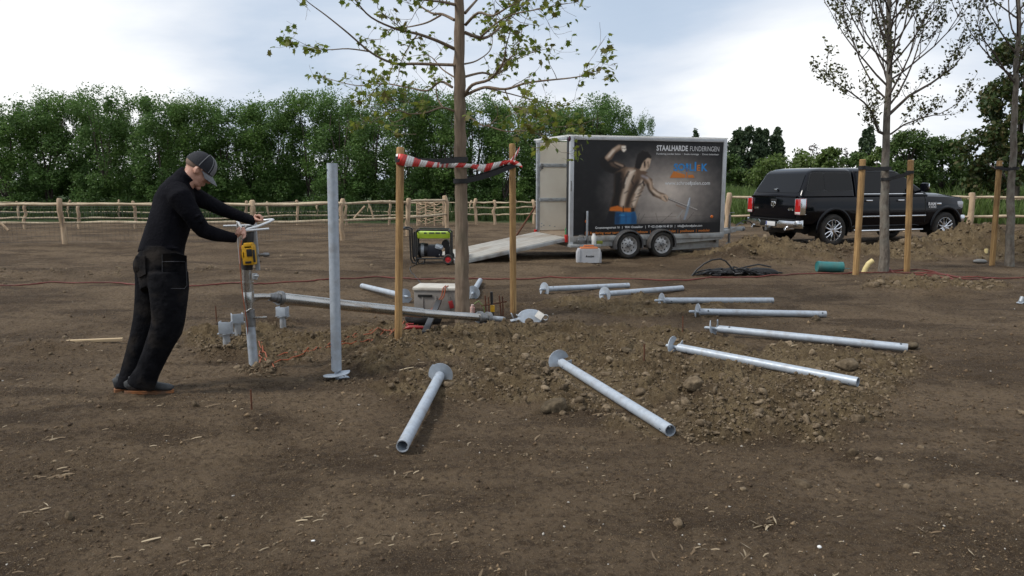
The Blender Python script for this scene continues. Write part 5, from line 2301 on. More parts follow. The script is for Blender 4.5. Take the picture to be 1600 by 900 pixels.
def stone(u, v, dims, lab, col):
    g = G(u, v)
    mb = MB()
    mb.ball((0, 0, dims[2] * 0.7), dims)
    o = mb.build('grey_stone', mat('stone%d' % u, col, 0.8, col2=tuple(c * 1.3 for c in col), vs=12, bump=0.2, bs=30), None, loc=g)
    tag(o, lab, 'stone')


stone(1531, 411, (0.13, 0.08, 0.045), 'flat grey stone lying left of the right edge stake', (0.16, 0.16, 0.155))


def scrap():
    g = G(1597, 474)
    root = empty('steel_scrap', g, R(20), 'small galvanised fitting lying at the right edge of the picture', 'fitting')
    MB().box((0, 0, 0.02), (0.12, 0.08, 0.012), Matrix.Rotation(R(-15), 3, 'Y'), bev=0.003).build('plate', GALV, root)
    MB().cyl((-0.03, 0, 0.02), (0.0, 0.0, 0.085), 0.028).build('socket', GALVD, root)


scrap()


def hose_heap():
    g = G(1150, 431)
    rng = np.random.RandomState(4)
    root = empty('hose_bundle', g, 0, 'tangled heap of black hose and netting on the soil before the trailer drawbar', 'hose')
    HB = mat('black_hose', (0.012, 0.012, 0.013), 0.5)
    Y = g.y
    mb = MB()
    mb.tube([P(1080, 432, Y - 0.05), P(1088, 422, Y), P(1100, 412, Y), P(1113, 406, Y), P(1125, 404.5, Y), P(1134, 408, Y), P(1141, 416, Y), P(1146, 424, Y)], 0.014, 8)
    mb.tube([P(1083, 430, Y), P(1110, 426, Y), P(1140, 424, Y), P(1165, 417, Y), P(1185, 413, Y), P(1205, 417, Y)], 0.012, 8)
    mb.build('hose_loop', HB, root, world=True)
    mb = MB()
    for k in range(16):
        pts = []
        u0, u1 = sorted((rng.uniform(1080, 1150), rng.uniform(1140, 1226)))
        for j in range(9):
            t = j / 8
            p = G(u0 + (u1 - u0) * t, 429 + rng.uniform(-3, 3), 0.02 + 0.09 * math.sin(math.pi * t) * rng.uniform(0.2, 1))
            pts.append(p)
        mb.tube(pts, 0.014, 6)
    mb.build('hose_coil', HB, root, world=True)
    mb = MB()
    for k in range(9):
        p = G(rng.uniform(1095, 1200), 429, 0.0)
        mb.ball(p + Vector((0, 0, 0.03)), (rng.uniform(0.12, 0.3), 0.12, rng.uniform(0.05, 0.10)))
    o = fuse(mb, 'folded_netting', mat('net_black', (0.011, 0.011, 0.012), 0.8, bump=0.8, bs=25), root, 0.02, 2)


hose_heap()
# ------------------------------------------------------------------ box trailer
def poster_pixels(nx, ny):
    """the printed picture of the side panel, drawn by hand: sRGB, rows from the bottom"""
    X, Y = np.meshgrid(np.linspace(8, 1320, nx), np.linspace(895, 55, ny))
    d = np.sqrt(((X - 820) / 620) ** 2 + ((Y - 500) / 430) ** 2)
    l = np.clip(1.05 - d, 0, 1) ** 0.9
    l = l + 0.25 * np.exp(-((X - 800) / 420) ** 2 - ((Y - 740) / 60) ** 2)
    l = l + 0.05 * fbm(X / 60, Y / 60, 4)
    l = np.clip(l, 0, 1)
    img = np.stack([24 + 196 * l, 24 + 182 * l, 27 + 166 * l], -1)
    g = np.exp(-((Y - 735) / 50) ** 2) * (Y > 680)

    def blur(a, r):
        r = int(round(r * 0.45))
        if r < 1:
            return a
        for ax in (0, 1):
            k = np.ones(2 * r + 1) / (2 * r + 1)
            a = np.apply_along_axis(lambda q: np.convolve(np.pad(q, r, 'edge'), k, 'valid'), ax, a)
        return a

    def poly(pts, col, r=1, a=1.0):
        m = np.zeros(X.shape, bool)
        n = len(pts)
        for i in range(n):
            x0, y0 = pts[i]
            x1, y1 = pts[(i + 1) % n]
            if y0 == y1:
                continue
            c = ((y0 > Y) != (y1 > Y)) & (X < (x1 - x0) * (Y - y0) / (y1 - y0) + x0)
            m ^= c
        m = blur(m.astype(float), r) * a
        img[:] = img * (1 - m[..., None]) + np.array(col)[None, None] * m[..., None]

    def stroke(pts, w, col, r=1, a=1.0):
        m = np.zeros(X.shape)
        for (x0, y0), (x1, y1) in zip(pts[:-1], pts[1:]):
            dx, dy = x1 - x0, y1 - y0
            t = np.clip(((X - x0) * dx + (Y - y0) * dy) / (dx * dx + dy * dy + 1e-9), 0, 1)
            m = np.maximum(m, ((X - x0 - t * dx) ** 2 + (Y - y0 - t * dy) ** 2) < w * w)
        m = blur(m.astype(float), r) * a
        img[:] = img * (1 - m[..., None]) + np.array(col)[None, None] * m[..., None]
    DK, MD, LT, HL = (22, 17, 16), (112, 88, 70), (214, 186, 160), (255, 243, 226)
    for x in (560, 640, 740, 850, 960, 1080):     # cracks of the printed floor
        stroke([(x + 20 * math.sin(x), 705), (x - 40 + 50 * math.sin(3 * x), 792)], 2, (70, 62, 56), 1, 0.6)
    stroke([(500, 742), (1200, 735)], 1.5, (90, 82, 75), 1, 0.5)
    # raised arm
    poly([(215, 215), (262, 190), (330, 235), (430, 260), (450, 300), (400, 340), (330, 342), (270, 322), (235, 290)], DK, 3)
    poly([(300, 245), (360, 235), (425, 262), (440, 292), (380, 300), (320, 280)], MD, 4, 0.8)
    stroke([(345, 250), (420, 275)], 9, LT, 3, 0.6)
    poly([(262, 205), (290, 165), (335, 120), (385, 88), (430, 86), (445, 110), (440, 150), (415, 150), (400, 135), (355, 165), (325, 220), (290, 240)], MD, 3)
    stroke([(285, 205), (335, 140), (385, 105)], 16, LT, 4, 0.9)
    stroke([(300, 195), (340, 140)], 8, HL, 4, 0.8)
    poly([(405, 98), (445, 98), (448, 138), (428, 156), (408, 140)], HL, 3)
    stroke([(412, 120), (440, 124)], 3, MD, 1, 0.6)
    # torso
    poly([(352, 335), (440, 285), (520, 290), (570, 330), (650, 372), (625, 430), (600, 490), (565, 560), (540, 650), (530, 690), (310, 670), (325, 600), (348, 540), (350, 440)], MD, 2)
    poly([(350, 335), (410, 320), (430, 390), (420, 480), (400, 560), (400, 660), (312, 668), (330, 600), (348, 520)], DK, 7, 0.92)
    poly([(455, 300), (520, 300), (535, 335), (500, 400), (470, 470), (450, 560), (440, 640), (405, 640), (420, 560), (440, 470), (455, 380)], LT, 8, 0.95)
    stroke([(500, 320), (465, 420), (432, 560), (420, 630)], 12, HL, 8, 0.7)
    poly([(540, 345), (560, 400), (520, 450), (480, 540), (450, 640), (478, 645), (500, 560), (540, 470), (575, 420)], DK, 8, 0.85)
    poly([(590, 385), (625, 400), (600, 480), (560, 560), (530, 650), (490, 650), (510, 570), (555, 480)], LT, 8, 0.95)
    stroke([(595, 410), (575, 470), (545, 550), (520, 630)], 9, HL, 6, 0.7)
    stroke([(575, 440), (600, 470), (570, 500)], 5, DK, 4, 0.6)
    stroke([(395, 350), (430, 400), (400, 420)], 6, (120, 90, 70), 4, 0.5)
    # muscle shading across the back and arms
    for pl, w_, c_, a_ in (([(470, 330), (440, 400), (430, 470)], 9, DK, .6), ([(395, 345), (385, 420), (372, 500)], 10, (12, 10, 11), .7), ([(520, 360), (500, 410), (515, 440)], 6, DK, .6), ([(605, 420), (560, 450)], 5, DK, .55), ([(600, 500), (555, 530)], 4, DK, .5), ([(585, 540), (540, 560)], 4, DK, .45), ([(470, 500), (440, 520)], 5, DK, .45), ([(540, 580), (500, 600)], 4, DK, .4), ([(620, 385), (600, 420), (612, 450)], 7, DK, .7), ([(655, 400), (690, 440)], 5, HL, .8), ([(560, 300), (520, 320), (480, 345)], 7, HL, .55), ([(330, 235), (350, 262), (400, 290)], 7, DK, .7), ([(262, 240), (290, 300), (340, 325)], 10, (14, 11, 12), .7), ([(560, 470), (535, 520)], 6, HL, .6), ([(460, 380), (445, 440)], 6, HL, .6), ([(505, 620), (512, 650)], 5, DK, .5)):
        stroke(pl, w_, c_, 3, a_)
    # head
    poly([(520, 290), (540, 240), (575, 300), (615, 320), (640, 335), (600, 360), (550, 340)], MD, 3)
    poly([(540, 225), (560, 165), (600, 140), (645, 160), (668, 205), (664, 240), (650, 290), (620, 322), (575, 318), (550, 280)], LT, 2)
    poly([(525, 290), (535, 225), (548, 170), (590, 137), (640, 150), (668, 190), (668, 212), (640, 200), (618, 215), (590, 250), (572, 300), (548, 300)], (28, 22, 21), 2)
    stroke([(610, 235), (617, 262), (612, 285)], 8, MD, 2, 0.9)
    stroke([(606, 240), (607, 270)], 4, DK, 1, 0.8)
    stroke([(640, 240), (645, 285)], 6, MD, 3, 0.7)
    # forward arm and the rod
    poly([(560, 355), (620, 350), (680, 395), (690, 465), (740, 508), (800, 530), (840, 575), (810, 602), (750, 572), (690, 545), (650, 490), (625, 430)], MD, 2)
    stroke([(640, 390), (668, 430), (672, 480), (720, 525), (780, 555)], 14, LT, 5, 0.9)
    stroke([(590, 365), (640, 385)], 12, (176, 170, 176), 5, 0.8)
    stroke([(690, 500), (750, 540)], 7, HL, 4, 0.7)
    stroke([(640, 440), (660, 500), (700, 540)], 6, DK, 4, 0.7)
    poly([(765, 530), (815, 535), (845, 575), (815, 605), (770, 580)], LT, 3)
    stroke([(790, 548), (820, 590)], 4, DK, 2, 0.6)
    stroke([(835, 575), (1100, 682)], 10, (120, 112, 108), 1)
    stroke([(835, 570), (1100, 677)], 4, (196, 188, 180), 1)
    stroke([(905, 632), (985, 668)], 5, (150, 120, 100), 1, 0.8)
    poly([(1030, 552), (1012, 600), (995, 690), (975, 765), (992, 772), (1015, 700), (1034, 620)], (150, 160, 172), 1)
    stroke([(1026, 570), (1010, 640)], 5, (210, 216, 224), 1)
    stroke([(965, 685), (920, 750)], 6, (170, 165, 160), 1)
    # clothes
    poly([(318, 645), (380, 630), (430, 655), (495, 652), (500, 690), (430, 682), (310, 680)], (214, 112, 32), 2)
    stroke([(430, 640), (434, 690)], 5, (60, 40, 30), 1)
    poly([(500, 655), (530, 655), (530, 690), (500, 688)], (50, 36, 30), 1)
    poly([(308, 680), (370, 688), (360, 798), (262, 798), (290, 740)], (26, 26, 32), 3)
    poly([(365, 688), (440, 692), (535, 690), (552, 740), (552, 798), (360, 798)], (34, 104, 158), 3)
    poly([(362, 690), (410, 692), (405, 798), (360, 798)], (18, 52, 86), 4, 0.8)
    poly([(500, 700), (535, 692), (552, 798), (500, 798)], (22, 66, 108), 4, 0.7)
    stroke([(380, 725), (450, 735), (530, 722)], 4, (22, 84, 140), 2, 0.8)
    stroke([(455, 700), (460, 795)], 4, (20, 70, 120), 2, 0.8)
    stroke([(400, 715), (440, 720)], 5, (90, 170, 220), 2, 0.7)
    # bottom band
    b = (Y > 800)
    img[b] = np.array([22, 22, 26])
    for (x, y) in ((118, 768), (1240, 745)):
        pass
    return np.clip(img, 0, 255)


def srgb(c):
    c = np.asarray(c, dtype=np.float64)
    return np.where(c <= 0.04045, c / 12.92, ((c + 0.055) / 1.055) ** 2.4)


TR_ANG = R(19)
_w1 = G0(983, 405)
TDX, TDY = math.cos(TR_ANG), math.sin(TR_ANG)


def trailer():
    n_ = Vector((-TDY, TDX, 0))
    d_ = Vector((TDX, TDY, 0))
    q = Vector((_w1.x, _w1.y, 0)) + n_ * 0.13
    r = (893 - 800) / FPX
    # x = r*y/(cosines) : use exact ray plane
    def hit(u):
        k = (u - 800) / FPX / _fw.y   # ratio x/y for a point near the horizon
        # (q.x + t*d.x) = k'*(q.y+t*d.y) with depth along the view; z taken ~0.5
        lo, hi = -5.0, 8.0
        for _ in range(60):
            m = (lo + hi) / 2
            p = q + d_ * m + Vector((0, 0, 1.2))
            c = p - CAMP
            uu = 800 + FPX * c.x / c.dot(_fw)
            if uu < u:
                lo = m
            else:
                hi = m
        return m
    t0, t1 = hit(890), hit(1132)
    o0 = q + d_ * t0
    Lb = t1 - t0

    def vz(v, t, off=0.0):
        p = o0 + d_ * t + n_ * off
        return P(800, v, p.y).z
    ztop, zbot = vz(213.5, 0), 0.30
    zp0 = vz(371.5, 0)
    # width: far rear corner at u=838
    Wd = 1.9
    for k in range(200):
        w = 1.2 + k * 0.008
        p = o0 + n_ * w + Vector((0, 0, 1.4))
        c = p - CAMP
        if 800 + FPX * c.x / c.dot(_fw) < 838.5:
            Wd = w
            break
    print('trailer L %.2f W %.2f top %.2f' % (Lb, Wd, ztop))
    root = empty('box_trailer', (o0.x, o0.y, gz(o0.x, o0.y)), TR_ANG, 'box trailer with a black printed side panel and twin axles, rear ramp let down', 'trailer')
    ALU = mat('aluminium', (0.50, 0.52, 0.54), 0.4, 0.35, col2=(0.58, 0.60, 0.62), vs=6, dirt=(0.25, 0.21, 0.17), dirt_amt=0.35)
    PANEL = mat('cream_panel', (0.76, 0.71, 0.62), 0.5, col2=(0.80, 0.76, 0.67), vs=3, dirt=(0.5, 0.44, 0.35), dirt_amt=0.35)
    CHAS = mat('chassis_zinc', (0.33, 0.34, 0.34), 0.5, 0.35, col2=(0.43, 0.44, 0.43), vs=9, dirt=(0.16, 0.12, 0.08), dirt_amt=0.7)
    RUB = mat('tyre_rubber', (0.017, 0.017, 0.017), 0.8, col2=(0.035, 0.032, 0.028), vs=12, dirt=(0.09, 0.065, 0.045), dirt_amt=0.5)
    RIM = mat('silver_rim', (0.50, 0.50, 0.50), 0.4, 0.5, col2=(0.60, 0.60, 0.60), vs=20, dirt=(0.2, 0.15, 0.1), dirt_amt=0.4)
    FEND = mat('grey_fender', (0.050, 0.052, 0.056), 0.55, col2=(0.075, 0.075, 0.078), vs=8, dirt=(0.13, 0.10, 0.07), dirt_amt=0.4)
    FLOOR = mat('ply_floor', (0.17, 0.12, 0.08), 0.7, col2=(0.25, 0.19, 0.13), vs=6)
    zf = zp0                # floor level
    H = ztop
    b = lambda mb, nme, m, **k: mb.build(nme, m, root, **k)
    # walls and roof
    mb = MB(); mb.box((Lb / 2, 0.018, (zf + H) / 2), (Lb - 0.10, 0.03, H - zf - 0.08)); b(mb, 'near_wall', BLACKP)
    mb = MB(); mb.box((Lb / 2, Wd - 0.02, (zf + H) / 2), (Lb - 0.02, 0.03, H - zf - 0.05)); b(mb, 'far_wall', PANEL)
    mb = MB()
    for z in (zf + (H - zf) * 0.35, zf + (H - zf) * 0.73):
        mb.box((Lb / 2, Wd - 0.045, z), (Lb - 0.1, 0.018, 0.075), bev=0.004)
        for k in range(24):
            mb.box((0.1 + k * (Lb - 0.2) / 23, Wd - 0.056, z), (0.05, 0.008, 0.03))
    b(mb, 'lashing_rail', GALVD)
    mb = MB()
    rr = random.Random(4)
    for (x, z) in ((0.10, 0.10), (0.16, 0.13), (0.11, 0.17), (0.30, 0.12), (0.42, 0.10), (0.08, 1.35), (0.07, 1.32)):
        mb.box((x, Wd - 0.037, zf + z), (0.03, 0.006, 0.02))
    b(mb, 'scuff_mark', GALVD)
    mb = MB(); mb.box((0.10, Wd - 0.06, zf + (H - zf) * 0.72), (0.05, 0.05, 0.12), bev=0.01); b(mb, 'latch', STEELD)
    mb = MB(); mb.box((Lb - 0.02, Wd / 2, (zf + H) / 2), (0.03, Wd - 0.04, H - zf - 0.05)); b(mb, 'front_wall', PANEL)
    mb = MB(); mb.box((Lb / 2, Wd / 2, zf - 0.02), (Lb - 0.02, Wd - 0.04, 0.04)); b(mb, 'floor', FLOOR)
    mb = MB(); mb.box((Lb / 2 - 0.02, Wd / 2, H + 0.012), (Lb + 0.08, Wd + 0.06, 0.024), bev=0.008); b(mb, 'roof', mat('translucent_roof', (0.86, 0.86, 0.84), 0.5, trans=0.8))
    mb = MB(); mb.box((-0.02, Wd / 2, H - 0.035), (0.06, Wd - 0.12, 0.06), bev=0.004); b(mb, 'rear_header', GALVD)
    for x, y, w in ((0.035, 0.0, 0.085), (Lb - 0.04, 0.0, 0.085)):
        zlo = zf - (0.18 if x < 1 else 0.05)
        mb = MB(); mb.box((x, y + 0.01, (zlo + H) / 2), (w, 0.075, H - zlo), bev=0.012); b(mb, 'corner_post', ALU)
    mb = MB(); mb.box((0.03, Wd - 0.005, (zf - 0.05 + H) / 2), (0.075, 0.07, H - zf + 0.05), bev=0.012); b(mb, 'corner_post', GALVD)
    mb = MB(); mb.box((0.002, 0.075, (zf + H) / 2), (0.06, 0.06, H - zf - 0.08), bev=0.004); b(mb, 'door_seal', BLACKP)
    mb = MB(); mb.box((Lb / 2, 0.006, H - 0.035), (Lb - 0.16, 0.066, 0.07), bev=0.01); b(mb, 'top_rail', ALU)
    mb = MB(); mb.box((Lb / 2, 0.0, zf - 0.02 - 0.02), (Lb, 0.07, 0.10), bev=0.008); b(mb, 'bottom_rail', CHAS)
    # printed panel
    x0, x1, z0, z1 = 0.085, Lb - 0.09, zf + 0.02, H - 0.075
    nx, ny = 300, 190
    px = srgb(poster_pixels(nx, ny) / 255.0)
    xs_, zs_ = np.linspace(x0, x1, nx), np.linspace(z0, z1, ny)
    XX, ZZ = np.meshgrid(xs_, zs_)
    V = np.stack([XX, np.full_like(XX, -0.001), ZZ], -1).reshape(-1, 3)
    i = (np.arange(ny - 1)[:, None] * nx + np.arange(nx - 1)[None, :])
    F = np.stack([i, i + 1, i + nx + 1, i + nx], -1).reshape(-1, 4)
    me = np_mesh('printed_panel', V, F)
    ca = me.color_attributes.new('print', 'FLOAT_COLOR', 'POINT')
    ca.data.foreach_set('color', np.concatenate([px.reshape(-1, 3), np.ones((nx * ny, 1))], 1).astype(np.float32).ravel())
    m, tr_, bs = nmat('printed_film')
    at = tr_.nodes.new('ShaderNodeAttribute')
    at.attribute_name = 'print'
    tr_.links.new(at.outputs['Color'], bs.inputs['Base Color'])
    bs.inputs['Roughness'].default_value = 0.38
    pan = link_mesh('printed_panel', me, m, root)
    sx = lambda cx: x0 + (cx - 8) / 1312 * (x1 - x0)
    sz = lambda cy: z1 - (cy - 55) / 840 * (z1 - z0)
    WHT = mat('print_white', (0.80, 0.80, 0.80), 0.4)
    ORP = mat('print_orange', (0.68, 0.22, 0.04), 0.4)
    BLP = mat('print_blue', (0.03, 0.27, 0.66), 0.4)

    def T(s, cx0, cx1, cyb, hpx, m, bold=0.0, shear=0.0, nme='lettering', dy=-0.004):
        size = hpx / 840 * (z1 - z0) / 0.70
        M = Matrix(((1, 0, 0, sx(cx0)), (0, 0, -1, dy), (0, 1, 0, sz(cyb)), (0, 0, 0, 1)))
        o_ = text_on(nme, s, size, m, pan, M, width=(cx1 - cx0) / 1312 * (x1 - x0), bold=bold * size, shear=shear)
        if len(s) > 30:
            o_['kind'] = 'stuff'
        return o_
    T('STAALHARDE', 712, 995, 136, 47, WHT, 0.030)
    T('FUNDERINGEN', 1012, 1283, 137, 45, WHT, -0.004)
    T('Fundering zonder beton  ·  Snelle montage  ·  Direct belastbaar', 712, 1283, 172, 15, WHT, 0.012)
    T('SO', 870, 972, 315, 62, BLP, 0.03)
    T('L', 1012, 1050, 315, 62, BLP, 0.03)
    T('I', 1056, 1072, 318, 82, BLP, 0.03)
    T('E', 1082, 1112, 315, 52, ORP, 0.02)
    T('K', 1122, 1180, 318, 66, BLP, 0.03)
    mb = MB()
    pr = lambda poly: mb.prism([(sx(a), sz(c)) for a, c in poly], 0.0015, lambda a, c, h: Vector((a, -0.0035 - h, c)))
    pr([(872, 322), (978, 352), (978, 382), (838, 382)]); pr([(1004, 356), (1050, 352), (1066, 382), (1004, 382)])
    pr([(986, 290), (996, 290), (996, 384), (986, 384)])
    mb.build('logo_mound', ORP, pan, smooth=False)
    mb = MB()
    pr([(980, 250), (1004, 250), (1000, 262), (1010, 270), (1000, 284), (1008, 294), (998, 306), (994, 330), (988, 330), (984, 306), (976, 294), (986, 284), (976, 270), (984, 262)])
    mb.build('logo_screw', BLP, pan, smooth=False)
    T('www.schroefpalen.com', 796, 1212, 446, 34, WHT, 0.012)
    T('Groenewegestraat 16   |   9041 Oostakker   |   T +32 (0)484 90 40 20   |   info@schroefpalen.com', 192, 1150, 836, 20, WHT, 0.014)
    T('DE fundering voor terras  |  houtskeletbouw  |  tuinhuis  |  chalet  |  poolhouse  |  modulair', 104, 1225, 884, 24, ORP, 0.010)
    for cx, cy in ((118, 768), (1240, 745)):
        mb = MB(); mb.lathe([(0.0, 0.018), (0.026, 0.014), (0.034, 0.0), (0.0, 0.0)], 16, Matrix.Translation((sx(cx), -0.002, sz(cy))) @ Matrix.Rotation(R(90), 4, 'X')); b(mb, 'side_reflector', mat('amber_reflector', (0.70, 0.16, 0.02), 0.25))
    # chassis and sill
    sill0, sill1 = zf - 0.21, zf - 0.05
    mb = MB()
    xe = Lb - 0.02
    prof = [(0.0, zf - 0.20), (0.62 * Lb, zf - 0.20), (0.62 * Lb, zf - 0.20), (xe, zf - 0.13), (xe, zf - 0.095), (0.0, zf - 0.095)]
    mb.prism(prof, 0.06, lambda a, c, h: Vector((a, 0.0 + h, c))); b(mb, 'side_skirt', CHAS)
    mb = MB()
    for y in (0.28, Wd - 0.28):
        mb.box((Lb * 0.5, y, zf - 0.13), (Lb - 0.1, 0.08, 0.16))
    for x in (0.03, 0.9, 2.2, Lb - 0.1):
        mb.box((x, Wd / 2, zf - 0.13), (0.07, Wd - 0.1, 0.12))
    b(mb, 'chassis', CHAS)
    mb = MB(); mb.box((0.30, -0.06, zf - 0.17), (0.66, 0.16, 0.05), bev=0.006); b(mb, 'side_step', CHAS)
    mb = MB()
    mb.prism([(0.60 * Lb + 0.16, zf - 0.20), (xe, zf - 0.14), (xe, zf - 0.30), (0.60 * Lb + 0.16, zf - 0.34)], 0.9, lambda a, c, h: Vector((a, 0.12 + h, c)))
    b(mb, 'under_locker', CHAS)
    # wheels
    wr = 0.262
    wz = wr
    p = _w1 - o0
    t_r = Vector((p.x, p.y, 0)).dot(d_)
    p2 = G0(1040, 404) - o0
    t_f = t_r + 0.76
    yw = -0.13

    def wheel(x, y, side):
        W_ = Matrix.Translation((x, y, wz)) @ Matrix.Rotation(R(90 * side), 4, 'X')
        mb = MB()
        prof = [(0.178, -0.055), (0.19, -0.082), (0.215, -0.092), (0.242, -0.086), (0.256, -0.068), (wr, -0.045), (wr, 0.045), (0.256, 0.068), (0.242, 0.086), (0.215, 0.092), (0.19, 0.082), (0.178, 0.055)]
        mb.lathe(prof, 36, W_)
        for k in range(36):
            t = 2 * math.pi * k / 36
            for s_ in (-1, 1):
                Mk = W_ @ Matrix.Rotation(t, 4, 'Z') @ Matrix.Translation((wr - 0.004, 0, s_ * 0.045))
                mb.box(Mk.translation, (0.014, 0.022, 0.05), Mk.to_3x3())
        w_ = mb.build('wheel', RUB, root)
        mb = MB()
        mb.lathe([(0.182, 0.075), (0.180, 0.082), (0.172, 0.080), (0.165, 0.05), (0.150, 0.03), (0.10, 0.042), (0.06, 0.05), (0.045, 0.05), (0.0, 0.05)], 32, W_)
        mb.build('rim', RIM, w_)
        mb = MB()
        mb.lathe([(0.042, 0.048), (0.042, 0.085), (0.030, 0.095), (0.0, 0.095)], 18, W_)
        mb.build('hub', STEELD, w_)
        mb = MB()
        for k in range(5):
            t = 2 * math.pi * k / 5
            c = W_ @ Vector((0.075 * math.cos(t), 0.075 * math.sin(t), 0.045))
            c2 = W_ @ Vector((0.075 * math.cos(t), 0.075 * math.sin(t), 0.066))
            mb.cyl(c, c2, 0.012, n=6)
        mb.build('wheel_nut', STEELD, w_)
        mb = MB()
        for k in range(10):
            t = 2 * math.pi * (k + 0.5) / 10
            c = W_ @ Vector((0.128 * math.cos(t), 0.128 * math.sin(t), 0.0335))
            c2 = W_ @ Vector((0.128 * math.cos(t), 0.128 * math.sin(t), 0.0375))
            mb.cyl(c, c2, 0.017, n=10)
        mb.build('rim_hole', HOLE, w_)
    for x in (t_r, t_f):
        wheel(x, yw + 0.09, 1)
        wheel(x, Wd + 0.10, -1)
        # mudguard: an arched shell
        for yy in (-0.14, Wd):
            vs, fs = [], []
            n = 18
            r0, th, wdt = wr + 0.045, 0.012, 0.23
            for k in range(n + 1):
                a = R(-12 + 204 * k / n)
                for rr_, y_ in ((r0, 0), (r0 + th, 0), (r0 + th, wdt), (r0, wdt)):
                    vs.append((x + rr_ * math.cos(a), yy + y_, wz + rr_ * math.sin(a)))
            for k in range(n):
                for j in range(4):
                    j2 = (j + 1) % 4
                    fs.append((k * 4 + j, k * 4 + j2, (k + 1) * 4 + j2, (k + 1) * 4 + j))
            fs += [(0, 1, 2, 3), tuple(n * 4 + j for j in (3, 2, 1, 0))]
            mb = MB(); mb.add(vs, fs)
            # outer lip
            for k in range(n):
                a0, a1 = R(-12 + 204 * k / n), R(-12 + 204 * (k + 1) / n)
                y_ = yy if yy < 0 else yy + wdt
                mb.cyl((x + (r0 - 0.012) * math.cos(a0), y_, wz + (r0 - 0.012) * math.sin(a0)), (x + (r0 - 0.012) * math.cos(a1), y_, wz + (r0 - 0.012) * math.sin(a1)), 0.016, n=6)
            b(mb, 'mudguard', FEND)
    # axles
    mb = MB()
    for x in (t_r, t_f):
        mb.cyl((x, 0.1, wz), (x, Wd - 0.1, wz), 0.035)
    b(mb, 'axle', STEELD)
    # drawbar and coupling
    hb = Lb + 1.05
    mb = MB()
    for y in (0.38, Wd - 0.38):
        a, c = Vector((Lb - 0.5, y, zf - 0.15)), Vector((hb - 0.15, Wd / 2 + (0.04 if y > 1 else -0.04), 0.46))
        mb.box((a + c) / 2, ((c - a).length, 0.07, 0.10), (c - a).to_track_quat('X', 'Z').to_matrix(), bev=0.006)
    mb.box((hb - 0.1, Wd / 2, 0.47), (0.34, 0.10, 0.09), bev=0.012)
    b(mb, 'drawbar', CHAS)
    mb = MB(); mb.ball((hb + 0.08, Wd / 2, 0.47), (0.07, 0.06, 0.06)); mb.tube([(hb - 0.1, Wd / 2, 0.54), (hb + 0.02, Wd / 2, 0.60), (hb + 0.10, Wd / 2, 0.58)], 0.014, 8); b(mb, 'coupling', STEELD)
    mb = MB(); mb.cyl((hb - 0.35, Wd / 2 - 0.12, 0.16), (hb - 0.35, Wd / 2 - 0.12, 0.80), 0.028); mb.tube([(hb - 0.35, Wd / 2 - 0.12, 0.80), (hb - 0.35, Wd / 2 - 0.12, 0.84), (hb - 0.23, Wd / 2 - 0.12, 0.84)], 0.010, 8)
    mb.lathe([(0.0, -0.03), (0.08, -0.03), (0.09, 0), (0.08, 0.03), (0, 0.03)], 18, Matrix.Translation((hb - 0.35, Wd / 2 - 0.12, 0.10)) @ Matrix.Rotation(R(90), 4, 'X')); b(mb, 'jockey_wheel', STEELD)
    mb = MB(); mb.tube([(hb - 0.1, Wd / 2, 0.55), (hb + 0.1, Wd / 2, 0.66), (hb + 0.35, Wd / 2 + 0.1, 0.62), (hb + 0.5, Wd / 2 + 0.15, 0.52)], 0.012, 7); b(mb, 'plug_cable', BLACKP)
    # lights
    TL = mat('red_lens', (0.42, 0.02, 0.015), 0.2)
    mb = MB(); mb.box((-0.045, 0.05, zf - 0.03), (0.05, 0.075, 0.15), bev=0.01); b(mb, 'tail_light', TL)
    mb = MB(); mb.ball((-0.005, 0.0, H - 0.05), (0.035, 0.03, 0.055)); b(mb, 'marker_light', mat('purple_lens', (0.05, 0.012, 0.03), 0.3))
    mb = MB(); mb.box((-0.04, Wd - 0.05, zf - 0.03), (0.05, 0.075, 0.15), bev=0.01); b(mb, 'tail_light', TL)
    # thin upright bar on the step
    mb = MB(); mb.box((0.36, -0.05, zf + 0.20), (0.035, 0.03, 0.62), bev=0.004); b(mb, 'lock_bar', GALVD)
    mb = MB(); mb.tube([(0.02, -0.03, zf + 0.9), (0.02, -0.035, zf + 1.0), (0.02, -0.03, zf + 1.1)], 0.012, 8); b(mb, 'hinge', STEELD)
    # ramp
    rl = 2.25
    tipz = 0.03
    a = Vector((-0.03, 0, zf - 0.03))
    c = Vector((-rl, 0, tipz))
    e = (c - a)
    Mx = e.to_track_quat('X', 'Z').to_matrix()
    nn = Mx @ Vector((0, 0, 1))
    if nn.z < 0:
        nn = -nn
    RAMP = mat('grey_ramp_board', (0.26, 0.25, 0.225), 0.75, col2=(0.38, 0.36, 0.325), vs=3, stretch=(1, 8, 8), dirt=(0.20, 0.15, 0.10), dirt_amt=0.6)
    npl = 9
    pw = (Wd - 0.16) / npl
    for k in range(npl):
        y = 0.08 + pw * (k + 0.5)
        mb = MB(); mb.box((a + c) / 2 + Vector((0, y, 0)) + nn * 0.012 * (1 + 0.12 * (k % 3)), (e.length, pw - 0.008, 0.024), Mx, bev=0.003)
        b(mb, 'ramp_board', RAMP)
    mb = MB()
    for y in (0.075, Wd - 0.075):
        mb.box((a + c) / 2 + Vector((0, y, 0)) - nn * 0.022, (e.length, 0.05, 0.07), Mx, bev=0.006)
    for f in (0.02, 0.35, 0.68, 0.98):
        mb.box(a.lerp(c, f) + Vector((0, Wd / 2, 0)) - nn * 0.03, (0.05, Wd - 0.2, 0.045), Mx)
    b(mb, 'ramp_frame', CHAS)
    mb = MB(); mb.box(a.lerp(c, 0.52) + Vector((0, 0.06, -0.10)), (0.10, 0.03, 0.16), Mx, bev=0.004); b(mb, 'ramp_latch', GALVD)
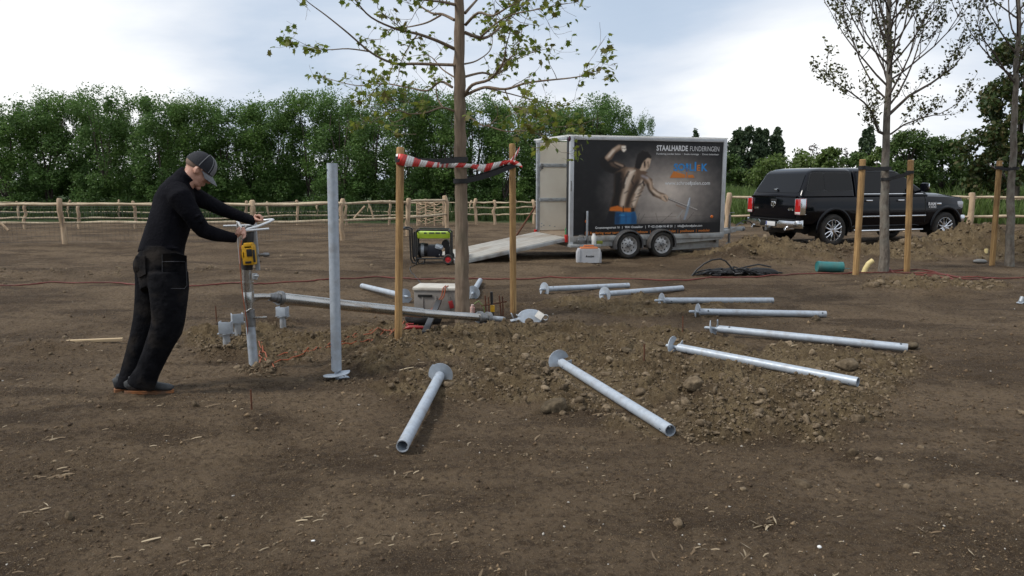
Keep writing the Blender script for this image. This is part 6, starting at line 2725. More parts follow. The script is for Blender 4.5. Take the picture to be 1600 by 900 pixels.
    mb = MB(); mb.tube([(0.0, Wd + 0.04, zf + 0.55), (-0.35, Wd + 0.05, zf + 0.05), (-0.50, Wd + 0.05, zf - 0.16)], 0.022, 8); b(mb, 'ramp_strut', RUST)
    # things on the step and inside
    w2 = lambda x, y, z: root.matrix_basis @ Vector((x, y, z)) if False else Vector((o0.x, o0.y, root.location.z)) + d_ * x + n_ * y + Vector((0, 0, z))

    def loose(nme, mb, m, loc, lab, cat):
        o = mb.build(nme, m, None, loc=w2(*loc))
        o.rotation_euler = (0, 0, TR_ANG)
        tag(o, lab, cat)
    loose('green_bottle', MB().lathe([(0, 0), (0.045, 0), (0.048, 0.02), (0.048, 0.14), (0.03, 0.20), (0.014, 0.25), (0.012, 0.33), (0, 0.33)], 16), mat('green_bottle', (0.02, 0.20, 0.06), 0.3), (0.03, 0.16, zf), 'green bottle standing just inside the trailer opening', 'bottle')
    loose('white_canister', MB().lathe([(0, 0), (0.05, 0), (0.052, 0.01), (0.052, 0.15), (0.03, 0.18), (0.028, 0.21), (0, 0.21)], 16), mat('white_canister', (0.60, 0.60, 0.58), 0.5), (0.50, -0.07, zf - 0.145), 'white canister standing on the step of the box trailer', 'canister')
    loose('sponge', MB().box((0, 0, 0.03), (0.13, 0.07, 0.06), bev=0.012), mat('sponge', (0.20, 0.22, 0.03), 0.9), (0.62, -0.07, zf - 0.145), 'yellow green sponge on the step of the box trailer', 'sponge')
    mb = MB()
    mb.box((0, 0, 0.06), (0.12, 0.08, 0.10), bev=0.01); mb.cyl((-0.08, 0, 0.08), (0.1, 0, 0.08), 0.04); mb.cyl((0.14, 0, 0.0), (0.14, 0, 0.17), 0.02); mb.tube([(-0.06, 0, 0.12), (-0.03, 0, 0.18), (0.05, 0, 0.18), (0.06, 0, 0.12)], 0.01, 8)
    loose('small_pump', mb, STEELD, (0.22, -0.07, zf - 0.145), 'small dark metal pump on the step of the box trailer', 'pump')
    return o0, d_, n_, Lb, Wd


trailer()


def toolbox():
    b = G(921, 411)
    k = b.y / FPX
    root = empty('tool_case', b, R(3), 'pale grey tool case with an orange top standing before the trailer step', 'tool case')
    w, h, d = 38 * k, 22 * k, 0.22
    LG_ = mat('pale_grey_plastic', (0.40, 0.41, 0.43), 0.5, col2=(0.46, 0.47, 0.49), vs=7, dirt=(0.25, 0.20, 0.15), dirt_amt=0.4)
    mb = MB()
    out = [(-w / 2, 0.0), (w / 2, 0.0), (w / 2, h * 0.72), (w / 2 - 0.03, h), (-w / 2 + 0.03, h), (-w / 2, h * 0.72)]
    mb.prism(out, d, lambda a, c, q: Vector((a, q, c)))
    for x in (-0.42, 0.42):
        mb.box((x * w, -0.004, h * 0.5), (0.03, 0.012, h * 0.9), bev=0.003)
    mb.build('body', LG_, root, ang=25)
    mb = MB()
    mb.box((0, d / 2, h + 0.012), (w * 0.72, d * 0.8, 0.03), bev=0.008)
    mb.tube([(-0.10, d / 2, h + 0.02), (-0.09, d / 2, h + 0.055), (0.09, d / 2, h + 0.055), (0.10, d / 2, h + 0.02)], 0.013, 8)
    mb.build('handle', mat('orange_plastic', (0.52, 0.16, 0.05), 0.5), root)
    mb = MB()
    mb.prism([(-0.075, h * 0.42), (-0.035, h * 0.42), (-0.04, h * 0.52), (-0.06, h * 0.56)], 0.002, lambda a, c, q: Vector((a, -0.001 - q, c)))
    for j in range(5):
        mb.box((-0.018 + j * 0.024, -0.002, h * 0.46), (0.016, 0.002, 0.028 if j != 2 else 0.036))
    mb.build('emblem', HOLE, root, smooth=False)


toolbox()


# ------------------------------------------------------------------ generator
def generator():
    b = G(676, 413)
    k = b.y / FPX
    root = empty('generator', b, R(2), 'portable generator with lime green tank, black frame and red hubbed wheels', 'generator')
    X = lambda u: (u - 676) * k
    Z = lambda v: (413 - v) * k
    LIME = mat('lime_paint', (0.42, 0.60, 0.035), 0.32, col2=(0.46, 0.64, 0.05), vs=4, coat=0.2)
    FR = mat('black_frame', (0.014, 0.014, 0.014), 0.4)
    D = 0.50
    bb = lambda mb, n, m, **q: mb.build(n, m, root, **q)
    mb = MB()
    mb.box(((X(652) + X(704)) / 2, D / 2, (Z(362) + Z(373)) / 2), (X(704) - X(652), D - 0.06, Z(362) - Z(373)), bev=0.035)
    bb(mb, 'fuel_tank', LIME)
    mb = MB()
    mb.cyl((X(680), D / 2, Z(362)), (X(680), D / 2, Z(359.5)), 0.03)
    bb(mb, 'tank_cap', FR)
    mb = MB()
    for j, (u0, u1) in enumerate(((663, 667), (671, 679), (681, 688), (690, 697))):
        mb.box(((X(u0) + X(u1)) / 2, 0.0285, Z(364)), (X(u1) - X(u0), 0.004, 0.03))
    bb(mb, 'tank_marking', mat('tank_print', (0.10, 0.13, 0.08), 0.5), smooth=False)
    for y in (0.0, D):
        mb = MB()
        mb.tube([(X(651), y, Z(407)), (X(651), y, Z(362)), (X(653), y, Z(359)), (X(700), y, Z(360)), (X(705), y, Z(364)), (X(705), y, Z(404)), (X(700), y, Z(404)), (X(656), y, Z(404)), (X(651), y, Z(404))], 0.016, 8)
        bb(mb, 'frame', FR)
    mb = MB()
    for u in (656, 700):
        mb.cyl((X(u), 0, Z(404)), (X(u), D, Z(404)), 0.015)
    for u in (653, 702):
        mb.cyl((X(u), 0, Z(361)), (X(u), D, Z(361)), 0.015)
    bb(mb, 'cross_bar', FR)
    mb = MB()
    for y in (0.04, D - 0.04):
        mb.tube([(X(630), y, Z(357)), (X(636), y, Z(357.5)), (X(641), y, Z(359)), (X(641), y, Z(375)), (X(642), y, Z(405)), (X(645), y, Z(411)), (X(650), y, Z(411.5)), (X(652), y, Z(406)), (X(650), y, Z(395)), (X(648), y, Z(362))], 0.017, 8)
    mb.cyl((X(630), 0.04, Z(357)), (X(630), D - 0.04, Z(357)), 0.02)
    bb(mb, 'handle', FR)
    mb = MB()
    mb.tube([(X(652), 0.03, Z(405)), (X(654), 0.03, Z(412)), (X(662), 0.03, Z(412)), (X(664), 0.03, Z(405))], 0.012, 8)
    bb(mb, 'foot', FR)
    # panel side, alternator, engine
    mb = MB()
    mb.box((X(648), D / 2, Z(383)), (0.05, D - 0.1, Z(362) - Z(400)), bev=0.01)
    bb(mb, 'control_panel', mat('panel_grey', (0.05, 0.05, 0.055), 0.5))
    mb = MB()
    mb.cyl((X(653), D * 0.45, Z(392)), (X(668), D * 0.45, Z(392)), 0.13, n=24)
    bb(mb, 'alternator', mat('alternator_black', (0.02, 0.02, 0.022), 0.5))
    mb = MB()
    mb.cyl((X(657), D * 0.45, Z(392)), (X(662), D * 0.45, Z(392)), 0.138, n=24)
    bb(mb, 'alternator_ring', GALVD)
    mb = MB()
    mb.box((X(677), D * 0.42, Z(393)), (X(686) - X(667), D * 0.6, Z(384) - Z(402)), bev=0.03)
    mb.cyl((X(684), 0.07, Z(396)), (X(684), 0.16, Z(396)), 0.085, n=20)
    bb(mb, 'engine', mat('engine_blue_black', (0.012, 0.014, 0.022), 0.4))
    mb = MB()
    mb.box((X(686), 0.12, Z(386)), (0.15, 0.16, 0.09), Matrix.Rotation(R(12), 3, 'Y'), bev=0.03)
    mb.tube([(X(681), 0.06, Z(384)), (X(690), 0.05, Z(388))], 0.02, 8)
    bb(mb, 'exhaust_shield', GALV)
    mb = MB()
    mb.cyl((X(696), 0.10, Z(382)), (X(696), 0.38, Z(382)), 0.075, n=18)
    mb.box((X(699), D / 2, Z(392)), (0.10, 0.3, 0.16), bev=0.02)
    bb(mb, 'air_filter', FR)
    mb = MB()
    M = Matrix(((1, 0, 0, X(682.5)), (0, 0, -1, 0.0675), (0, 1, 0, Z(400.5)), (0, 0, 0, 1)))
    text_on('engine_mark', 'D', 0.07, mat('mark_white', (0.7, 0.7, 0.7), 0.5), root, M)
    RU = MATS['tyre_rubber']
    for y in (-0.06, D + 0.06):
        W_ = Matrix.Translation((X(700.5), y, 8.2 * k)) @ Matrix.Rotation(R(90), 4, 'X')
        mb = MB(); mb.lathe([(0.055, -0.03), (0.08, -0.035), (0.098, -0.02), (0.10, 0), (0.098, 0.02), (0.08, 0.035), (0.055, 0.03)], 24, W_)
        w_ = bb(mb, 'wheel', RU)
        mb = MB(); mb.lathe([(0.0, -0.028), (0.06, -0.028), (0.062, 0), (0.06, 0.028), (0.045, 0.02), (0.02, 0.024), (0.018, 0.04), (0, 0.04)], 20, W_)
        mb.build('hub', mat('hub_red', (0.50, 0.025, 0.03), 0.4), w_)
    mb = MB(); mb.cyl((X(700.5), -0.05, 8.2 * k), (X(700.5), D + 0.05, 8.2 * k), 0.012); bb(mb, 'axle', STEELD)
    # lead running to the grey crate
    cable('power_cable', 'thin dark cable from the generator down to the grey crate', 'cable', [(652, 413), (641, 418), (643, 427), (652, 436), (660, 446), (672, 458)], 0.007, BLACKP)
    g = G(712, 412)
    mb = MB(); mb.box((0, 0, 0.045), (0.07, 0.10, 0.08), bev=0.008)
    o = mb.build('white_block', mat('pale_block', (0.55, 0.53, 0.50), 0.7), None, loc=g)
    tag(o, 'small pale block on the soil at the generator wheel', 'block')


generator()
# ------------------------------------------------------------------ pickup with canopy
def pickup():
    ang = R(20)
    c0 = G0(1300, 385)
    d_ = Vector((math.cos(ang), math.sin(ang), 0))
    n_ = Vector((-math.sin(ang), math.cos(ang), 0))
    o = Vector((c0.x, c0.y, 0)) + n_ * 0.95
    root = empty('pickup_truck', o, ang, 'shiny black crew cab pickup with a matching canopy, parked behind the spoil heap', 'pickup')
    PAINT = mat('black_paint', (0.0030, 0.0033, 0.0055), 0.10, 0.0, spec=0.26, coat=0.05, rvar=0.04, vs=3)
    GLASS = mat('tinted_glass', (0.004, 0.0045, 0.006), 0.03, 0.0, spec=0.25)
    CHROME = mat('chrome', (0.78, 0.79, 0.81), 0.20, 1.0, rvar=0.08, vs=5, dirt=(0.25, 0.2, 0.15), dirt_amt=0.3)
    TRIM = mat('black_trim', (0.012, 0.012, 0.012), 0.5)
    RUB = MATS['tyre_rubber']
    b = lambda mb, n, m, **k: mb.build(n, m, root, **k)
    WB = 3.57
    # lower body
    xs = [-0.98, -0.965, -0.90, -0.5, 0.0, 0.7, 1.5, 2.3, 2.72, 2.85, 3.1, 3.5, 3.85, 4.05, 4.16, 4.22]
    rings = []
    for x in xs:
        f = sm(3.3, 4.22, np.array(x))
        r_ = sm(-0.85, -0.98, np.array(x))
        hw = 0.985 - 0.09 * float(f) ** 2 - 0.03 * (x < -0.93)
        zb = 0.43 + 0.05 * float(f) + 0.10 * (x < -0.4)
        if x <= 2.72:
            zt, zc = 1.215, 1.225
        else:
            k = (x - 2.72) / 1.5
            zt = 1.22 - 0.03 * k - 0.12 * max(0, k - 0.55) ** 1.5
            zc = 1.30 - 0.07 * k - 0.20 * max(0, k - 0.55) ** 1.4
        e = 0.012 if x in (-0.98, 4.22) else 0.0
        half = [(0, zb), (hw - 0.16, zb), (hw - 0.05 - e, zb + 0.02), (hw - 0.012 - e, zb + 0.09), (hw - e, zb + 0.26), (hw + 0.004 - e, 0.86), (hw - 0.010 - e, 1.00), (hw - 0.025 - e, zt - 0.11), (hw - 0.05 - e, zt - 0.045), (hw - 0.11 - e, zt - 0.01), (hw - 0.32, zc - 0.02), (0, zc)]
        rings.append([(x, -y, z) for y, z in half] + [(x, y, z) for y, z in reversed(half[1:-1])])
    n = len(rings[0])
    mb = MB()
    vs = [p for r in rings for p in r]
    fs = []
    for i in range(len(rings) - 1):
        for j in range(n):
            j2 = (j + 1) % n
            fs.append((i * n + j, i * n + j2, (i + 1) * n + j2, (i + 1) * n + j))
    fs.append(tuple(range(n)))
    fs.append(tuple((len(rings) - 1) * n + j for j in reversed(range(n))))
    mb.add(vs, fs)
    body = mb.build('body', PAINT, root, smooth=False)
    for xw in (0.0, WB):
        for s_ in (-1, 1):
            c = MB().cyl((xw, s_ * 0.60, 0.40), (xw, s_ * 1.2, 0.40), 0.455, n=40)
            c.cyl
            cc = c.build('cutter', TRIM, root, smooth=False)
            cut(body, cc)
    smooth_ang(body, 32)

    def level_loft(name, levels, m, rc=0.10):
        mb = MB()
        rings = []
        for z, x0, x1, hw, r in levels:
            pts = rrect(x1 - x0, 2 * hw, min(r, hw * 0.9, (x1 - x0) * 0.45), 5)
            rings.append([((x0 + x1) / 2 + a, c, z) for a, c in pts])
        n = len(rings[0])
        vs = [p for r in rings for p in r]
        fs = []
        for i in range(len(rings) - 1):
            for j in range(n):
                j2 = (j + 1) % n
                fs.append((i * n + j, i * n + j2, (i + 1) * n + j2, (i + 1) * n + j))
        fs.append(tuple(reversed(range(n))))
        fs.append(tuple((len(rings) - 1) * n + j for j in range(n)))
        mb.add(vs, fs)
        return b(mb, name, m, ang=30)
    hwz = lambda z: 0.925 - (z - 1.20) * 0.26
    lv = lambda z, x0, x1, r: (z, x0, x1, hwz(z), r)
    level_loft('canopy', [lv(1.20, -0.955, 0.665, 0.10), lv(1.26, -0.935, 0.665, 0.10), lv(1.74, -0.66, 0.66, 0.10), (1.79, -0.60, 0.65, 0.765, 0.12), (1.835, -0.50, 0.61, 0.715, 0.16), (1.862, -0.34, 0.54, 0.60, 0.2), (1.872, -0.1, 0.4, 0.3, 0.15)], PAINT)
    level_loft('cab', [lv(1.20, 0.685, 3.02, 0.10), lv(1.25, 0.685, 2.96, 0.10), lv(1.73, 0.69, 2.20, 0.10), (1.79, 0.70, 2.06, 0.765, 0.12), (1.835, 0.74, 1.93, 0.715, 0.16), (1.868, 0.85, 1.75, 0.60, 0.2), (1.880, 1.0, 1.5, 0.3, 0.15)], PAINT)
    tl = math.atan(0.26)

    def side_glass(name, poly, m, s_=-1, th=0.008, rad=0.05, off=-0.002):
        pts = rpoly(poly, rad)
        mb = MB()
        nrm = Vector((0, s_ * math.cos(tl), math.sin(tl)))
        mb.prism(pts, th, lambda a, c, h: Vector((a, s_ * hwz(c), c)) + nrm * (h + off))
        return b(mb, name, m)
    for s_ in (-1, 1):
        side_glass('window_seal', [(-0.80, 1.315), (0.60, 1.315), (0.585, 1.765), (-0.62, 1.765)], TRIM, s_, 0.006, 0.08)
        side_glass('canopy_window', [(-0.77, 1.335), (-0.27, 1.335), (-0.25, 1.745), (-0.60, 1.745)], GLASS, s_, 0.010, 0.06)
        side_glass('canopy_window', [(-0.255, 1.335), (0.575, 1.335), (0.56, 1.745), (-0.235, 1.745)], GLASS, s_, 0.010, 0.06)
        side_glass('door_window', [(0.80, 1.27), (1.64, 1.27), (1.60, 1.755), (0.83, 1.755)], GLASS, s_, 0.008, 0.05)
        side_glass('door_window', [(1.73, 1.27), (2.78, 1.27), (2.12, 1.745), (1.69, 1.755)], GLASS, s_, 0.008, 0.05)
        side_glass('window_trim', [(0.76, 1.238), (2.80, 1.238), (2.80, 1.252), (0.76, 1.252)], CHROME, s_, 0.010, 0.004)
    # rear canopy glass and windscreen: planes across the width
    def cross_glass(name, xb, zb, xt, zt, wb, wt, m, out):
        v0, v1 = Vector((xb, 0, zb)), Vector((xt, 0, zt))
        u_ = (v1 - v0)
        nrm = Vector((u_.z, 0, -u_.x)).normalized()
        if nrm.x * out < 0:
            nrm = -nrm
        pts = rpoly([(-wb, 0), (wb, 0), (wt, 1), (-wt, 1)], 0.10)
        mb = MB()
        mb.prism(pts, 0.010, lambda a, c, h: v0 + u_ * c + Vector((0, a, 0)) + nrm * (h - 0.002))
        b(mb, name, m)
    cross_glass('rear_window', -0.928, 1.275, -0.672, 1.725, 0.80, 0.70, GLASS, -1)
    cross_glass('windscreen', 2.93, 1.275, 2.235, 1.715, 0.80, 0.68, GLASS, 1)
    mb = MB(); mb.cyl((-0.90, 0.0, 1.36), (-0.95, 0.0, 1.36), 0.025); mb.box((-0.955, 0.02, 1.35), (0.015, 0.10, 0.03), bev=0.005); b(mb, 'canopy_handle', CHROME)
    # tailgate
    mb = MB(); mb.box((-0.985, 0, 0.935), (0.025, 1.56, 0.50), bev=0.012); b(mb, 'tailgate', PAINT)
    mb = MB(); mb.box((-0.995, 0, 1.19), (0.05, 1.60, 0.035), bev=0.012); b(mb, 'tailgate_spoiler', PAINT)
    mb = MB(); mb.box((-1.0, -0.0, 1.09), (0.012, 0.22, 0.07), bev=0.005); b(mb, 'tailgate_handle', TRIM)
    # emblem: wedge face with two curled horns
    mb = MB()
    E = lambda y, z: Vector((-1.006, -y, 0.985 + z))
    mb.prism([(-0.03, 0.05), (0.03, 0.05), (0.026, -0.03), (0.010, -0.075), (-0.010, -0.075), (-0.026, -0.03)], 0.012, lambda a, c, h: E(a, c) + Vector((-h + 0.006, 0, 0)))
    for s_ in (-1, 1):
        pts = [E(s_ * y, z) for y, z in ((0.012, 0.06), (0.045, 0.066), (0.072, 0.045), (0.076, 0.0), (0.060, -0.035), (0.045, -0.02))]
        mb.tube(pts, [0.016, 0.018, 0.018, 0.014, 0.010, 0.006], 8)
    b(mb, 'emblem', CHROME)

    def rear_text(s, y, z, w, h):
        M = Matrix(((0, 0, -1, -1.0), (-1, 0, 0, y), (0, 1, 0, z), (0, 0, 0, 1)))
        text_on('badge', s, h / 0.7, CHROME, root, M, width=w, bold=0.004)
    rear_text('4X4', -0.52, 0.865, 0.20, 0.055)
    rear_text('RAM', 0.74, 0.865, 0.16, 0.05)
    # rear lights
    LENS = mat('tail_red', (0.42, 0.012, 0.014), 0.12, coat=0.8)
    LENW = mat('tail_clear', (0.62, 0.58, 0.56), 0.15, coat=0.6)
    for s_ in (-1, 1):
        mb = MB(); mb.box((-0.930, s_ * 0.885, 0.955), (0.18, 0.20, 0.39), bev=0.03)
        t_ = b(mb, 'tail_light', LENS)
        mb = MB(); mb.box((-0.945, s_ * 0.888, 0.812), (0.155, 0.178, 0.062), bev=0.02); mb.build('reversing_lens', LENW, t_)
        mb = MB()
        for z in (0.775, 1.138):
            mb.box((-0.935, s_ * 0.888, z), (0.172, 0.196, 0.016), bev=0.006)
        for y in (0.793, 0.984):
            mb.box((-0.95, s_ * y, 0.955), (0.15, 0.012, 0.36), bev=0.004)
        mb.build('light_rim', CHROME, t_)
    # bumpers
    def bumper(name, x, y0, y1, z0, z1, thick, back):
        mb = MB()
        n = 12
        pts = []
        for k in range(n + 1):
            y = y0 + (y1 - y0) * k / n
            t = abs((y - (y0 + y1) / 2) / ((y1 - y0) / 2)) if y1 != y0 else 0
            pts.append((x, y))
        return mb
    mb = MB()
    H = []
    for y in np.linspace(-1.0, 1.0, 33):
        t = abs(y)
        xo = -1.13 + 0.07 * t ** 3 + (0.10 * max(0, (t - 0.90) / 0.1) ** 2)
        zt = 0.635 - (0.055 if t < 0.30 else 0.055 * max(0, 1 - (t - 0.30) / 0.06))
        zb = 0.43 + 0.02 * t
        H.append([(xo + 0.02, y, zb), (xo, y, zb + 0.02), (xo - 0.012, y, (zb + zt) / 2), (xo, y, zt - 0.02), (xo + 0.03, y, zt), (-0.93, y, zt), (-0.93, y, zb)])
    vs = [p for r in H for p in r]
    fs = []
    for i in range(len(H) - 1):
        for j in range(7):
            fs.append((i * 7 + j, i * 7 + (j + 1) % 7, (i + 1) * 7 + (j + 1) % 7, (i + 1) * 7 + j))
    fs += [tuple(range(7)), tuple((len(H) - 1) * 7 + j for j in reversed(range(7)))]
    mb.add(vs, fs)
    b(mb, 'rear_bumper', CHROME)
    mb = MB(); mb.box((-1.13, 0, 0.535), (0.03, 0.60, 0.14), bev=0.01); mb.box((-1.03, 0, 0.640), (0.18, 1.7, 0.012)); b(mb, 'bumper_recess', TRIM)
    mb = MB(); mb.box((-1.150, -0.10, 0.53), (0.008, 0.34, 0.105), bev=0.003)
    pl = b(mb, 'number_plate', mat('plate_white', (0.66, 0.66, 0.66), 0.4))
    mb = MB(); mb.box((-1.1546, 0.045, 0.53), (0.003, 0.035, 0.10)); mb.build('plate_band', mat('plate_blue', (0.02, 0.05, 0.30), 0.4), pl)
    for s_ in (-1, 1):
        mb = MB(); mb.pipe((-1.14, s_ * 0.62, 0.425), (-0.9, s_ * 0.62, 0.43), 0.045, 0.038, 18); mb.cyl((-1.06, s_ * 0.62, 0.427), (-1.05, s_ * 0.62, 0.427), 0.038); b(mb, 'exhaust_tip', CHROME)
    mb = MB(); mb.box((-1.13, 0, 0.39), (0.16, 0.08, 0.07), bev=0.008); mb.cyl((-1.20, 0, 0.40), (-1.20, 0, 0.46), 0.02); mb.ball((-1.20, 0, 0.48), 0.028); b(mb, 'tow_hitch', STEELD)
    mb = MB()
    for y in np.linspace(-0.93, 0.93, 2):
        pass
    mb.box((4.22, 0, 0.60), (0.16, 1.84, 0.20), bev=0.05); b(mb, 'front_bumper', CHROME)
    mb = MB(); mb.box((4.22, 0, 0.90), (0.05, 1.10, 0.30), bev=0.02); b(mb, 'grille', CHROME)
    for s_ in (-1, 1):
        mb = MB(); mb.box((4.08, s_ * 0.80, 0.955), (0.28, 0.22, 0.19), bev=0.05); b(mb, 'headlight', mat('headlight_lens', (0.45, 0.46, 0.48), 0.1, coat=1.0))
        # wheel arch flares
        for xw in (0.0, WB):
            mb = MB()
            q, rr = [], []
            for k in range(25):
                a = R(-8 + 196 * k / 24)
                q.append((xw + 0.492 * math.cos(a), s_ * 0.985, 0.40 + 0.492 * math.sin(a)))
            mb.tube(q, [(0.030, 0.045)] * 25, 8, ref=(0, 1, 0))
            b(mb, 'wheel_arch', PAINT)
            mb = MB()
            vs, fs = [], []
            for k in range(21):
                a = R(-20 + 220 * k / 20)
                vs += [(xw + 0.452 * math.cos(a), s_ * 0.60, 0.40 + 0.452 * math.sin(a)), (xw + 0.452 * math.cos(a), s_ * 0.96, 0.40 + 0.452 * math.sin(a))]
            for k in range(20):
                fs.append((2 * k, 2 * k + 1, 2 * k + 3, 2 * k + 2))
            mb.add(vs, fs)
            b(mb, 'wheel_well', TRIM)
            # wheel
            W_ = Matrix.Translation((xw, s_ * 0.84, 0.385)) @ Matrix.Rotation(R(-90 * s_), 4, 'X')
            # local +z points outwards
            mb = MB()
            wr = 0.385
            mb.lathe([(0.255, -0.12), (0.30, -0.135), (0.35, -0.13), (0.378, -0.105), (wr, -0.07), (wr, 0.07), (0.378, 0.105), (0.35, 0.13), (0.30, 0.135), (0.255, 0.12)], 44, W_)
            for k in range(40):
                for z in (-0.075, 0.0, 0.075):
                    Mk = W_ @ Matrix.Rotation(2 * math.pi * (k + 0.5 * (z == 0)) / 40, 4, 'Z') @ Matrix.Translation((wr - 0.002, 0, z))
                    mb.box(Mk.translation, (0.014, 0.035, 0.06), Mk.to_3x3())
            w_ = b(mb, 'wheel', RUB)
            mb = MB()
            mb.lathe([(0.262, 0.105), (0.262, 0.118), (0.250, 0.120), (0.238, 0.105), (0.232, 0.06)], 40, W_)
            for k in range(6):
                for dq in (-0.13, 0.13):
                    t = 2 * math.pi * k / 6 + dq * 0.0
                    Mk = W_ @ Matrix.Rotation(2 * math.pi * k / 6, 4, 'Z')
                    pts = [Mk @ Vector((0.045, dq * 0.15, 0.090)), Mk @ Vector((0.12, dq * 0.22, 0.108)), Mk @ Vector((0.19, dq * 0.42, 0.108)), Mk @ Vector((0.245, dq * 0.70, 0.105))]
                    mb.tube(pts, [(0.030, 0.022), (0.026, 0.02), (0.024, 0.018), (0.030, 0.018)], 8, ref=(0, 1, 0))
            mb.lathe([(0.075, 0.085), (0.070, 0.10), (0.040, 0.112), (0.038, 0.122), (0.0, 0.124)], 22, W_)
            mb.build('rim', CHROME, w_)
            mb = MB()
            mb.lathe([(0.235, 0.06), (0.232, 0.02), (0.17, 0.01), (0.0, 0.01)], 30, W_)
            mb.build('spoke_backing', TRIM, w_)  # plain dark disc closing the wheel behind the spokes
        # mouldings, step, handles, mirrors
        mb = MB(); mb.box((1.82, s_ * 0.997, 0.70), (2.06, 0.022, 0.035), bev=0.008); b(mb, 'side_moulding', CHROME)
        mb = MB(); mb.tube([(0.66, s_ * 0.93, 0.37), (0.74, s_ * 1.02, 0.36), (2.72, s_ * 1.02, 0.36), (2.80, s_ * 0.93, 0.37)], [(0.045, 0.03)] * 4, 12, ref=(0, 1, 0)); b(mb, 'step_bar', CHROME)
        for x in (1.02, 2.02):
            mb = MB(); mb.box((x, s_ * 0.985, 1.085), (0.20, 0.035, 0.036), bev=0.012); b(mb, 'door_handle', CHROME)
        for x in (0.72, 1.68, 2.84):
            mb = MB()
            mb.tube([(x, s_ * 0.978, 0.52), (x, s_ * 0.988, 0.70), (x, s_ * 0.992, 0.86), (x, s_ * 0.978, 1.00), (x, s_ * 0.962, 1.10), (x, s_ * 0.937, 1.17)], 0.0075, 6)
            b(mb, 'door_gap', HOLE)
        mb = MB(); mb.box((2.62, s_ * 1.11, 1.40), (0.10, 0.20, 0.22), bev=0.035); mb.tube([(2.66, s_ * 0.90, 1.30), (2.64, s_ * 1.05, 1.33)], 0.03, 8)
        mr_ = b(mb, 'wing_mirror', PAINT)
        mb = MB(); mb.box((2.655, s_ * 1.115, 1.43), (0.075, 0.18, 0.15), bev=0.03); mb.build('mirror_cap', CHROME, mr_)
        yy = s_ * 0.999
        if s_ < 0:
            M = lambda x, z: Matrix(((1, 0, 0, x), (0, 0, -1, yy), (0, 1, 0, z), (0, 0, 0, 1)))
            text_on('badge', 'RAM', 0.10, CHROME, root, M(2.91, 0.955), width=0.26, bold=0.005)
            text_on('badge', '1500', 0.08, CHROME, root, M(2.92, 0.885), width=0.24, bold=0.002)
            mb = MB(); mb.box((3.27, yy + 0.004, 0.985), (0.15, 0.02, 0.05), bev=0.006); b(mb, 'fender_badge', CHROME)
    mb = MB(); mb.box((1.6, 0, 0.40), (4.6, 1.3, 0.16)); mb.cyl((0, -0.75, 0.385), (0, 0.75, 0.385), 0.06); mb.ball((0, 0, 0.385), 0.16); mb.box((-0.65, 0.1, 0.40), (0.5, 0.8, 0.2), bev=0.03); b(mb, 'underbody', TRIM)
    # thin beads in body paint along the roof edges
    for s_ in (-1, 1):
        mb = MB(); mb.tube([(-0.58, s_ * 0.772, 1.785), (0.62, s_ * 0.772, 1.785)], 0.008, 6); mb.tube([(0.74, s_ * 0.772, 1.785), (2.02, s_ * 0.772, 1.785)], 0.008, 6); b(mb, 'roof_edge_bead', PAINT)


pickup()
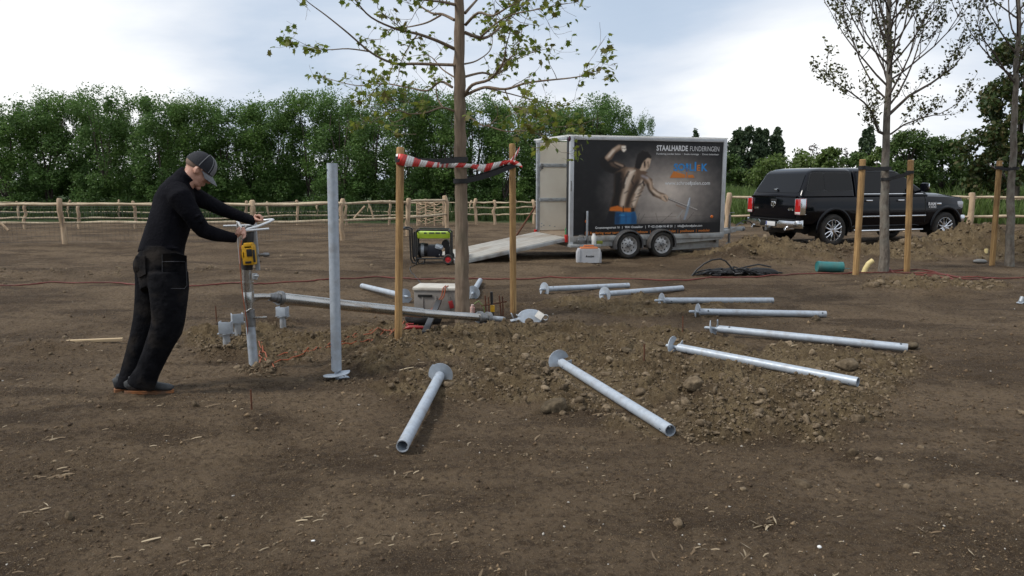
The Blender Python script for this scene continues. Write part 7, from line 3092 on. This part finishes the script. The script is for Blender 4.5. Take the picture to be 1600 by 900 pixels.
# ------------------------------------------------------------------ the worker
def worker():
    SKIN = mat('skin', (0.48, 0.26, 0.19), 0.5, col2=(0.55, 0.31, 0.23), vs=14, spec=0.4, bump=0.05, bs=120)
    JUMP = mat('black_jumper', (0.0045, 0.0045, 0.0068), 0.95, col2=(0.0085, 0.0085, 0.0115), vs=9, bump=0.4, bs=60, spec=0.1)
    TROU = mat('black_workwear', (0.0040, 0.0042, 0.0058), 0.92, col2=(0.0095, 0.0095, 0.0115), vs=9, bump=0.7, bs=20, spec=0.1, dirt=(0.045, 0.036, 0.028), dirt_amt=0.5)
    CAPM = mat('cap_navy', (0.009, 0.010, 0.015), 0.85, col2=(0.015, 0.017, 0.022), vs=14, bump=0.2, bs=90)
    CAPG = mat('cap_grey', (0.16, 0.165, 0.175), 0.8, bump=0.2, bs=90)
    SHOE = mat('shoe_grey', (0.030, 0.034, 0.038), 0.8, col2=(0.060, 0.063, 0.066), vs=16, bump=0.2, bs=50)
    SOLE = mat('sole_orange', (0.33, 0.125, 0.04), 0.75, col2=(0.13, 0.075, 0.045), vs=14)
    HAIR = mat('stubble', (0.17, 0.115, 0.085), 0.8)
    YF = G(232, 618).y
    foot = G(232, 616)
    root = empty('person', foot, 0, 'worker in black jumper, black work trousers and cap, leaning over and pushing the pile machine', 'person')
    lat = Vector((-0.34, 0.94, 0)).normalized()      # towards his left side
    Q = lambda u, v, y: P(u, v, y)
    Yh, Ys = YF + 0.12, YF + 0.25
    # --- trousers
    mb = MB()

    def lt(pts, n=20, ref=lat):
        """pts: (u, v, Y, half width across the picture, half width in depth)"""
        k = [Q(u, v, y) for u, v, y, a, c in pts]
        mb.tube(k, [(c, a) for u, v, y, a, c in pts], n, ref=ref)
    px = YF / FPX
    lt([(252, 385, Yh + .03, .142, .160), (252, 400, Yh + .02, .156, .170), (253, 418, Yh, .162, .176), (254, 436, Yh, .162, .174), (256, 450, Yh - .02, .16, .15)], 26)
    # near (right) leg
    lt([(262, 425, Yh - .10, .140, .105), (264, 450, Yh - .11, .138, .103), (264, 475, Yh - .12, .125, .098), (263, 500, Yh - .12, .115, .092), (260, 515, Yh - .12, .112, .088), (252, 532, Yh - .12, .100, .082), (242, 555, Yh - .12, .090, .078), (231, 580, Yh - .12, .085, .080), (222, 598, Yh - .12, .098, .085), (220, 603, Yh - .12, .100, .085)])
    # far (left) leg
    lt([(241, 425, Yh + .09, .135, .105), (239, 450, Yh + .09, .125, .100), (235, 475, Yh + .09, .112, .095), (231, 500, Yh + .08, .104, .090), (223, 530, Yh + .06, .095, .082), (213, 560, Yh + .04, .085, .078), (204, 588, Yh + .02, .080, .080), (201, 606, Yh + .01, .088, .085)])
    mb.ball(Q(230, 415, Yh - .02), (0.09, 0.13, 0.11))
    # folds
    rng = np.random.RandomState(6)
    for (u0, v0, u1, v1, y, r) in ((250, 505, 284, 498, Yh - .20, .018), (246, 522, 280, 516, Yh - .20, .016), (240, 540, 268, 530, Yh - .19, .014), (226, 590, 246, 583, Yh - .19, .016), (208, 602, 238, 592, Yh - .19, .014), (232, 572, 254, 560, Yh - .19, .012), (250, 470, 286, 470, Yh - .21, .012), (222, 440, 250, 452, Yh - .16, .014), (262, 488, 287, 484, Yh - .20, .012), (196, 590, 214, 580, Yh - .04, .013)):
        mb.tube([Q(u0, v0, y + .035), Q((u0 + u1) / 2 - 2, (v0 + v1) / 2 - 1.5, y + .008), Q(u1 - 5, v1, y + .05)], [r * .4, r * .85, r * .4], 8)
    tr = fuse(mb, 'trousers', TROU, root, 0.009, 3)
    # pocket flaps, belt and seams
    mb = MB()
    mb.prism([(253.5, 398), (274, 396), (290, 402), (292, 446), (288, 451), (258, 450), (254, 444)], 0.026, lambda a, c, h: Q(a, c, Yh - 0.215 + 0.0016 * abs(a - 268) ** 1.25 + 0.0) + Vector((0, -h + 0.02, 0)))
    mb.prism([(254, 396), (275, 395), (291, 400), (291, 409), (254, 408)], 0.012, lambda a, c, h: Q(a, c, Yh - 0.243 + 0.0016 * abs(a - 268) ** 1.25) + Vector((0, -h + 0.012, 0)))
    mb.build('holster_pocket', TROU, root, world=True)
    mb = MB()
    mb.prism([(214, 400), (228, 400), (230, 428), (218, 434), (212, 418)], 0.02, lambda a, c, h: Q(a, c, Yh - 0.165 + 0.0035 * (228 - a)) + Vector((-0.006, -h + 0.01, 0)))
    mb.build('back_pocket', TROU, root, world=True)
    SEAM = mat('seam_thread', (0.035, 0.036, 0.042), 0.9)
    mb = MB()
    for pts in (((253.5, 398), (253.5, 444), (258, 450.5), (288, 451), (292, 446), (290.5, 404)), ((254, 409), (272, 408.6), (291, 409))):
        for (a, c), (e, f) in zip(pts[:-1], pts[1:]):
            mb.cyl(Q(a, c, Yh - 0.236 + 0.0016 * abs(a - 268) ** 1.25), Q(e, f, Yh - 0.236 + 0.0016 * abs(e - 268) ** 1.25), 0.0022, n=5)
    mb.build('pocket_seam', SEAM, root, world=True)
    # --- jumper
    mb = MB()
    Yc = YF + 0.20
    lt2 = lambda pts, n=24: mb.tube([Q(u, v, y) for u, v, y, a, c in pts], [(c, a) for u, v, y, a, c in pts], n, ref=lat)
    lt2([(252, 398, Yh + .03, .162, .172), (253, 390, Yh + .04, .156, .172), (257, 374, Yh + .06, .150, .174), (264, 352, Yh + .09, .150, .182), (270, 332, Yh + .12, .152, .195), (274, 314, Yh + .14, .150, .205), (277, 300, Yh + .16, .128, .195), (282, 288, Yh + .17, .100, .14), (289, 277, Yh + .18, .068, .080)], 28)
    YN, YFm = Yh - 0.03, Yh + 0.34
    # near arm
    lt2([(276, 299, YN + .06, .085, .085), (281, 308, YN - .01, .084, .078), (296, 330, YN, .072, .066), (309, 349, YN + .03, .064, .058), (318, 360, YN + .06, .059, .054), (335, 366, YN + .14, .054, .052), (350, 369, YN + .21, .046, .046), (361, 371, YN + .27, .040, .041), (367, 371.5, YN + .30, .0395, .041), (367.6, 371.5, YN + .302, .030, .032)], 20)
    # far arm
    lt2([(292, 298, YFm - .10, .080, .08), (306, 308, YFm - .02, .072, .072), (326, 317, YFm + .04, .060, .060), (346, 327, YFm + .08, .054, .054), (366, 335, YFm + .11, .047, .047), (385, 341.5, YFm + .135, .041, .041), (398, 345.6, YFm + .148, .038, .038), (399, 346, YFm + .15, .030, .030)], 18)
    mb.ball(Q(284, 300, YFm - .08), (0.08, 0.10, 0.09))
    # collar
    mb.tube([Q(285, 285, Yh + .165), Q(289, 278, Yh + .17), Q(296, 271, Yh + .17)], [(0.092, 0.090), (0.082, 0.080), (0.076, 0.074)], 22, ref=lat)
    for (u0, v0, u1, v1, y, r) in ((305, 352, 322, 340, YN - .02, .012), (300, 343, 316, 333, YN - .045, .011), (312, 366, 326, 352, YN + .02, .011), (238, 330, 262, 345, Yh - .05, .012), (230, 355, 262, 366, Yh - .07, .014), (232, 372, 270, 380, Yh - .08, .014), (240, 386, 282, 388, Yh - .09, .013), (268, 330, 280, 352, Yh - .05, .012), (345, 372, 356, 362, YN + .16, .009), (352, 375, 362, 364, YN + .21, .008)):
        mb.tube([Q(u0, v0, y + .03), Q((u0 + u1) / 2, (v0 + v1) / 2, y), Q(u1, v1, y + .03)], [r * .5, r, r * .5], 8)
    fuse(mb, 'jumper', JUMP, root, 0.009, 3)
    # --- body: head, neck, hands continuous with the limbs inside the clothes
    mb = MB()
    Hc = Q(310, 265.5, Yh + .20)           # ear level, middle of the head
    fwd0 = Vector((0.955, 0.295, 0)).normalized()
    left0 = Vector((-fwd0.y, fwd0.x, 0))
    tilt = R(-37)
    fw = (fwd0 * math.cos(tilt) + Vector((0, 0, 1)) * math.sin(tilt)).normalized()
    up = left0.cross(fw).normalized()
    up = fw.cross(left0).normalized()
    if up.z < 0:
        up = -up
    M3 = Matrix((fw, left0, up)).transposed()
    h = lambda x, y, z: Hc + M3 @ Vector((x, y, z))
    S1 = lambda c, r: mb.ball(h(*c), r, M3, 24, 16)
    S1((-0.012, 0, 0.034), (0.098, 0.076, 0.086))
    S1((0.0, 0, 0.01), (0.090, 0.073, 0.085))
    S1((0.040, 0, -0.030), (0.058, 0.060, 0.085))
    S1((0.036, 0, -0.082), (0.050, 0.052, 0.040))
    S1((0.072, 0, -0.112), (0.020, 0.024, 0.017))
    S1((0.022, 0.034, -0.083), (0.045, 0.018, 0.030)); S1((0.022, -0.034, -0.083), (0.045, 0.018, 0.030))
    S1((0.080, 0, 0.022), (0.018, 0.052, 0.012))
    for s_ in (-1, 1):
        S1((0.068, s_ * 0.036, -0.030), (0.022, 0.020, 0.022))
        # ear
        mb.ball(h(-0.004, s_ * 0.076, -0.004), (0.020, 0.008, 0.032), M3 @ Matrix.Rotation(R(-12), 3, 'Y'), 14, 10)
        mb.tube([h(0.010 + 0.018 * math.cos(a), s_ * 0.084, 0.004 + 0.030 * math.sin(a)) for a in np.linspace(0.2, 4.4, 9)], 0.0055, 7)
    mb.tube([h(0.088, 0, 0.010), h(0.100, 0, -0.012), h(0.114, 0, -0.034), h(0.104, 0, -0.044)], [0.010, 0.0115, 0.0135, 0.010], 10)
    for s_ in (-1, 1):
        S1((0.100, s_ * 0.012, -0.038), (0.010, 0.008, 0.008))
    S1((0.090, 0, -0.066), (0.012, 0.024, 0.0065)); S1((0.088, 0, -0.079), (0.011, 0.021, 0.0075))
    # neck
    mb.tube([h(-0.020, 0, -0.02), Q(300, 273, Yh + .18), Q(291, 284, Yh + .165), Q(281, 298, Yh + .16)], [(0.060, 0.066), (0.058, 0.062), (0.064, 0.068), (0.08, 0.08)], 22, ref=lat)
    # trunk and limbs under the clothes (keeps one continuous figure)
    mb.tube([Q(281, 300, Yh + .15), Q(272, 330, Yh + .12), Q(257, 375, Yh + .06), Q(252, 430, Yh)], [(0.12, 0.08), (0.14, 0.11), (0.13, 0.12), (0.12, 0.11)], 18, ref=lat)
    mb.tube([Q(262, 430, Yh - .10), Q(262, 505, Yh - .12), Q(228, 590, Yh - .12)], [0.07, 0.06, 0.042], 12)
    mb.tube([Q(242, 430, Yh + .09), Q(230, 505, Yh + .08), Q(202, 598, Yh + .02)], [0.07, 0.06, 0.042], 12)
    mb.tube([Q(280, 300, Yh + .10), Q(281, 308, YN), Q(317, 360, YN + .06), Q(366, 371, YN + .29)], [0.06, 0.055, 0.042, 0.026], 12)
    mb.tube([Q(284, 300, Yh + .2), Q(306, 308, YFm - .02), Q(346, 327, YFm + .08), Q(400, 346, YFm + .15)], [0.06, 0.055, 0.042, 0.026], 12)
    # near hand: wraps the front handlebar
    yH = YN + 0.30
    wr = Q(365, 371, yH - .01)

    def hand(wrist, palm_end, knuck_dir, finger_paths, thumb, palm_r):
        mb.tube([wrist, wrist.lerp(palm_end, 0.45), palm_end], [(0.026, 0.024), palm_r, (palm_r[0], palm_r[1] * 0.85)], 14, ref=knuck_dir)
        for path, r in finger_paths:
            mb.tube(path, [r * 1.08, r * 1.02, r * 0.98, r * 0.85][:len(path)], 9)
            mb.ball(path[-1], r * 0.85, None, 8, 6)
        mb.tube(thumb, [0.0125, 0.0115, 0.0095], 9)
        mb.ball(thumb[-1], 0.0095, None, 8, 6)
    kd = Vector((0.35, -0.85, 0.35)).normalized()
    pe = Q(377, 362, yH + .03)
    fp = []
    for i, (du, dv, dy, r) in enumerate(((1.5, -3.5, 0.05, 0.0098), (2.6, -0.8, 0.025, 0.0102), (2.9, 2.2, 0.0, 0.0100), (2.0, 5.2, -0.022, 0.0088))):
        a = Q(376 + du * .6, 361 + dv, yH + .02 + dy)
        c = Q(380.5 + du * .5, 359.5 + dv, yH + .035 + dy)
        e = Q(382.5 + du * .3, 364 + dv, yH + .03 + dy)
        f = Q(379 + du * .2, 367.5 + dv, yH + .005 + dy)
        fp.append(([a, c, e, f], r))
    hand(wr, pe, kd, fp, [Q(370, 366, yH - .025), Q(371, 359, yH - .02), Q(374.5, 355.5, yH + .0)], (0.040, 0.020))
    # far hand: rests over the rear bar
    yG = YFm + 0.155
    wr = Q(398, 346, yG)
    pe = Q(403, 336.5, yG + .01)
    kd = Vector((0.3, 0.9, 0.1)).normalized()
    fp = []
    for i, (dy, du, dv, r) in enumerate(((-0.03, 0, 0.6, 0.0095), (-0.010, 0.9, 0, 0.0100), (0.012, 1.0, 0.3, 0.0098), (0.032, 0.3, 1.2, 0.0088))):
        fp.append(([Q(402 + du, 335.5 + dv, yG + dy), Q(406.5 + du, 337.5 + dv, yG + dy), Q(409.5 + du, 341 + dv, yG + dy), Q(409.5 + du, 344.5 + dv, yG + dy)], r))
    hand(wr, pe, kd, fp, [Q(399, 342, yG - .03), Q(403, 343.5, yG - .042), Q(406.5, 345, yG - .045)], (0.040, 0.020))
    fuse(mb, 'body', SKIN, root, 0.0048, 3, fac=0.45)
    # eyes, brows, stubble line
    mb = MB()
    for s_ in (-1, 1):
        mb.ball(h(0.083, s_ * 0.031, -0.002), 0.0105, None, 12, 8)
    mb.build('eyes', mat('eye_dark', (0.05, 0.035, 0.03), 0.25), root, world=True)
    mb = MB()
    for s_ in (-1, 1):
        mb.tube([h(0.094, s_ * 0.014, 0.016), h(0.092, s_ * 0.033, 0.020), h(0.078, s_ * 0.052, 0.015)], [0.0035, 0.0045, 0.003], 7)
    mb.build('eyebrows', HAIR, root, world=True)
    # --- cap
    mb = MB()
    n, k = 28, 9
    cz, tl_ = 0.048, R(6)
    C3 = M3 @ Matrix.Rotation(tl_, 3, 'Y')
    hc = lambda x, y, z: Hc + C3 @ Vector((x, y, z))
    vs, fs = [], []
    for i in range(k + 1):
        ph = R(90) * i / k
        for j in range(n):
            t = 2 * math.pi * j / n
            rx, ry, rz = 0.115, 0.092, 0.108
            rr = math.cos(ph) ** 0.72 if i < k else 0.0
            vs.append(hc(-0.008 + rx * rr * math.cos(t), ry * rr * math.sin(t), 0.030 + rz * math.sin(ph) - 0.014 * (1 - math.cos(t)) * (1 - i / k) * 0.5))
    for i in range(k):
        for j in range(n):
            j2 = (j + 1) % n
            fs.append((i * n + j, i * n + j2, (i + 1) * n + j2, (i + 1) * n + j))
    mb.add(vs, fs)
    mb.ball(hc(-0.008, 0, 0.139), 0.008, None, 8, 6)
    cap = mb.build('cap', CAPM, root, world=True)
    md = cap.modifiers.new('s', 'SOLIDIFY'); md.thickness = 0.004; bake(cap)
    smooth_ang(cap, 60)
    mb = MB()
    vs, fs = [], []
    m = 14
    for j in range(m + 1):
        t = R(-72 + 144 * j / m)
        for q in range(5):
            f = q / 4
            x = 0.100 * math.cos(t) - 0.006 + f * 0.082 * math.cos(t * 0.75)
            y = 0.088 * math.sin(t) * (1 - 0.10 * f)
            z = 0.030 - 0.022 * f - 0.16 * y * y / 0.088 - 0.012 * f * f
            vs.append(hc(x, y, z))
    for j in range(m):
        for q in range(4):
            fs.append((j * 5 + q, j * 5 + q + 1, (j + 1) * 5 + q + 1, (j + 1) * 5 + q))
    mb.add(vs, fs)
    br = mb.build('cap_brim', CAPG, root, world=True)
    md = br.modifiers.new('s', 'SOLIDIFY'); md.thickness = 0.006; bake(br)
    smooth_ang(br, 60)
    mb = MB()
    # grey front panel and piping lines over the crown
    for t0 in (R(48), R(-48), R(92), R(-92)):
        pts = []
        for i in range(k + 1):
            ph = R(88) * i / k
            rr = math.cos(ph) ** 0.72
            pts.append(hc(-0.008 + 0.114 * rr * math.cos(t0), 0.092 * rr * math.sin(t0), 0.032 + 0.109 * math.sin(ph)))
        mb.tube(pts, 0.0030, 6)
    mb.build('cap_piping', CAPG, root, world=True)
    mb = MB()
    vs, fs = [], []
    for i in range(k + 1):
        ph = R(82) * i / k
        rr = math.cos(ph) ** 0.72
        for j in range(9):
            t = R(-40 + 80 * j / 8)
            vs.append(hc(-0.008 + 0.1155 * rr * math.cos(t), 0.0935 * rr * math.sin(t), 0.032 + 0.1105 * math.sin(ph)))
    for i in range(k):
        for j in range(8):
            fs.append((i * 9 + j, i * 9 + j + 1, (i + 1) * 9 + j + 1, (i + 1) * 9 + j))
    mb.add(vs, fs)
    fp_ = mb.build('cap_front', CAPG, root, world=True)
    # short hair under the cap
    mb = MB()
    mb.ball(h(-0.022, 0, 0.022), (0.092, 0.0765, 0.055), M3, 22, 14)
    mb.build('hair', HAIR, root, world=True)
    # --- shoes
    def shoe(heel, toe, y0, y1, nm):
        a, c = G(heel[0], heel[1]), G(toe[0], toe[1])
        a, c = Vector((a.x, a.y, a.z)), Vector((c.x, c.y, c.z))
        d = (c - a)
        L_ = d.length
        d.normalize()
        s_ = Vector((-d.y, d.x, 0)).normalized()
        u_ = Vector((0, 0, 1))
        mb = MB()
        prof = [(0.0, .026, .038, .040), (0.06, .034, .046, .044), (0.22, .037, .050, .046), (0.40, .038, .046, .043), (0.56, .043, .038, .036), (0.74, .048, .030, .028), (0.90, .041, .026, .024), (0.985, .022, .020, .019), (1.0, .010, .015, .015)]
        mb.tube([a + d * L_ * f + u_ * (0.022 + z) for f, w, hh, z in prof], [(w, hh) for f, w, hh, z in prof], 18, ref=tuple(s_))
        mb.tube([a + d * L_ * 0.20 + u_ * 0.06, a + d * L_ * 0.22 + u_ * 0.13], [0.046, 0.044], 14)
        o_ = fuse(mb, nm, SHOE, root, 0.006, 2)
        # flatten below the sole line
        inv = root.matrix_basis.inverted()
        mb = MB()
        out = []
        for f, w in ((0.0, .024), (0.03, .036), (0.12, .043), (0.3, .043), (0.5, .044), (0.72, .054), (0.88, .048), (0.97, .030), (1.01, .012)):
            out.append((f, w))
        poly = [(f, w) for f, w in out] + [(f, -w) for f, w in reversed(out)]
        mb.prism(poly, 0.022, lambda f, w, hh: a + d * L_ * f + s_ * w * 1.03 + u_ * (hh + 0.035 * max(0, f - 0.8) ** 1.5 + 0.001))
        mb.build('sole', SOLE, o_, world=False) if False else None
        mb.v = [tuple(Vector(p) - root.location) for p in mb.v]
        mb.build('sole', SOLE, o_)
        mb = MB()
        for f in (0.36, 0.44, 0.52, 0.60):
            z = 0.022 + np.interp(f, [q[0] for q in prof], [q[3] + q[2] for q in prof])
            mb.tube([a + d * L_ * f + s_ * 0.036 + u_ * (z - 0.022), a + d * L_ * (f + .01) + u_ * (z + 0.001), a + d * L_ * f - s_ * 0.036 + u_ * (z - 0.022)], 0.0045, 6)
        mb.v = [tuple(Vector(p) - root.location) for p in mb.v]
        mb.build('laces', CAPG, o_)
    shoe((196, 614), (271, 614), 0, 0, 'shoe')
    shoe((178, 612), (246, 606), 0, 0, 'shoe')


worker()
